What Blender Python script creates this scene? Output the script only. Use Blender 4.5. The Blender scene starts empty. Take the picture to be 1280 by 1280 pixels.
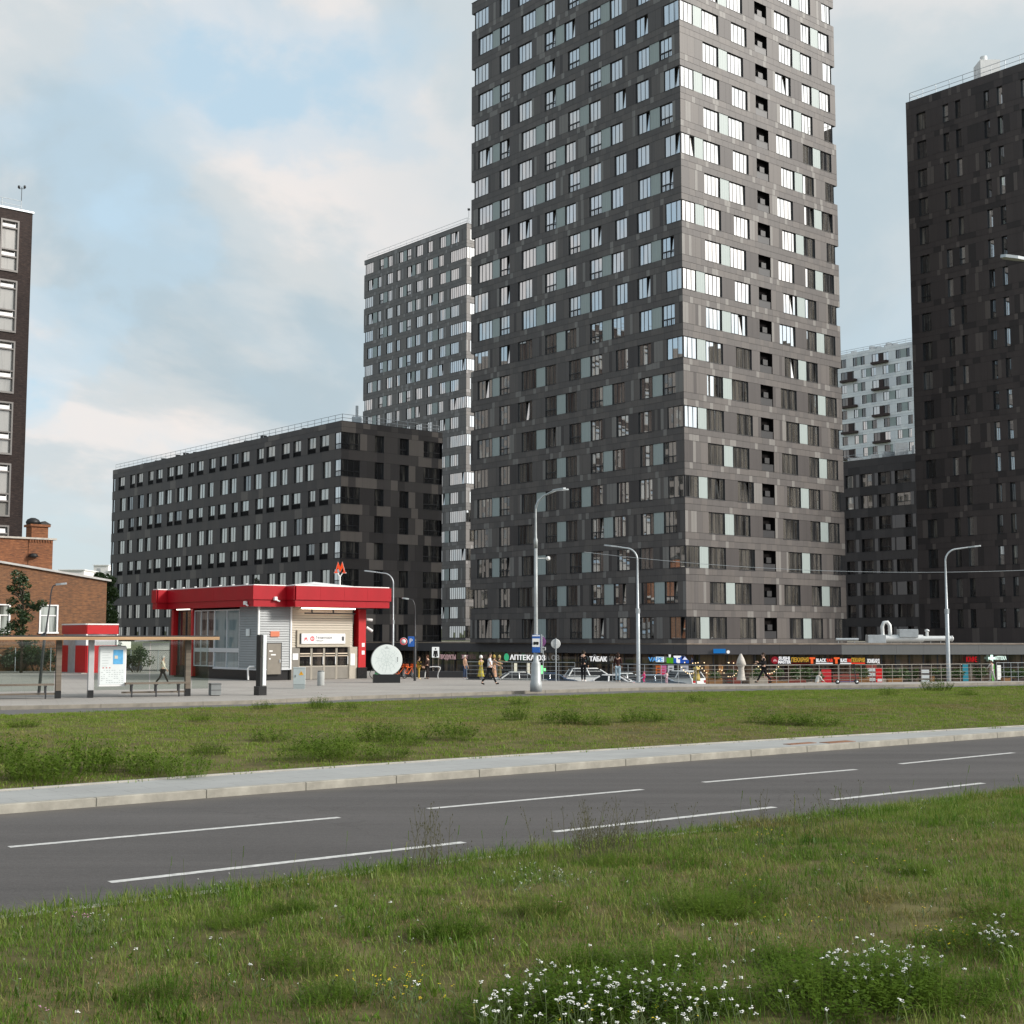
import bpy, bmesh, math, random
from mathutils import Vector, Matrix, noise as mnoise
rnd = random.Random(7)
C = bpy.context.scene.collection
S = bpy.context.scene
PI = math.pi

# ------------------------------------------------------------------ camera
CAMZ = 2.85
cd = bpy.data.cameras.new('camera')
cam = bpy.data.objects.new('camera', cd)
C.objects.link(cam)
cd.sensor_fit = 'HORIZONTAL'
cd.sensor_width = 36.0
cd.lens = 36.0 * 1700.8 / 1280.0
cd.clip_start = 0.2
cd.clip_end = 6000
cam.location = (0, 0, CAMZ)
cam.rotation_euler = (PI / 2 + 0.0915, 0, 0)
S.camera = cam

# ------------------------------------------------------------------ exposure, sun, sky
S.view_settings.view_transform = 'Standard'
S.view_settings.look = 'None'
S.view_settings.exposure = 0.36
S.view_settings.gamma = 1.0
S.view_settings.use_curve_mapping = False
S.cycles.max_bounces = 6
S.cycles.transparent_max_bounces = 8

SUN_AZ = math.radians(104)     # clockwise from +Y: to the right of the camera, a little behind
SUN_EL = math.radians(27)
SUN_DIR = Vector((math.sin(SUN_AZ) * math.cos(SUN_EL), math.cos(SUN_AZ) * math.cos(SUN_EL), math.sin(SUN_EL)))
sl = bpy.data.lights.new('sun', 'SUN')
sl.energy = 3.1
sl.angle = math.radians(10)
sl.color = (1.0, 0.95, 0.88)
sun = bpy.data.objects.new('sun', sl)
C.objects.link(sun)
sun.rotation_euler = (-SUN_DIR).to_track_quat('-Z', 'Y').to_euler()


class NT:
    """small helper to write node trees"""
    def __init__(s, tree):
        s.t = tree
        s.t.nodes.clear()

    def n(s, typ, ins=None, **props):
        nd = s.t.nodes.new(typ)
        for k, v in props.items():
            setattr(nd, k, v)
        for k, v in (ins or {}).items():
            sock = nd.inputs[k]
            if isinstance(v, bpy.types.NodeSocket):
                s.t.links.new(v, sock)
            else:
                sock.default_value = v
        return nd

    def math(s, op, a, b=0.0, clamp=False):
        nd = s.n('ShaderNodeMath', {0: a, 1: b}, operation=op, use_clamp=clamp)
        return nd.outputs[0]

    def ramp(s, fac, stops, interp='LINEAR'):
        nd = s.n('ShaderNodeValToRGB', {0: fac})
        cr = nd.color_ramp
        cr.interpolation = interp
        while len(cr.elements) < len(stops):
            cr.elements.new(0.5)
        for e, (p, c) in zip(cr.elements, stops):
            e.position = p
            e.color = (c[0], c[1], c[2], 1) if not isinstance(c, (int, float)) else (c, c, c, 1)
        return nd.outputs[0]

    def mix(s, fac, a, b, blend='MIX'):
        nd = s.n('ShaderNodeMix', None, data_type='RGBA', blend_type=blend)
        for i, v in ((0, fac), (6, a), (7, b)):
            if isinstance(v, bpy.types.NodeSocket):
                s.t.links.new(v, nd.inputs[i])
            elif i:
                nd.inputs[i].default_value = (v[0], v[1], v[2], 1)
            else:
                nd.inputs[i].default_value = v
        return nd.outputs[2]

    def noise(s, vec, scale, detail=4.0, rough=0.55, dist=0.0):
        nd = s.n('ShaderNodeTexNoise', {'Vector': vec, 'Scale': scale, 'Detail': detail, 'Roughness': rough, 'Distortion': dist})
        return nd.outputs[0]

    def mapping(s, vec, scale=(1, 1, 1), loc=(0, 0, 0), rot=(0, 0, 0)):
        return s.n('ShaderNodeMapping', {'Vector': vec, 'Scale': scale, 'Location': loc, 'Rotation': rot}).outputs[0]


world = bpy.data.worlds.new('World')
S.world = world
world.use_nodes = True
w = NT(world.node_tree)
sky = w.n('ShaderNodeTexSky', sky_type='NISHITA')
sky.sun_disc = False
sky.sun_elevation = SUN_EL
sky.sun_rotation = SUN_AZ
sky.air_density = 1.0
sky.dust_density = 1.2
sky.ozone_density = 1.5
co = w.n('ShaderNodeTexCoord').outputs['Generated']
sp = w.n('ShaderNodeSeparateXYZ', {0: co})
zc = w.math('ADD', w.math('MAXIMUM', sp.outputs[2], 0.0), 0.30)
pl = w.n('ShaderNodeCombineXYZ', {0: w.math('DIVIDE', sp.outputs[0], zc), 1: w.math('DIVIDE', sp.outputs[1], zc), 2: 0.37}).outputs[0]
OFF = (6.84, 8.1)
plm = w.mapping(pl, (1.0, 0.75, 1.0), (OFF[0], OFF[1], 0.0))
n1 = w.noise(plm, 1.35, 10.0, 0.54, 0.30)
n2 = w.noise(w.mapping(pl, (1, .7, 1), (OFF[0] + 2.9, OFF[1] + .2, 0)), 2.3, 9.0, 0.54, 0.3)
n3 = w.noise(w.mapping(pl, (1, .6, 1), (OFF[0] - 3.1, OFF[1] + 1.7, 0)), 1.0, 5.0, 0.5, 0.2)
mask = w.ramp(n1, [(0.42, 0.0), (0.48, 0.45), (0.53, 0.85), (0.62, 1.0)], 'EASE')
shade = w.ramp(n2, [(0.36, (4.3, 5.3, 6.0)), (0.47, (5.9, 6.35, 6.65)), (0.57, (8.1, 7.6, 7.4))], 'EASE')
# a thin grey-blue veil drifting under the rest
veil = w.ramp(n3, [(0.46, 0.0), (0.64, .55)], 'EASE')
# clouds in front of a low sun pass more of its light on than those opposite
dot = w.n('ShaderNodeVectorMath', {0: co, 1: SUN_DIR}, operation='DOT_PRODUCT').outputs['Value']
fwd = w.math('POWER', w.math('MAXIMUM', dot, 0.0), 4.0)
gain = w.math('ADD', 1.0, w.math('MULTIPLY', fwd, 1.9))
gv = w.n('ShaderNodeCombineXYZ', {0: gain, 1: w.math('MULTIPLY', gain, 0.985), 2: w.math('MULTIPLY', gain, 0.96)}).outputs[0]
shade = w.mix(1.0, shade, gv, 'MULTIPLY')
clear = w.mix(1.0, sky.outputs[0], (1.05, 1.12, 1.12), 'MULTIPLY')
clear = w.mix(0.7, clear, (6.0, 7.7, 8.75))
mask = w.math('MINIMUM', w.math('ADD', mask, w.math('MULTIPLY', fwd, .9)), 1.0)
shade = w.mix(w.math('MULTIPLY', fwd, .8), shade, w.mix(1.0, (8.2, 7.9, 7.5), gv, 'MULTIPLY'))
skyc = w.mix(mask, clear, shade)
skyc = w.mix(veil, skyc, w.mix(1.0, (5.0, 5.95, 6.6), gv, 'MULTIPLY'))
# thick hazy air low over the horizon
low = w.ramp(sp.outputs[2], [(0.0, .85), (.055, .45), (.15, .0)], 'EASE')
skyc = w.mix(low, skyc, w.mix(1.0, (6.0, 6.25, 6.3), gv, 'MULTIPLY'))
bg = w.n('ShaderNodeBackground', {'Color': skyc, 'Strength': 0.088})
wo = w.n('ShaderNodeOutputWorld', {'Surface': bg.outputs[0]})

# ------------------------------------------------------------------ camera mathematics used only to choose plausible places
F_, TH_ = 1700.8, 0.0915
AA = 0.8661
RV = Vector((math.sin(AA), math.cos(AA)))      # along the faces that look to the right
LV = Vector((-math.cos(AA), math.sin(AA)))     # along the faces that look to the left
ROT_R = math.atan2(RV.y, RV.x)
ROT_L = math.atan2(-LV.y, -LV.x)


def seen(p):
    X, Y, Z = p[0], p[1], p[2] - CAMZ
    d = Y * math.cos(TH_) + Z * math.sin(TH_)
    u = -Y * math.sin(TH_) + Z * math.cos(TH_)
    return 640 + F_ * X / d, 640 - F_ * u / d, d


def G(x, y, z=0.15):
    """photo pixel -> point on the ground at height z"""
    cx, cy = (x - 640) / F_, (640 - y) / F_
    ry = math.cos(TH_) - cy * math.sin(TH_)
    rz = math.sin(TH_) + cy * math.cos(TH_)
    t = (z - CAMZ) / rz
    return Vector((cx * t, ry * t, z))


def AT(x, y, Y):
    cx, cy = (x - 640) / F_, (640 - y) / F_
    ry = math.cos(TH_) - cy * math.sin(TH_)
    rz = math.sin(TH_) + cy * math.cos(TH_)
    t = Y / ry
    return Vector((cx * t, Y, CAMZ + rz * t))


# ------------------------------------------------------------------ mesh helpers
class MB:
    def __init__(s):
        s.v, s.f, s.m, s.sm = [], [], [], []

    def face(s, pts, m=0, smooth=False):
        b = len(s.v)
        s.v.extend(tuple(p) for p in pts)
        s.f.append(tuple(range(b, b + len(pts))))
        s.m.append(m)
        s.sm.append(smooth)

    def raw(s, vs, fs, m=0, smooth=False, M=None):
        b = len(s.v)
        if M is not None:
            vs = [tuple(M @ Vector(p)) for p in vs]
        s.v.extend(tuple(p) for p in vs)
        for f in fs:
            s.f.append(tuple(i + b for i in f))
            s.m.append(m)
            s.sm.append(smooth)

    def add(s, o, M=None):
        b = len(s.v)
        s.v.extend(o.v if M is None else [tuple(M @ Vector(p)) for p in o.v])
        s.f.extend(tuple(i + b for i in f) for f in o.f)
        s.m.extend(o.m)
        s.sm.extend(o.sm)

    def box(s, x0, y0, z0, x1, y1, z1, m=0, M=None):
        x0, x1 = min(x0, x1), max(x0, x1)
        y0, y1 = min(y0, y1), max(y0, y1)
        z0, z1 = min(z0, z1), max(z0, z1)
        vs = [(x0, y0, z0), (x1, y0, z0), (x1, y1, z0), (x0, y1, z0), (x0, y0, z1), (x1, y0, z1), (x1, y1, z1), (x0, y1, z1)]
        fs = [(0, 3, 2, 1), (4, 5, 6, 7), (0, 1, 5, 4), (1, 2, 6, 5), (2, 3, 7, 6), (3, 0, 4, 7)]
        s.raw(vs, fs, m, False, M)

    def bbox(s, x0, y0, z0, x1, y1, z1, b=0.01, m=0, M=None):
        """box with chamfered vertical and top edges"""
        pts = [(x0 + b, y0), (x1 - b, y0), (x1, y0 + b), (x1, y1 - b), (x1 - b, y1), (x0 + b, y1), (x0, y1 - b), (x0, y0 + b)]
        cx, cy = (x0 + x1) / 2, (y0 + y1) / 2
        top = [(cx + (p[0] - cx) * (1 - 2 * b / max(abs(x1 - x0), .01)), cy + (p[1] - cy) * (1 - 2 * b / max(abs(y1 - y0), .01))) for p in pts]
        vs = [(p[0], p[1], z0) for p in pts] + [(p[0], p[1], z1 - b) for p in pts] + [(p[0], p[1], z1) for p in top]
        fs = [tuple(reversed(range(8))), tuple(range(16, 24))]
        for r in (0, 8):
            for i in range(8):
                j = (i + 1) % 8
                fs.append((r + i, r + j, r + 8 + j, r + 8 + i))
        s.raw(vs, fs, m, False, M)

    def tube(s, pts, rads, n=8, m=0, smooth=True, cap=True):
        pts = [Vector(p) for p in pts]
        if isinstance(rads, (int, float)):
            rads = [rads] * len(pts)
        vs, fs = [], []
        prev = None
        for i, p in enumerate(pts):
            a = pts[max(i - 1, 0)]
            c = pts[min(i + 1, len(pts) - 1)]
            d = (c - a)
            d = d.normalized() if d.length > 1e-9 else Vector((0, 0, 1))
            if prev is None:
                up = Vector((0, 0, 1)) if abs(d.z) < .9 else Vector((1, 0, 0))
                e1 = d.cross(up).normalized()
            else:
                e1 = (prev - d * prev.dot(d)).normalized()
            prev = e1
            e2 = d.cross(e1)
            for k in range(n):
                t = 2 * PI * k / n
                vs.append(tuple(p + (e1 * math.cos(t) + e2 * math.sin(t)) * rads[i]))
        for i in range(len(pts) - 1):
            for k in range(n):
                k2 = (k + 1) % n
                fs.append((i * n + k, i * n + k2, (i + 1) * n + k2, (i + 1) * n + k))
        s.raw(vs, fs, m, smooth)
        if cap:
            s.raw(vs[:n], [tuple(reversed(range(n)))], m)
            s.raw(vs[-n:], [tuple(range(n))], m)

    def lathe(s, prof, n=16, m=0, M=None, smooth=True):
        vs, fs = [], []
        for r, z in prof:
            for k in range(n):
                t = 2 * PI * k / n
                vs.append((r * math.cos(t), r * math.sin(t), z))
        for i in range(len(prof) - 1):
            for k in range(n):
                k2 = (k + 1) % n
                fs.append((i * n + k, i * n + k2, (i + 1) * n + k2, (i + 1) * n + k))
        fs.append(tuple(reversed(range(n))))
        fs.append(tuple(range((len(prof) - 1) * n, len(prof) * n)))
        s.raw(vs, fs, m, smooth, M)

    def prism(s, poly, z0, z1, m=0, M=None, mtop=None):
        n = len(poly)
        vs = [(p[0], p[1], z0) for p in poly] + [(p[0], p[1], z1) for p in poly]
        s.raw(vs, [(i, (i + 1) % n, n + (i + 1) % n, n + i) for i in range(n)] + [tuple(reversed(range(n)))], m, False, M)
        s.raw(vs[n:], [tuple(range(n))], m if mtop is None else mtop, False, M)

    def vprism(s, poly, y0, y1, m=0, M=None):
        """outline in x,z extruded in y"""
        n = len(poly)
        vs = [(p[0], y0, p[1]) for p in poly] + [(p[0], y1, p[1]) for p in poly]
        fs = [tuple(range(n)), tuple(reversed(range(n, 2 * n)))] + [(i, n + i, n + (i + 1) % n, (i + 1) % n) for i in range(n)]
        s.raw(vs, fs, m, False, M)

    def mesh(s, name, mats):
        me = bpy.data.meshes.new(name)
        me.from_pydata(s.v, [], s.f)
        for mm in (mats if isinstance(mats, (list, tuple)) else [mats]):
            me.materials.append(mm)
        me.polygons.foreach_set('material_index', s.m)
        me.polygons.foreach_set('use_smooth', s.sm)
        me.update()
        return me

    def build(s, name, mats, parent=None, loc=None, rotz=0.0):
        o = bpy.data.objects.new(name, s.mesh(name, mats))
        C.objects.link(o)
        if parent:
            o.parent = parent
        if loc is not None:
            o.location = loc
        o.rotation_euler = (0, 0, rotz)
        return o


def tag(o, label=None, cat=None, group=None, kind=None):
    if label:
        o['label'] = label
    if cat:
        o['category'] = cat
    if group:
        o['group'] = group
    if kind:
        o['kind'] = kind
    return o


def thing(name, label, cat, loc=(0, 0, 0), rotz=0.0, group=None):
    o = bpy.data.objects.new(name, None)
    o.empty_display_size = 0.3
    C.objects.link(o)
    o.location = loc
    o.rotation_euler = (0, 0, rotz)
    return tag(o, label, cat, group)


def inst(name, me, parent, loc, rotz=0.0):
    o = bpy.data.objects.new(name, me)
    C.objects.link(o)
    o.parent = parent
    o.location = loc
    o.rotation_euler = (0, 0, rotz)
    return o


def copy_tree(o, parent=None):
    c = o.copy()
    C.objects.link(c)
    if parent:
        c.parent = parent
    for ch in list(o.children):
        copy_tree(ch, c)
    return c


# ------------------------------------------------------------------ materials
def mat(name, col, rough=0.6, spec=0.4, metal=0.0, var=0.0, vscale=3.0, stretch=(1, 1, 1), bump=0.0, bscale=40.0, col2=None, coat=0.0):
    m = bpy.data.materials.new(name)
    m.use_nodes = True
    t = NT(m.node_tree)
    out = t.n('ShaderNodeOutputMaterial')
    p = t.n('ShaderNodeBsdfPrincipled', {'Roughness': rough, 'Specular IOR Level': spec, 'Metallic': metal, 'Coat Weight': coat})
    t.t.links.new(p.outputs[0], out.inputs[0])
    oc = t.n('ShaderNodeTexCoord').outputs['Object']
    if var or col2:
        v = t.mapping(oc, stretch)
        nz = t.noise(v, vscale, 6.0, 0.6)
        c2 = col2 or tuple(max(0, c * (1 - var)) for c in col)
        c1 = col if col2 else tuple(c * (1 + var) for c in col)
        t.t.links.new(t.ramp(nz, [(0.3, c2), (0.7, c1)]), p.inputs['Base Color'])
    else:
        p.inputs['Base Color'].default_value = (*col, 1)
    if bump:
        bn = t.n('ShaderNodeBump', {'Height': t.noise(oc, bscale, 4.0), 'Strength': bump, 'Distance': 0.02})
        t.t.links.new(bn.outputs[0], p.inputs['Normal'])
    return m


def emis(name, col, strength):
    m = bpy.data.materials.new(name)
    m.use_nodes = True
    t = NT(m.node_tree)
    e = t.n('ShaderNodeEmission', {'Color': (*col, 1), 'Strength': strength})
    t.n('ShaderNodeOutputMaterial', {'Surface': e.outputs[0]})
    return m


def glassmat(name, dark=(0.012, 0.012, 0.013), light=(0.235, 0.215, 0.185), refl=(0.50, 0.88), tint=(0.95, 0.97, 0.99), cut=0.47, rough=0.015):
    """coated window glass seen from outdoors: curtains and dark rooms behind a mirror-like coat"""
    m = bpy.data.materials.new(name)
    m.use_nodes = True
    t = NT(m.node_tree)
    oi = t.n('ShaderNodeObjectInfo')
    oc = t.n('ShaderNodeTexCoord').outputs['Object']
    off = t.n('ShaderNodeCombineXYZ', {0: t.math('MULTIPLY', oi.outputs['Random'], 91.0), 1: 0.0, 2: t.math('MULTIPLY', oi.outputs['Random'], 37.0)}).outputs[0]
    ov = t.n('ShaderNodeVectorMath', {0: t.mapping(oc, (1.6, 0.0, 0.12)), 1: off}, operation='ADD').outputs[0]
    big = t.noise(ov, 1.0, 2.0, 0.4)
    fine = t.noise(t.n('ShaderNodeVectorMath', {0: t.mapping(oc, (14, 0.0, 0.5)), 1: off}, operation='ADD').outputs[0], 1.0, 3.0, 0.6)
    k = t.math('ADD', t.math('MULTIPLY', big, 0.75), t.math('MULTIPLY', fine, 0.3))
    colr = t.ramp(k, [(cut - 0.04, dark), (cut + 0.03, tuple((a + b) * .38 for a, b in zip(dark, light))), (cut + 0.14, light)])
    df = t.n('ShaderNodeBsdfDiffuse', {'Color': colr})
    gl = t.n('ShaderNodeBsdfGlossy', {'Color': (*tint, 1), 'Roughness': rough})
    lw = t.n('ShaderNodeLayerWeight', {'Blend': 0.35}).outputs['Facing']
    fac = t.n('ShaderNodeMapRange', {'Value': lw, 'To Min': refl[0], 'To Max': refl[1]}).outputs[0]
    mx = t.n('ShaderNodeMixShader', {0: fac, 1: df.outputs[0], 2: gl.outputs[0]})
    t.n('ShaderNodeOutputMaterial', {'Surface': mx.outputs[0]})
    return m


def panelmat(name, col, rough=0.5, spec=0.35, var=0.16, rib=0.10):
    """fibre panels: faint vertical ribbing, weathering in soft vertical streaks"""
    m = bpy.data.materials.new(name)
    m.use_nodes = True
    t = NT(m.node_tree)
    oc = t.n('ShaderNodeTexCoord').outputs['Object']
    a = t.noise(t.mapping(oc, (1.3, 1.3, 0.10)), 1.0, 5.0, 0.6)
    b = t.noise(t.mapping(oc, (9.0, 9.0, 0.05)), 1.0, 2.0, 0.6)
    c = t.noise(t.mapping(oc, (0.10, 0.10, 0.06)), 1.0, 3.0, 0.5)
    k = t.math('ADD', t.math('ADD', t.math('MULTIPLY', a, 2 * var), t.math('MULTIPLY', b, 2 * rib)), t.math('MULTIPLY', c, 1.4 * var))
    k = t.math('ADD', t.math('SUBTRACT', k, 1.7 * var + rib), 1.0)
    kc = t.n('ShaderNodeCombineXYZ', {0: k, 1: k, 2: k}).outputs[0]
    base = t.mix(1.0, (*col,), kc, 'MULTIPLY')
    bump = t.n('ShaderNodeBump', {'Height': b, 'Strength': 0.25, 'Distance': 0.01})
    p = t.n('ShaderNodeBsdfPrincipled', {'Base Color': base, 'Roughness': rough, 'Specular IOR Level': spec, 'Normal': bump.outputs[0]})
    t.n('ShaderNodeOutputMaterial', {'Surface': p.outputs[0]})
    return m


def brickmat(name, c1, c2, c3, mortar, bw=0.25, bh=0.075, squash=1.0):
    m = bpy.data.materials.new(name)
    m.use_nodes = True
    t = NT(m.node_tree)
    oc = t.n('ShaderNodeTexCoord').outputs['Object']
    s = t.n('ShaderNodeSeparateXYZ', {0: oc})
    v = t.n('ShaderNodeCombineXYZ', {0: t.math('ADD', s.outputs[0], s.outputs[1]), 1: s.outputs[2], 2: 0.0}).outputs[0]
    big = t.noise(oc, 0.35, 5.0, 0.6)
    # tones run in short streaks along the courses
    wn = t.noise(t.mapping(v, (2.4, 9.0, 1)), 1.0, 4.0, .65)
    k = t.math('ADD', t.math('MULTIPLY', t.math('SUBTRACT', wn, .5), 1.5), t.math('ADD', t.math('MULTIPLY', big, 0.5), .28))
    tone = t.ramp(k, [(0.25, c3), (0.55, c1), (0.85, c2)])
    br = t.n('ShaderNodeTexBrick', {'Vector': v, 'Color1': tone, 'Color2': t.mix(0.2, tone, (0.05, 0.03, 0.02)), 'Mortar': (*mortar, 1), 'Scale': 1.0, 'Mortar Size': 0.008, 'Brick Width': bw, 'Row Height': bh})
    bump = t.n('ShaderNodeBump', {'Height': br.outputs['Fac'], 'Strength': 0.4, 'Distance': -0.01})
    p = t.n('ShaderNodeBsdfPrincipled', {'Base Color': br.outputs[0], 'Roughness': 0.85, 'Specular IOR Level': 0.2, 'Normal': bump.outputs[0]})
    t.n('ShaderNodeOutputMaterial', {'Surface': p.outputs[0]})
    return m


M = {}
M['dark_metal'] = mat('dark_metal', (0.022, 0.022, 0.024), 0.45, 0.5)
M['frame'] = mat('window_frame', (0.03, 0.03, 0.033), 0.4, 0.5)
M['black'] = mat('black_paint', (0.012, 0.012, 0.012), 0.5)
M['room'] = mat('dark_room', (0.012, 0.011, 0.011), 0.9, 0.0)
M['glass'] = glassmat('window_glass')
M['glass_dim'] = glassmat('window_glass_dim', refl=(0.10, 0.5), cut=0.58)
M['car_glass'] = mat('car_glass', (0.014, 0.016, 0.018), .12, .25)
M['glass_warm'] = glassmat('window_glass_warm', tint=(1.0, .98, .94), refl=(.32, .66))
M['teal'] = panelmat('teal_panel', (0.335, 0.390, 0.380), 0.45, 0.4, 0.05, 0.09)
TOWER_TONES = [panelmat('tower_panel', (0.094, 0.085, 0.082), rib=.17), panelmat('tower_panel_warm', (0.113, 0.101, 0.095), rib=.17),
               panelmat('tower_panel_light', (0.190, 0.180, 0.170), rib=.16), panelmat('tower_panel_dark', (0.058, 0.051, 0.050), rib=.14)]
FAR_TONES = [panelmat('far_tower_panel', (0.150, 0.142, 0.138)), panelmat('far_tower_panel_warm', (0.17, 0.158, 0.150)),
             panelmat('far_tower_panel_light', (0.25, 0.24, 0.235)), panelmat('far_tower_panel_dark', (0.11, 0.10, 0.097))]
SLAB_TONES = [panelmat('slab_panel', (0.072, 0.063, 0.062)), panelmat('slab_panel_warm', (0.085, 0.073, 0.069)),
              panelmat('slab_panel_light', (0.155, 0.135, 0.122)), panelmat('slab_panel_dark', (0.040, 0.035, 0.034))]
DARK_TONES = [panelmat('dark_tower_panel', (0.064, 0.053, 0.052)), panelmat('dark_tower_panel_warm', (0.070, 0.058, 0.056)),
              panelmat('dark_tower_panel_light', (0.118, 0.100, 0.093)), panelmat('dark_tower_panel_dark', (0.042, 0.036, 0.036))]
WHITE_TONES = [panelmat('white_panel', (0.76, 0.78, 0.80), var=0.04, rib=0.03), panelmat('white_panel_warm', (0.80, 0.81, 0.82), var=0.04, rib=0.03),
               panelmat('white_panel_light', (0.84, 0.85, 0.86), var=0.04, rib=0.03), panelmat('white_panel_grey', (0.70, 0.72, 0.75), var=0.04, rib=0.03)]
CHECK_TONES = [panelmat('block_panel', (0.058, 0.052, 0.052)), panelmat('block_panel_warm', (0.068, 0.061, 0.060)),
               panelmat('block_panel_light', (0.19, 0.178, 0.176)), panelmat('block_panel_dark', (0.040, 0.036, 0.036))]
M['brown_balcony'] = mat('brown_balcony', (0.05, 0.032, 0.03), 0.7)
M['concrete'] = mat('concrete', (0.36, 0.34, 0.31), 0.85, 0.2, var=0.12, vscale=2.0, bump=0.2)
M['zinc'] = mat('galvanised_steel', (0.42, 0.45, 0.47), 0.42, 0.5, 0.55, var=0.12, vscale=2.5)
M['white_paint'] = mat('white_paint', (0.74, 0.74, 0.73), 0.45, 0.4, var=0.05, vscale=2.0)
M['roof_grey'] = mat('roof_sheet', (0.30, 0.30, 0.30), 0.7, 0.3, var=0.15)
M['red'] = mat('red_enamel', (0.33, 0.003, 0.010), 0.36, 0.4, var=0.08, vscale=0.8)
M['red_bright'] = mat('red_paint', (0.44, 0.006, 0.010), 0.4, 0.5, var=0.08)
M['plinth'] = mat('black_granite', (0.014, 0.014, 0.015), 0.25, 0.5)
M['wood'] = mat('timber', (0.42, 0.27, 0.15), 0.6, 0.3, var=0.25, vscale=2.0, stretch=(0.3, 6, 6))
M['wood_dark'] = mat('weathered_timber', (0.15, 0.125, 0.10), 0.7, 0.2, var=0.3, vscale=2.0, stretch=(0.3, 6, 6))
M['bark'] = mat('bark', (0.07, 0.055, 0.045), 0.9, 0.1, var=0.3, vscale=8)
M['rubber'] = mat('rubber', (0.018, 0.018, 0.018), 0.8, 0.2)
M['blue_sign'] = mat('blue_sign', (0.02, 0.10, 0.38), 0.4, 0.4)
M['paper'] = mat('pale_paper', (0.66, 0.70, 0.70), 0.6, 0.2, var=0.03)

def place_on(face_rot, origin, x, z, y=0.0):
    c, s = math.cos(face_rot), math.sin(face_rot)
    return Vector((origin[0] + c * x - s * y, origin[1] + s * x + c * y, z))

# ------------------------------------------------------------------ facades
WIN_CACHE = {}


def win_frame_mb(w, h, n, rec, rail, depth=0.14, bar=0.042, casing=0, open_side=0):
    """lining of the opening, casing and mullions; x 0..w, z 0..h, y inwards"""
    b = MB()
    d = rec + depth
    if open_side != 1:
        b.face([(0, 0, 0), (0, d, 0), (0, d, h), (0, 0, h)], casing)
    if open_side != 2:
        b.face([(w, 0, 0), (w, 0, h), (w, d, h), (w, d, 0)], casing)
    b.face([(0, 0, h), (0, d, h), (w, d, h), (w, 0, h)], casing)
    b.face([(0, 0, 0), (w, 0, 0), (w, d, 0), (0, d, 0)], casing)
    b.face([(0, d + .35, 0), (w, d + .35, 0), (w, d + .35, h), (0, d + .35, h)], 1)
    b.box(0.002, rec, 0.002, bar, rec + .06, h - .002)
    b.box(w - bar, rec, 0.002, w - .002, rec + .06, h - .002)
    b.box(bar, rec + .002, 0.002, w - bar, rec + .058, bar)
    b.box(bar, rec + .002, h - bar, w - bar, rec + .058, h - .002)
    for i in range(1, n):
        x = w * i / n
        b.box(x - bar * .5, rec + .004, bar, x + bar * .5, rec + .056, h - bar)
    if not open_side:
        b.box(-.03, -.03, -.045, w + .03, rec, -.004)
    if rail:
        b.box(0.01, rec - .06, h * .30, w - .01, rec - .02, h * .34)
        k = max(3, int(w / .16))
        for i in range(k + 1):
            x = 0.02 + (w - .04) * i / k
            b.box(x - .008, rec - .045, .01, x + .008, rec - .03, h * .30)
        if rail == 2:
            b.face([(.02, rec - .026, .01), (w - .02, rec - .026, .01), (w - .02, rec - .026, h * .30), (.02, rec - .026, h * .30)], 1)
    return b


def win_pane_mb(w, h, n, rec, seed, tilt=True, depth=0.14):
    r = random.Random(seed)
    b = MB()
    y = rec + .032
    for i in range(n):
        x0, x1 = w * i / n + .022, w * (i + 1) / n - .022
        z0, z1 = .045, h - .045
        tx, tz = r.gauss(0, .0045), r.gauss(0, .0045)
        if tilt and r.random() < .04:
            q = math.radians(r.uniform(4, 7)) * (z1 - z0)      # tipped open at the top
            b.face([(x0, y, z0), (x1, y, z0), (x1, y + q, z1), (x0, y + q, z1)])
            continue
        cx, hz = (x0 + x1) / 2, (z0 + z1) / 2
        pts = []
        for (x, z) in ((x0, z0), (x1, z0), (x1, z1), (x0, z1)):
            pts.append((x, y + (x - cx) * tx + (z - hz) * tz, z))
        b.face(pts)
    return b


def win_cached(kind, w, h, n, rec, rail, seed, frame_mats, pane_mat):
    key = (kind, round(w, 2), h, n, rec, rail, frame_mats[0].name)
    if key not in WIN_CACHE:
        WIN_CACHE[key] = win_frame_mb(w, h, n, rec, rail, open_side={'o1': 1, 'o2': 2}.get(kind, 0)).mesh('window_frame', frame_mats)
    k2 = ('p', round(w, 2), h, n, rec, seed, pane_mat.name)
    if k2 not in WIN_CACHE:
        WIN_CACHE[k2] = win_pane_mb(w, h, n, rec, seed).mesh('window_panes', [pane_mat])
    return WIN_CACHE[key], WIN_CACHE[k2]


def cut(x0, x1, ops):
    """free intervals of [x0,x1] between the openings"""
    out, x = [], x0
    for a, b in sorted(ops):
        if a > x + .02:
            out.append((x, a))
        x = max(x, b)
    if x < x1 - .02:
        out.append((x, x1))
    return out


def panels(b, x0, x1, z0, z1, r, pick, wd=(.5, 1.1), gx=.006, gz=.012, back=4):
    b.face([(x0, .05, z0), (x1, .05, z0), (x1, .05, z1), (x0, .05, z1)], back)
    x = x0
    while x < x1 - .01:
        tone, ww = pick(r, (x0 + x1) / 2, (z0 + z1) / 2, z1 - z0)
        xe = x + (ww or r.uniform(*wd))
        if xe > x1 - .25:
            xe = x1
        y = 0.0 if tone != 2 else -.004
        b.face([(x + gx, y, z0 + gz), (xe - gx, y, z0 + gz), (xe - gx, y, z1 - gz), (x + gx, y, z1 - gz)], tone)
        x = xe


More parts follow.
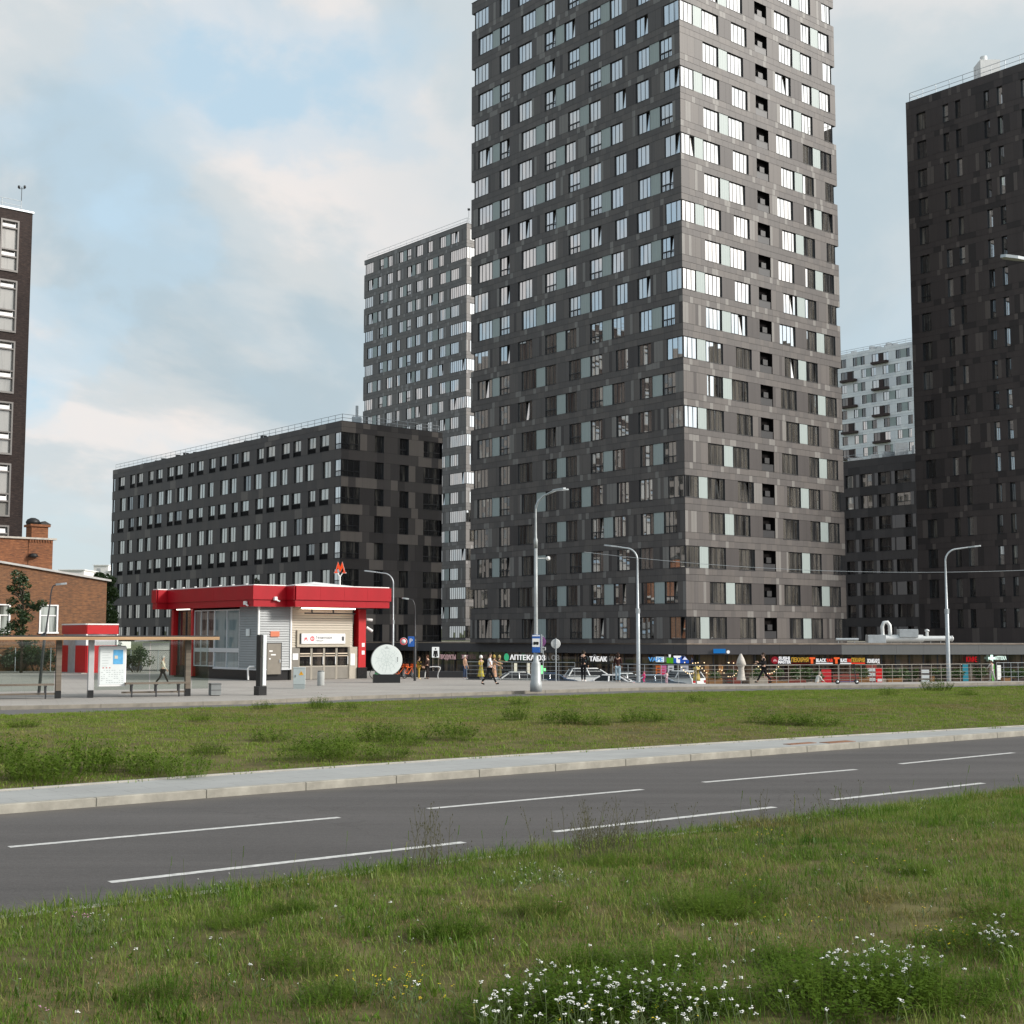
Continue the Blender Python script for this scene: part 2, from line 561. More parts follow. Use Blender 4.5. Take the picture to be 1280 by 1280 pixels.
def pick_tower(r, x, z, h):
    if h < .8:
        q = r.random()
        return (2, .42) if q < .15 else (1, None) if q < .5 else (0, None)
    q = r.random()
    return (2, .36) if q < .24 else (1, .36) if q < .34 else (1, None) if q < .62 else (3, .36) if q < .70 else (0, None)


def rows_of(floors, sill, wh, fh=3.0):
    return [(sill + fh * k, sill + fh * k + wh) for k in range(floors)]


def facade(root, rot, x0, x1, zlo, zhi, rows, ops, tones, pick=pick_tower, seed=1, split=2, dark=(), wd=(.5, 1.1), name='wall', gz=.012, back=None, loc=None):
    """ops: per row a list of (x0, x1) openings. Builds one wall mesh of separate panels over a backing."""
    r = random.Random(seed)
    b = MB()
    zprev = zlo
    for k, (zb, zt) in enumerate(rows):
        hh = zb - zprev
        ns = 1 if (k == 0 or hh < .6) else split
        for i in range(ns):
            a, c = zprev + hh * i / ns, zprev + hh * (i + 1) / ns
            if c - a > .03:
                panels(b, x0, x1, a, c, r, pick, wd, gz=gz)
        dz = [(da, db) for (dk, da, db) in dark if dk == k % 2]
        for a, c in cut(x0, x1, ops[k]):
            if any(a > da - .1 and c < db + .1 for da, db in dz):
                panels(b, a, c, zb, zt, r, lambda *q: (3, None), wd, gz=gz)
            else:
                panels(b, a, c, zb, zt, r, pick, wd, gz=gz)
        zprev = zt
    if zhi - zprev > .05:
        n = 1 if zhi - zprev < 1.0 else 2
        for i in range(n):
            panels(b, x0, x1, zprev + (zhi - zprev) * i / n, zprev + (zhi - zprev) * (i + 1) / n, r, pick, wd, gz=gz)
    return b.build(name, list(tones) + [back or M['dark_metal']], root, (0, 0, 0) if loc is None else (loc[0], loc[1], 0), rot)


def body(root, poly, rows, zhi, m, inset=.055, core=.5, name='structure_core'):
    """floor bands and an inner core behind the panels, so that openings and corners have depth. poly counter-clockwise"""
    b = MB()
    n = len(poly)
    P = [Vector(p) for p in poly]

    def inset_poly(d):
        out = []
        for i in range(n):
            p0, p1, p2 = P[i - 1], P[i], P[(i + 1) % n]
            e1, e2 = (p1 - p0).normalized(), (p2 - p1).normalized()
            n1, n2 = Vector((-e1.y, e1.x)), Vector((-e2.y, e2.x))
            k = (n1 + n2) / (1 + n1.dot(n2))
            out.append(p1 + k * d)
        return out
    ip, cp = inset_poly(inset), inset_poly(core)
    zp = 0.0
    for zb, zt in rows:
        b.prism(ip, zp, zb - .002, 0)
        zp = zt + .002
    b.prism(ip, zp, zhi - .03, 0)
    b.prism(cp, 0.02, zhi - .1, 1)
    return b.build(name, [M['dark_metal'], M['room']], root)


def railing(root, pts, z, h=1.0, step=1.6, r=.022, name='roof_railing', m=None, stays=True):
    b = MB()
    for i in range(len(pts) - 1):
        a, c = Vector((*pts[i], z)), Vector((*pts[i + 1], z))
        L = (c - a).length
        n = max(1, int(L / step))
        for k in range(n + 1):
            p = a.lerp(c, k / n)
            b.tube([p, p + Vector((0, 0, h))], r, 5)
        for q in (.5, 1.0):
            b.tube([a + Vector((0, 0, h * q)), c + Vector((0, 0, h * q))], r * .9, 5)
    return b.build(name, [m or M['zinc']], root)


class Bld:
    """collects the windows of one building and builds the 300 that show largest as parts of their own"""
    def __init__(s, root):
        s.root = root
        s.items = []

    def win(s, rot, x, z, w, h, n=None, rec=.16, rail=False, pane=None, frame=None, seed=0, kind='w', name='window', off=None):
        s.items.append(dict(off=off or Vector((0, 0)), rot=rot, x=x, z=z, w=w, h=h, n=n or max(1, round(w / .55)), rec=rec, rail=rail, pane=pane or M['glass'], frame=frame or M['frame'], seed=seed, kind=kind, name=name))

    def flush(s, limit=300):
        o = s.root.location.copy()

        def size(it):
            p = place_on(it['rot'], o.to_2d() + it['off'], it['x'] + it['w'] / 2, o.z + it['z'] + it['h'] / 2)
            x, y, d = seen(p)
            ok = -30 < x < 1310 and -20 < y < 1300 and d > 1
            return (it['w'] * it['h'] / d ** 2) * (1 if ok else 1e-6)
        its = sorted(s.items, key=size, reverse=True)
        rest, restp = MB(), MB()
        for i, it in enumerate(its):
            ang = it['rot']
            fm = [it['frame'], M['room']]
            if i < limit:
                me, pm = win_cached(it['kind'], it['w'], it['h'], it['n'], it['rec'], it['rail'], it['seed'], fm, it['pane'])
                L = place_on(ang, it['off'], it['x'], it['z'])
                f = inst(it['name'], me, s.root, L, ang)
                inst('pane', pm, f, (0, 0, 0))
            else:
                T = Matrix.Translation(place_on(ang, it['off'], it['x'], it['z'])) @ Matrix.Rotation(ang, 4, 'Z')
                rest.add(win_frame_mb(it['w'], it['h'], it['n'], it['rec'], it['rail'], open_side={'o1': 1, 'o2': 2}.get(it['kind'], 0)), T)
                q = win_pane_mb(it['w'], it['h'], it['n'], it['rec'], it['seed'])
                restp.add(q, T)
        if rest.f:
            a = rest.build('upper_window', [its[-1]['frame'], M['room']], s.root)
            a['kind'] = 'stuff'
            p = restp.build('pane', [its[-1]['pane']], a)
            p['kind'] = 'stuff'


PANEL_CACHE = {}


def infill(root, rot, x, z, w, h, m, name='infill_panel', d=.05):
    key = (round(w, 2), round(h, 2), m.name)
    if key not in PANEL_CACHE:
        b = MB()
        n = max(2, round(w / .3))
        for i in range(n):
            b.box(w * i / n + .004, d, .01, w * (i + 1) / n - .004, d + .04, h - .01, 0)
        b.box(.002, d + .04, .002, w - .002, d + .08, h - .002, 1)
        PANEL_CACHE[key] = b.mesh('infill_panel', [m, M['dark_metal']])
    return inst(name, PANEL_CACHE[key], root, place_on(rot, (0, 0), x, z), rot)


def corner_rect(W_R, W_L):
    """plan (local to the near corner) of a block: counter-clockwise"""
    c = Vector((0, 0))
    r, l = RV * W_R, LV * W_L
    return [c, r, r + l, l]


# ---------------- the main tower
TC = (14.6424, 114.5944)
PZ = 2.276                                    # top of the one-storey podium
tower = thing('apartment_tower', 'tallest charcoal apartment tower at centre right with teal panels between its windows', 'apartment tower', (*TC, PZ))
WR, WL = 22.34, 29.07
FL = 22
rows = rows_of(FL, .415, 1.847)
top = FL * 3.0 + .45
Lodd = [('w', 25.7, 27.97), ('t', 24.5, 25.7), ('w', 23.0, 24.5), ('w', 19.05, 21.15), ('t', 17.7, 19.05), ('w', 16.2, 17.7), ('w', 12.8, 14.35), ('t', 11.5, 12.8),
        ('w', 9.95, 11.5), ('w', 6.65, 8.15), ('w', 3.8, 5.4), ('c', 0.0, 1.9)]
Leven = [('e', 26.35, 28.55), ('w', 22.95, 24.55), ('w', 19.6, 21.7), ('w', 16.15, 17.7), ('t', 14.85, 16.15), ('w', 13.35, 14.85), ('w', 9.9, 11.5), ('t', 8.65, 9.9),
         ('w', 7.1, 8.65), ('w', 3.7, 5.2), ('t', 2.45, 3.7), ('w', .95, 2.45)]
Rodd = [('c', 0.0, 1.76), ('t', 1.76, 2.95), ('w', 2.95, 5.15), ('w', 6.9, 9.05), ('b', 10.2, 11.95), ('w', 13.75, 15.75), ('t', 15.75, 17.0), ('w', 17.0, 18.65), ('e', 20.45, 21.78)]
Reven = [('w', 3.0, 5.1), ('t', 5.1, 6.36), ('w', 6.36, 8.5), ('b', 10.22, 11.95), ('w', 13.1, 15.4), ('w', 17.1, 18.6), ('t', 18.6, 19.85), ('w', 19.85, 21.5)]


def tower_faces(root, WL, WR, rows, specL, specR, tones, seed, teal, top, railp=.3, darkL=(), darkR=()):
    bl = Bld(root)
    rr = random.Random(seed)
    opsL, opsR, opsA, opsB = [], [], [], []
    REAR, SIDE = ROT_R + PI, ROT_L + PI          # faces at the far ends of the left and the right face
    for k, (zb, zt) in enumerate(rows):
        h = zt - zb
        oL, oR, oA, oB = [], [], [], []
        for kind, a, c in specL[k % 2]:
            x0, x1 = -c, -a
            oL.append((x0, x1) if kind != 'e' else (-WL, x1))
            if kind in 'wce':
                # railings run up whole columns, as every second storey has the same flat
                rail = random.Random(seed * 1000 + int(a * 10) * 2 + k % 2).random() < railp
                bl.win(ROT_L, x0, zb, x1 - x0 - (.07 if kind == 'c' else 0), h, rec=.05 if kind in 'ce' else .11, rail=rail and kind != 'c', seed=rr.randrange(8))
                if kind == 'e':
                    oA.append((0.0, 1.7))
                    bl.win(REAR, -1.65, zb, 1.58, h, rec=WL - c - .04, seed=rr.randrange(8), off=LV * WL, kind='o2')
            elif kind == 't':
                infill(root, ROT_L, x0, zb, x1 - x0, h, teal)
        for kind, a, c in specR[k % 2]:
            oR.append((a, c) if kind != 'e' else (a, WR))
            if kind in 'wce':
                e = .07 if kind == 'c' else 0
                bl.win(ROT_R, a + e, zb, c - a - e, h, rec=.05 if kind in 'ce' else .11, seed=rr.randrange(8))
                if kind == 'e':
                    oB.append((0.0, 1.7))
                    bl.win(SIDE, .05, zb, 1.6, h, rec=WR - c - .04, seed=rr.randrange(8), off=RV * WR, kind='o1')
            elif kind == 't':
                infill(root, ROT_R, a, zb, c - a, h, teal)
            elif kind == 'b':
                key = ('balc', round(c - a, 2))
                if key not in WIN_CACHE:
                    b = MB()
                    W_, d = c - a, .47
                    b.face([(0, 0, 0), (0, d, 0), (0, d, h), (0, 0, h)], 0)
                    b.face([(W_, 0, 0), (W_, 0, h), (W_, d, h), (W_, d, 0)], 0)
                    b.face([(0, 0, h), (0, d, h), (W_, d, h), (W_, 0, h)], 0)
                    b.face([(0, 0, 0), (W_, 0, 0), (W_, d, 0), (0, d, 0)], 0)
                    b.face([(0, d, 0), (W_, d, 0), (W_, d, h), (0, d, h)], 0)
                    b.box(.01, .05, h * .33, W_ - .01, .09, h * .36, 1)
                    b.box(.01, .06, .02, W_ - .01, .075, h * .33, 1)
                    b.box(W_ * .35, d - .32, .75, W_ * .72, d - .05, 1.25, 2)
                    WIN_CACHE[key] = b.mesh('loggia', [M['room'], M['frame'], M['dark_metal']])
                inst('loggia', WIN_CACHE[key], root, place_on(ROT_R, (0, 0), a, zb), ROT_R)
        opsL.append(oL)
        opsR.append(oR)
        opsA.append(oA)
        opsB.append(oB)
    facade(root, ROT_L, -WL, 0, 0, top, rows, opsL, tones, seed=seed, dark=darkL)
    facade(root, ROT_R, 0, WR, 0, top, rows, opsR, tones, seed=seed + 1, dark=darkR)
    facade(root, REAR, -WR, 0, 0, top, rows, [[(-q, -p) for p, q in o] for o in opsA], tones, seed=seed + 2, loc=LV * WL, wd=(1.5, 3))
    facade(root, SIDE, 0, WL, 0, top, rows, opsB, tones, seed=seed + 3, loc=RV * WR, wd=(1.5, 3))
    poly = corner_rect(WR, WL)
    body(root, poly, rows, top, None)
    cap = MB()
    c0 = (poly[0] + poly[2]) / 2
    cap.prism([p + (p - c0).normalized() * .05 for p in poly], top - .02, top + .05)
    cap.build('parapet_cap', [M['dark_metal']], root)
    bl.flush()


tower_faces(tower, WL, WR, rows, (Lodd, Leven), (Rodd, Reven), TOWER_TONES, 11, M['teal'], top, railp=.22,
            darkL=((1, -24.6, -19.6), (0, -8.2, -3.8)), darkR=((0, 5.15, 8.0), (1, 8.5, 10.3), (1, 15.4, 17.1)))
railing(tower, [RV * (WR - .4) + LV * .4, RV * .4 + LV * .4, LV * (WL - .4) + RV * .4], top + .05, 1.0)

# ---------------- the second, more distant tower of the same kind
far = thing('apartment_tower', 'distant grey apartment tower between the long dark block and the tallest tower', 'apartment tower', (-7.1786, 211.0, PZ))
c0 = [('c', 0, 4.2), ('w', 6.03, 7.43), ('t', 7.43, 8.95), ('w', 8.95, 10.48), ('w', 12.28, 13.7), ('t', 13.7, 14.65), ('w', 14.65, 16.1), ('w', 18.0, 19.05), ('w', 20.2, 21.95),
      ('w', 23.6, 24.65), ('t', 24.65, 26.0), ('w', 26.0, 27.6)]
c1 = [('w', 2.03, 4.23), ('t', 4.23, 5.46), ('w', 5.46, 7.1), ('w', 9.0, 10.35), ('w', 11.65, 13.5), ('w', 14.95, 16.15), ('t', 16.15, 17.2), ('w', 17.2, 18.4), ('w', 20.3, 21.7),
      ('t', 21.7, 22.95), ('w', 22.95, 24.1), ('e', 26.0, 28.3)]
d0 = [('c', 0, 1.7), ('w', 4.0, 6.0), ('w', 9.0, 11.0)]
d1 = [('w', .75, 2.7), ('w', 4.2, 6.2), ('w', 8.0, 10.0)]
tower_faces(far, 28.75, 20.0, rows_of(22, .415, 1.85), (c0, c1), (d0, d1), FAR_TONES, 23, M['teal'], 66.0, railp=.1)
railing(far, [RV * 19 + LV * .4, RV * .4 + LV * .4, LV * 28.3 + RV * .4], 66.05, 1.0, r=.03)
b = MB()
b.tube([(0.3, .6, 66), (0.3, .6, 68.3)], .03, 5)
b.box(.1, .4, 68.3, .5, .8, 68.55)
b.build('antenna', [M['dark_metal']], far)

# ---------------- long eight-storey block on the left
slab = thing('apartment_block', 'long dark eight-storey apartment block behind the red metro pavilion', 'apartment block', (-18.6646, 147.5, PZ))
SL, SR = 58.9, 13.9
srows = rows_of(8, .1, 1.84)
Lw = [(2.31, 4.03), (5.43, 6.99), (8.1, 9.84), (10.99, 12.63), (13.81, 15.6), (16.82, 18.46), (19.71, 21.5), (22.78, 24.3), (25.3, 27.13), (28.54, 30.04), (31.25, 32.9), (34.27, 35.8),
      (36.89, 38.8), (39.88, 41.53), (42.64, 44.51), (45.77, 47.18), (48.53, 50.17), (51.43, 52.97), (54.2, 56.04)]
bl = Bld(slab)
opsL, opsR, opsA = [], [], []
rr = random.Random(5)
for k, (zb, zt) in enumerate(srows):
    h = zt - zb
    oL, oR = [], [(0, 2.45), (4.45, 5.65), (7.85, 9.1), (11.2, 13.9)]
    for i, (a, c) in enumerate(Lw):
        sh = .22 * (1 if (k + i) % 2 else -1)
        a, c = a * 1.0103 + sh - .06, c * 1.0103 + sh + .06 - (.2 if (k + i) % 3 == 0 else 0)
        oL.append((-c, -a))
        bl.win(ROT_L, -c, zb, c - a, h, n=2, rec=.15, rail=2 if (i * 7 + k * 3) % 7 < 3 else False, seed=rr.randrange(6), kind='s', pane=M['glass_dim'] if rr.random() < (.5 if k == 0 else .30 if k == 1 else .10) else M['glass_warm'])
    oL.append((-1.26, 0))
    bl.win(ROT_L, -1.26, zb, 1.20, h, n=1, rec=.05, rail=True, seed=rr.randrange(6), kind='s')
    oL.append((-SL, -SL + .9))
    bl.win(ROT_L, -SL + .3, zb, .6, h, n=1, rec=.05, seed=rr.randrange(6), kind='s')
    bl.win(ROT_R + PI, -1.6, zb, 1.55, h, n=2, rec=.26, seed=1, off=LV * SL)
    opsA.append([(-1.65, 0)])
    for i, (a, c) in enumerate(oR):
        e = .06 if i == 0 else 0
        cc = c - (.35 if i == 3 else 0)
        bl.win(ROT_R, a + e, zb, cc - a - e, h, n=max(2, round((c - a) / .8)), rec=.05 if i in (0, 3) else .3, rail=i in (0, 3) or (i + k) % 3 == 0, pane=M['glass_dim'], seed=rr.randrange(6), kind='s')
    opsL.append(oL)
    opsR.append(oR)


def pick_check(r, x, z, h):
    q = r.random()
    t = 2 if q < .30 else 3 if q < .55 else 1 if q < .8 else 0
    return (t, r.choice((.95, .95, 1.9)))


def pick_plain(r, x, z, h):
    q = r.random()
    return (2 if q < .07 else 1 if q < .5 else 0, r.choice((1.0, 1.6)))


STOP = 24.13
facade(slab, ROT_L, -SL, 0, 0, STOP, srows, opsL, SLAB_TONES, pick_plain, seed=31, split=1)
facade(slab, ROT_R, 0, SR, 0, STOP, srows, opsR, [SLAB_TONES[0], panelmat('slab_panel_mid', (0.098, 0.085, 0.080)), panelmat('slab_panel_check', (0.205, 0.175, 0.155)), panelmat('slab_panel_deep', (0.062, 0.054, 0.052))], pick_check, seed=32, split=1)  # panel tones of this end raised to offset the main tower's shade
facade(slab, ROT_R + PI, -SR, 0, 0, STOP, srows, opsA, SLAB_TONES, pick_plain, seed=33, split=1, loc=LV * SL)
facade(slab, ROT_L + PI, 0, SL, 0, STOP, srows, [[(0, .01)]] * 8, SLAB_TONES, pick_plain, seed=34, split=1, loc=RV * SR)
body(slab, corner_rect(SR, SL), srows, STOP, None)
bl.flush()
b = MB()
b.prism(corner_rect(SR, SL), STOP - .02, STOP + .06)
b.build('parapet_cap', [M['dark_metal']], slab)
railing(slab, [RV * (SR - .3) + LV * .3, RV * .3 + LV * .3, LV * (SL - .3) + RV * .3], STOP + .05, .8, 1.4, r=.03)
b = MB()
rr = random.Random(3)
for i in range(26):
    p = LV * rr.uniform(2, SL - 2) + RV * rr.uniform(1.0, 2.2)
    b.box(p.x - .35, p.y - .3, STOP, p.x + .35, p.y + .3, STOP + rr.uniform(.3, .6))
b.build('roof_equipment', [M['dark_metal']], slab)
b = MB()
p = RV * 3.0 + LV * 1.5
b.box(p.x - .5, p.y - .5, STOP, p.x + .5, p.y + .5, STOP + .9)
b.tube([(p.x, p.y, STOP + .9), (p.x, p.y, STOP + 2.2)], .16, 8)
b.build('roof_vent', [M['zinc']], slab)

# ---------------- very dark tower at the right edge
dark = thing('apartment_tower', 'black-brown tower with narrow slit windows at the right edge', 'apartment tower', (41.3736, 138.5, PZ))
DL, DR = 14.6, 17.0
DTOP = 56.43
drows = [(1.45 + 3.036 * k, 1.45 + 3.036 * k + 1.83) for k in range(18)]
Dw = [(1.25, 2.31), (4.32, 4.94), (5.76, 6.34), (8.92, 9.51), (10.36, 10.92), (12.9, 13.8)]
bl = Bld(dark)
opsL, opsA = [], []
rr = random.Random(9)
for k, (zb, zt) in enumerate(drows):
    h = zt - zb
    for i, (a, c) in enumerate(Dw):
        bl.win(ROT_L, a, zb, c - a, h, n=2 if c - a > .9 else 1, rec=.2, rail=(k * 5 + i * 3) % 11 == 0, seed=rr.randrange(6), kind='d', pane=M['glass_dim'] if rr.random() < .75 else M['glass'])
    opsL.append(list(Dw))
    o = [(-16, -15), (-12.5, -11), (-8, -7), (-3.5, -2)]
    for a, c in o:
        bl.win(ROT_R + PI, a, zb, c - a, h, n=2, rec=.2, seed=rr.randrange(6), kind='d', pane=M['glass_dim'])
    opsA.append(o)


def pick_dark(r, x, z, h):
    q = r.random()
    if h < .9:
        return (2, .38) if q < .14 else (1, None) if q < .5 else (3, None) if q < .7 else (0, None)
    return (2, .40) if q < .16 else (1, None) if q < .5 else (3, None) if q < .65 else (0, None)


facade(dark, ROT_L, 0, DL, 0, DTOP, drows, opsL, DARK_TONES, pick_dark, seed=41)
facade(dark, ROT_R + PI, -DR, 0, 0, DTOP, drows, opsA, DARK_TONES, pick_dark, seed=42)
dpoly = [-LV * DL, -LV * DL + RV * DR, RV * DR, Vector((0, 0))]
body(dark, dpoly, drows, DTOP, None)
b = MB()
b.prism(dpoly, DTOP - .02, DTOP + .05)
b.build('parapet_cap', [M['dark_metal']], dark)
bl.flush()
railing(dark, [-LV * .3 + RV * 8, -LV * .3 + RV * .3, -LV * (DL - .3) + RV * .3], DTOP + .05, 1.0, 1.5, r=.03)
b = MB()
p = -LV * 8.3 + RV * 1.9
b.box(p.x - 1.0, p.y - 1.0, DTOP, p.x + 1.0, p.y + 1.0, DTOP + 2.1)
b.tube([(p.x - .3, p.y, DTOP + 2.1), (p.x - .3, p.y, DTOP + 2.8)], .35, 10)
b.tube([(p.x + .6, p.y + .3, DTOP + 2.1), (p.x + .6, p.y + .3, DTOP + 2.5)], .22, 10)
b.build('roof_vent', [M['white_paint']], dark)

# ---------------- white tower far behind on the right
white = thing('apartment_tower', 'white apartment tower with brown balconies seen in the gap far behind', 'apartment tower', (88.0456, 296.0, PZ))
q = 1.287
e0 = [('w', .19, .85), ('t', .85, 2.09), ('w', 2.09, 2.98), ('w', 4.47, 5.61), ('n', 5.61, 6.54), ('w', 6.54, 7.86), ('w', 9.34, 10.17), ('t', 10.17, 10.99), ('w', 10.99, 11.83), ('w', 13.28, 14.4)]
e1 = [('w', -.1, .81), ('w', 2.27, 3.28), ('t', 3.28, 4.53), ('w', 4.53, 5.68), ('w', 7.12, 8.12), ('t', 8.12, 9.17), ('w', 9.17, 10.07), ('w', 11.67, 12.1), ('n', 12.1, 13.1), ('w', 13.1, 14.43)]
wrows = [(2.35 + 3.0 * k, 4.25 + 3.0 * k) for k in range(21)]
bl = Bld(white)
ops = []
rr = random.Random(19)
for k, (zb, zt) in enumerate(wrows):
    o = []
    for kind, a, c in (e0, e1)[k % 2]:
        a, c = a * q, c * q
        o.append((-c, -a))
        if kind == 'w':
            bl.win(ROT_L, -c, zb, c - a, 1.9, n=2, rec=.15, seed=rr.randrange(5), kind='e', pane=M['glass_dim'] if rr.random() < .45 else None)
        else:
            infill(white, ROT_L, -c, zb, c - a, 1.9, M['teal'] if kind == 't' else M['brown_balcony'])
    # the brown balcony box hangs below each brown infill
    nb = [(a * q, c * q) for kind, a, c in (e0, e1)[k % 2] if kind == 'n'][0]
    key = ('bb',)
    if key not in PANEL_CACHE:
        bb = MB()
        bb.box(-1.5, -.9, -.55, 2.7, 0, -.05)
        PANEL_CACHE[key] = bb.mesh('balcony', [M['brown_balcony']])
    inst('balcony', PANEL_CACHE[key], white, place_on(ROT_L, (0, 0), -nb[1], zb), ROT_L)
    ops.append(o)
EL, EX, ETOP = 26.0, 12.0, 65.5
facade(white, ROT_L, -EL, EX, 0, ETOP, wrows, ops, WHITE_TONES, lambda r, x, z, h: (r.choice((0, 0, 1, 2, 3)), None), seed=51, wd=(1.0, 2.2), back=M['roof_grey'])
wpoly = [LV * EL, -LV * EX, -LV * EX + RV * 16, LV * EL + RV * 16]
body(white, [wpoly[1], wpoly[2], wpoly[3], wpoly[0]], wrows, ETOP, None)
bl.flush()
facade(white, ROT_R + PI, -16, 0, 0, ETOP, [], [], WHITE_TONES, lambda r, x, z, h: (0, None), loc=LV * EL, back=M['roof_grey'])
railing(white, [LV * EL + RV * .4, -LV * EX + RV * .4], ETOP, .9, 2.2, r=.05)
b = MB()
rr = random.Random(2)
for i in range(10):
    p = LV * rr.uniform(-1, 17) + RV * rr.uniform(1, 3)
    b.box(p.x - .6, p.y - .4, ETOP - .1, p.x + .6, p.y + .4, ETOP + rr.uniform(.5, 1.3))
b.build('roof_equipment', [M['zinc']], white)

# ---------------- dark block in front of the white tower
blk = thing('apartment_block', 'low black block with pale grey piers between the two right-hand towers', 'apartment block', (46.5802, 189.0, PZ))
frows = rows_of(8, .2, 1.76)
Fw = [(0, 1.3), (2.5, 4.35), (5.4, 7.25), (8.0, 10.4), (-3.0, -1.4), (-6.5, -4.5), (12.5, 14)]
bl = Bld(blk)
rr = random.Random(4)
pb = MB()
pl2 = MB()
for k, (zb, zt) in enumerate(frows):
    for i, (a, c) in enumerate(Fw):
        wide = i == 3 and k % 2 == 0
        dim = M['glass'] if (k >= 6 and i < 2) or rr.random() < .06 else M['glass_dim']
        bl.win(ROT_L, a, zb, c - a, 1.76, n=2 if c - a > 1.5 else 1, rec=.3, pane=dim, seed=rr.randrange(5), rail=rr.random() < .35, kind='f')
pier_me = None
for k, (zb, zt) in enumerate(frows):
    for x in (1.7, 4.75, 7.4, 10.55):
        if pier_me is None:
            pp = MB()
            pp.box(0, -.03, 0, .5, .04, 1.74)
            pier_me = pp.mesh('pier_panel', [CHECK_TONES[2]])
        inst('pier_panel', pier_me, blk, place_on(ROT_L, (0, 0), x + (.12 if k % 2 else -.1), zb), ROT_L)
ww = MB()
ww.box(0, -.035, 0, 1.45, .035, 1.74)
wide_me = ww.mesh('pier_panel', [CHECK_TONES[2]])
for k in (0, 2, 4, 5):
    inst('pier_panel', wide_me, blk, place_on(ROT_L, (0, 0), 8.05, frows[k][0]), ROT_L)
facade(blk, ROT_L, -12, 16, 0, 25.0, frows, [list(Fw)] * 8, CHECK_TONES, lambda r, x, z, h: (r.choice((0, 0, 1, 3, 1)), r.choice((1.0, 1.9))), seed=61, split=1)
fpoly = [-LV * 16, -LV * 16 + RV * 14, LV * 12 + RV * 14, LV * 12]
body(blk, fpoly, frows, 25.0, None)
bl.flush()
railing(blk, [LV * 11.5 + RV * .3, -LV * 15.5 + RV * .3], 25.0, .8, 1.5, r=.03)
b = MB()
for x, yy, ww_, hh in ((8.0, 2, 1.1, 1.9), (10.2, 2.5, .8, 1.4), (4.0, 1.5, .6, .7), (1.0, 1.5, 1.2, .5), (6.3, 1.5, .9, .8)):
    p = -LV * x + RV * yy
    b.box(p.x - ww_, p.y - .5, 25, p.x + ww_ * .6, p.y + .5, 25 + hh)
b.build('roof_equipment', [M['zinc']], blk)

# ---------------- podium with the shops
WALK = -1.30                                   # level of the shop street
pod = thing('shop_podium', 'one-storey dark podium with a row of lit shop fronts under the towers', 'shop building', (*TC, WALK))
sb = Vector((-18.6646, 147.5)) - Vector(TC)
front = [sb + RV * .0 + LV * 62, sb, sb + RV * 5.4, Vector((0, 0)), Vector((13.0, .15)), Vector((52, -.2)), Vector((52, 45)), Vector((20, 70)), LV * 62 + RV * 20]
PH = PZ - WALK
b = MB()
b.prism(front, PH - .06, PH, 0)
b.build('roof', [mat('gravel_roof', (0.30, 0.27, 0.24), 0.95, 0.1, var=0.3, vscale=6)], pod)
FASC = 0.90
fas_dark = panelmat('fascia_dark', (0.082, 0.077, 0.080), 0.45, .35, .08, .06)
fas_grey = panelmat('fascia_grey', (0.19, 0.19, 0.185), 0.5, .35, .06, .05)


def fascia_run(p0, p1, m, step):
    p0, p1 = Vector(p0), Vector(p1)
    d = p1 - p0
    L = d.length
    n = max(1, round(L / step))
    ang = math.atan2(d.y, d.x)
    pb = MB()
    s_ = L / n
    pb.box(.006, -.04, PH - FASC, s_ - .006, .10, PH - .07)
    me = pb.mesh('fascia_panel', [m])
    for i in range(n):
        pp = p0 + d * (i / n)
        inst('fascia_panel', me, pod, (pp.x, pp.y, 0), ang)


fascia_run(front[1], front[2], fas_dark, 1.8)
fascia_run(front[2], front[3], fas_dark, 1.5)
fascia_run(front[3], front[4], fas_dark, 2.6)
fascia_run(front[4], front[5], fas_grey, 2.35)
# edge trim and set-back shop walls
tr = MB()
back = MB()
for i in range(1, 5):
    a, c = front[i], front[i + 1]
    d = (c - a)
    L = d.length
    ang = math.atan2(d.y, d.x)
    T = Matrix.Translation((a.x, a.y, 0)) @ Matrix.Rotation(ang, 4, 'Z')
    tr.box(0, -.07, PH - .07, L, .3, PH + .03, 0, T)
    tr.box(0, 0, PH - FASC - .02, L, .9, PH - FASC, 1, T)
    back.box(0, .9, 0, L, 1.1, PH - FASC, 0, T)
tr.build('roof_edge', [mat('edge_trim', (0.33, 0.26, 0.20), 0.7, var=.3, vscale=1.2), M['room']], pod)
back.build('shop_wall', [M['black']], pod)
# shop windows: one after another along the set-back wall
shop_glass = glassmat('shop_glass', (0.02, 0.016, 0.013), (0.20, 0.14, 0.09), refl=(0.06, 0.45), cut=0.52)
shop_lit = glassmat('shop_glass_warm', (0.03, 0.022, 0.016), (0.16, 0.11, 0.075), refl=(0.05, 0.4), cut=0.46)
for i in range(2, 5):
    a, c = front[i], front[i + 1]
    d = (c - a)
    L = d.length
    ang = math.atan2(d.y, d.x)
    n = int(L / (2.1 if i == 2 else 1.15))
    ww_ = L / n
    fb, pbm = MB(), MB()
    hh = PH - FASC - .04
    fb.box(.0, -.06, 0, .06, .0, hh)
    fb.box(ww_ - .06, -.06, 0, ww_, .0, hh)
    fb.box(.06, -.055, hh * .66, ww_ - .06, -.005, hh * .70)
    fb.box(.06, -.055, 0, ww_ - .06, -.005, .12)
    pbm.face([(.06, -.02, .12), (ww_ - .06, -.02, .12), (ww_ - .06, -.02, hh), (.06, -.02, hh)])
    fm = fb.mesh('shop_window', [M['frame']])
    pm = pbm.mesh('pane', [shop_glass if i == 2 else shop_lit])
    for k in range(n):
        p = a + d * (k / n)
        nrm = Vector((-d.y, d.x)).normalized() * .9
        f = inst('shop_window', fm, pod, (p.x + nrm.x, p.y + nrm.y, 0), ang)
        inst('pane', pm, f, (0, 0, 0))

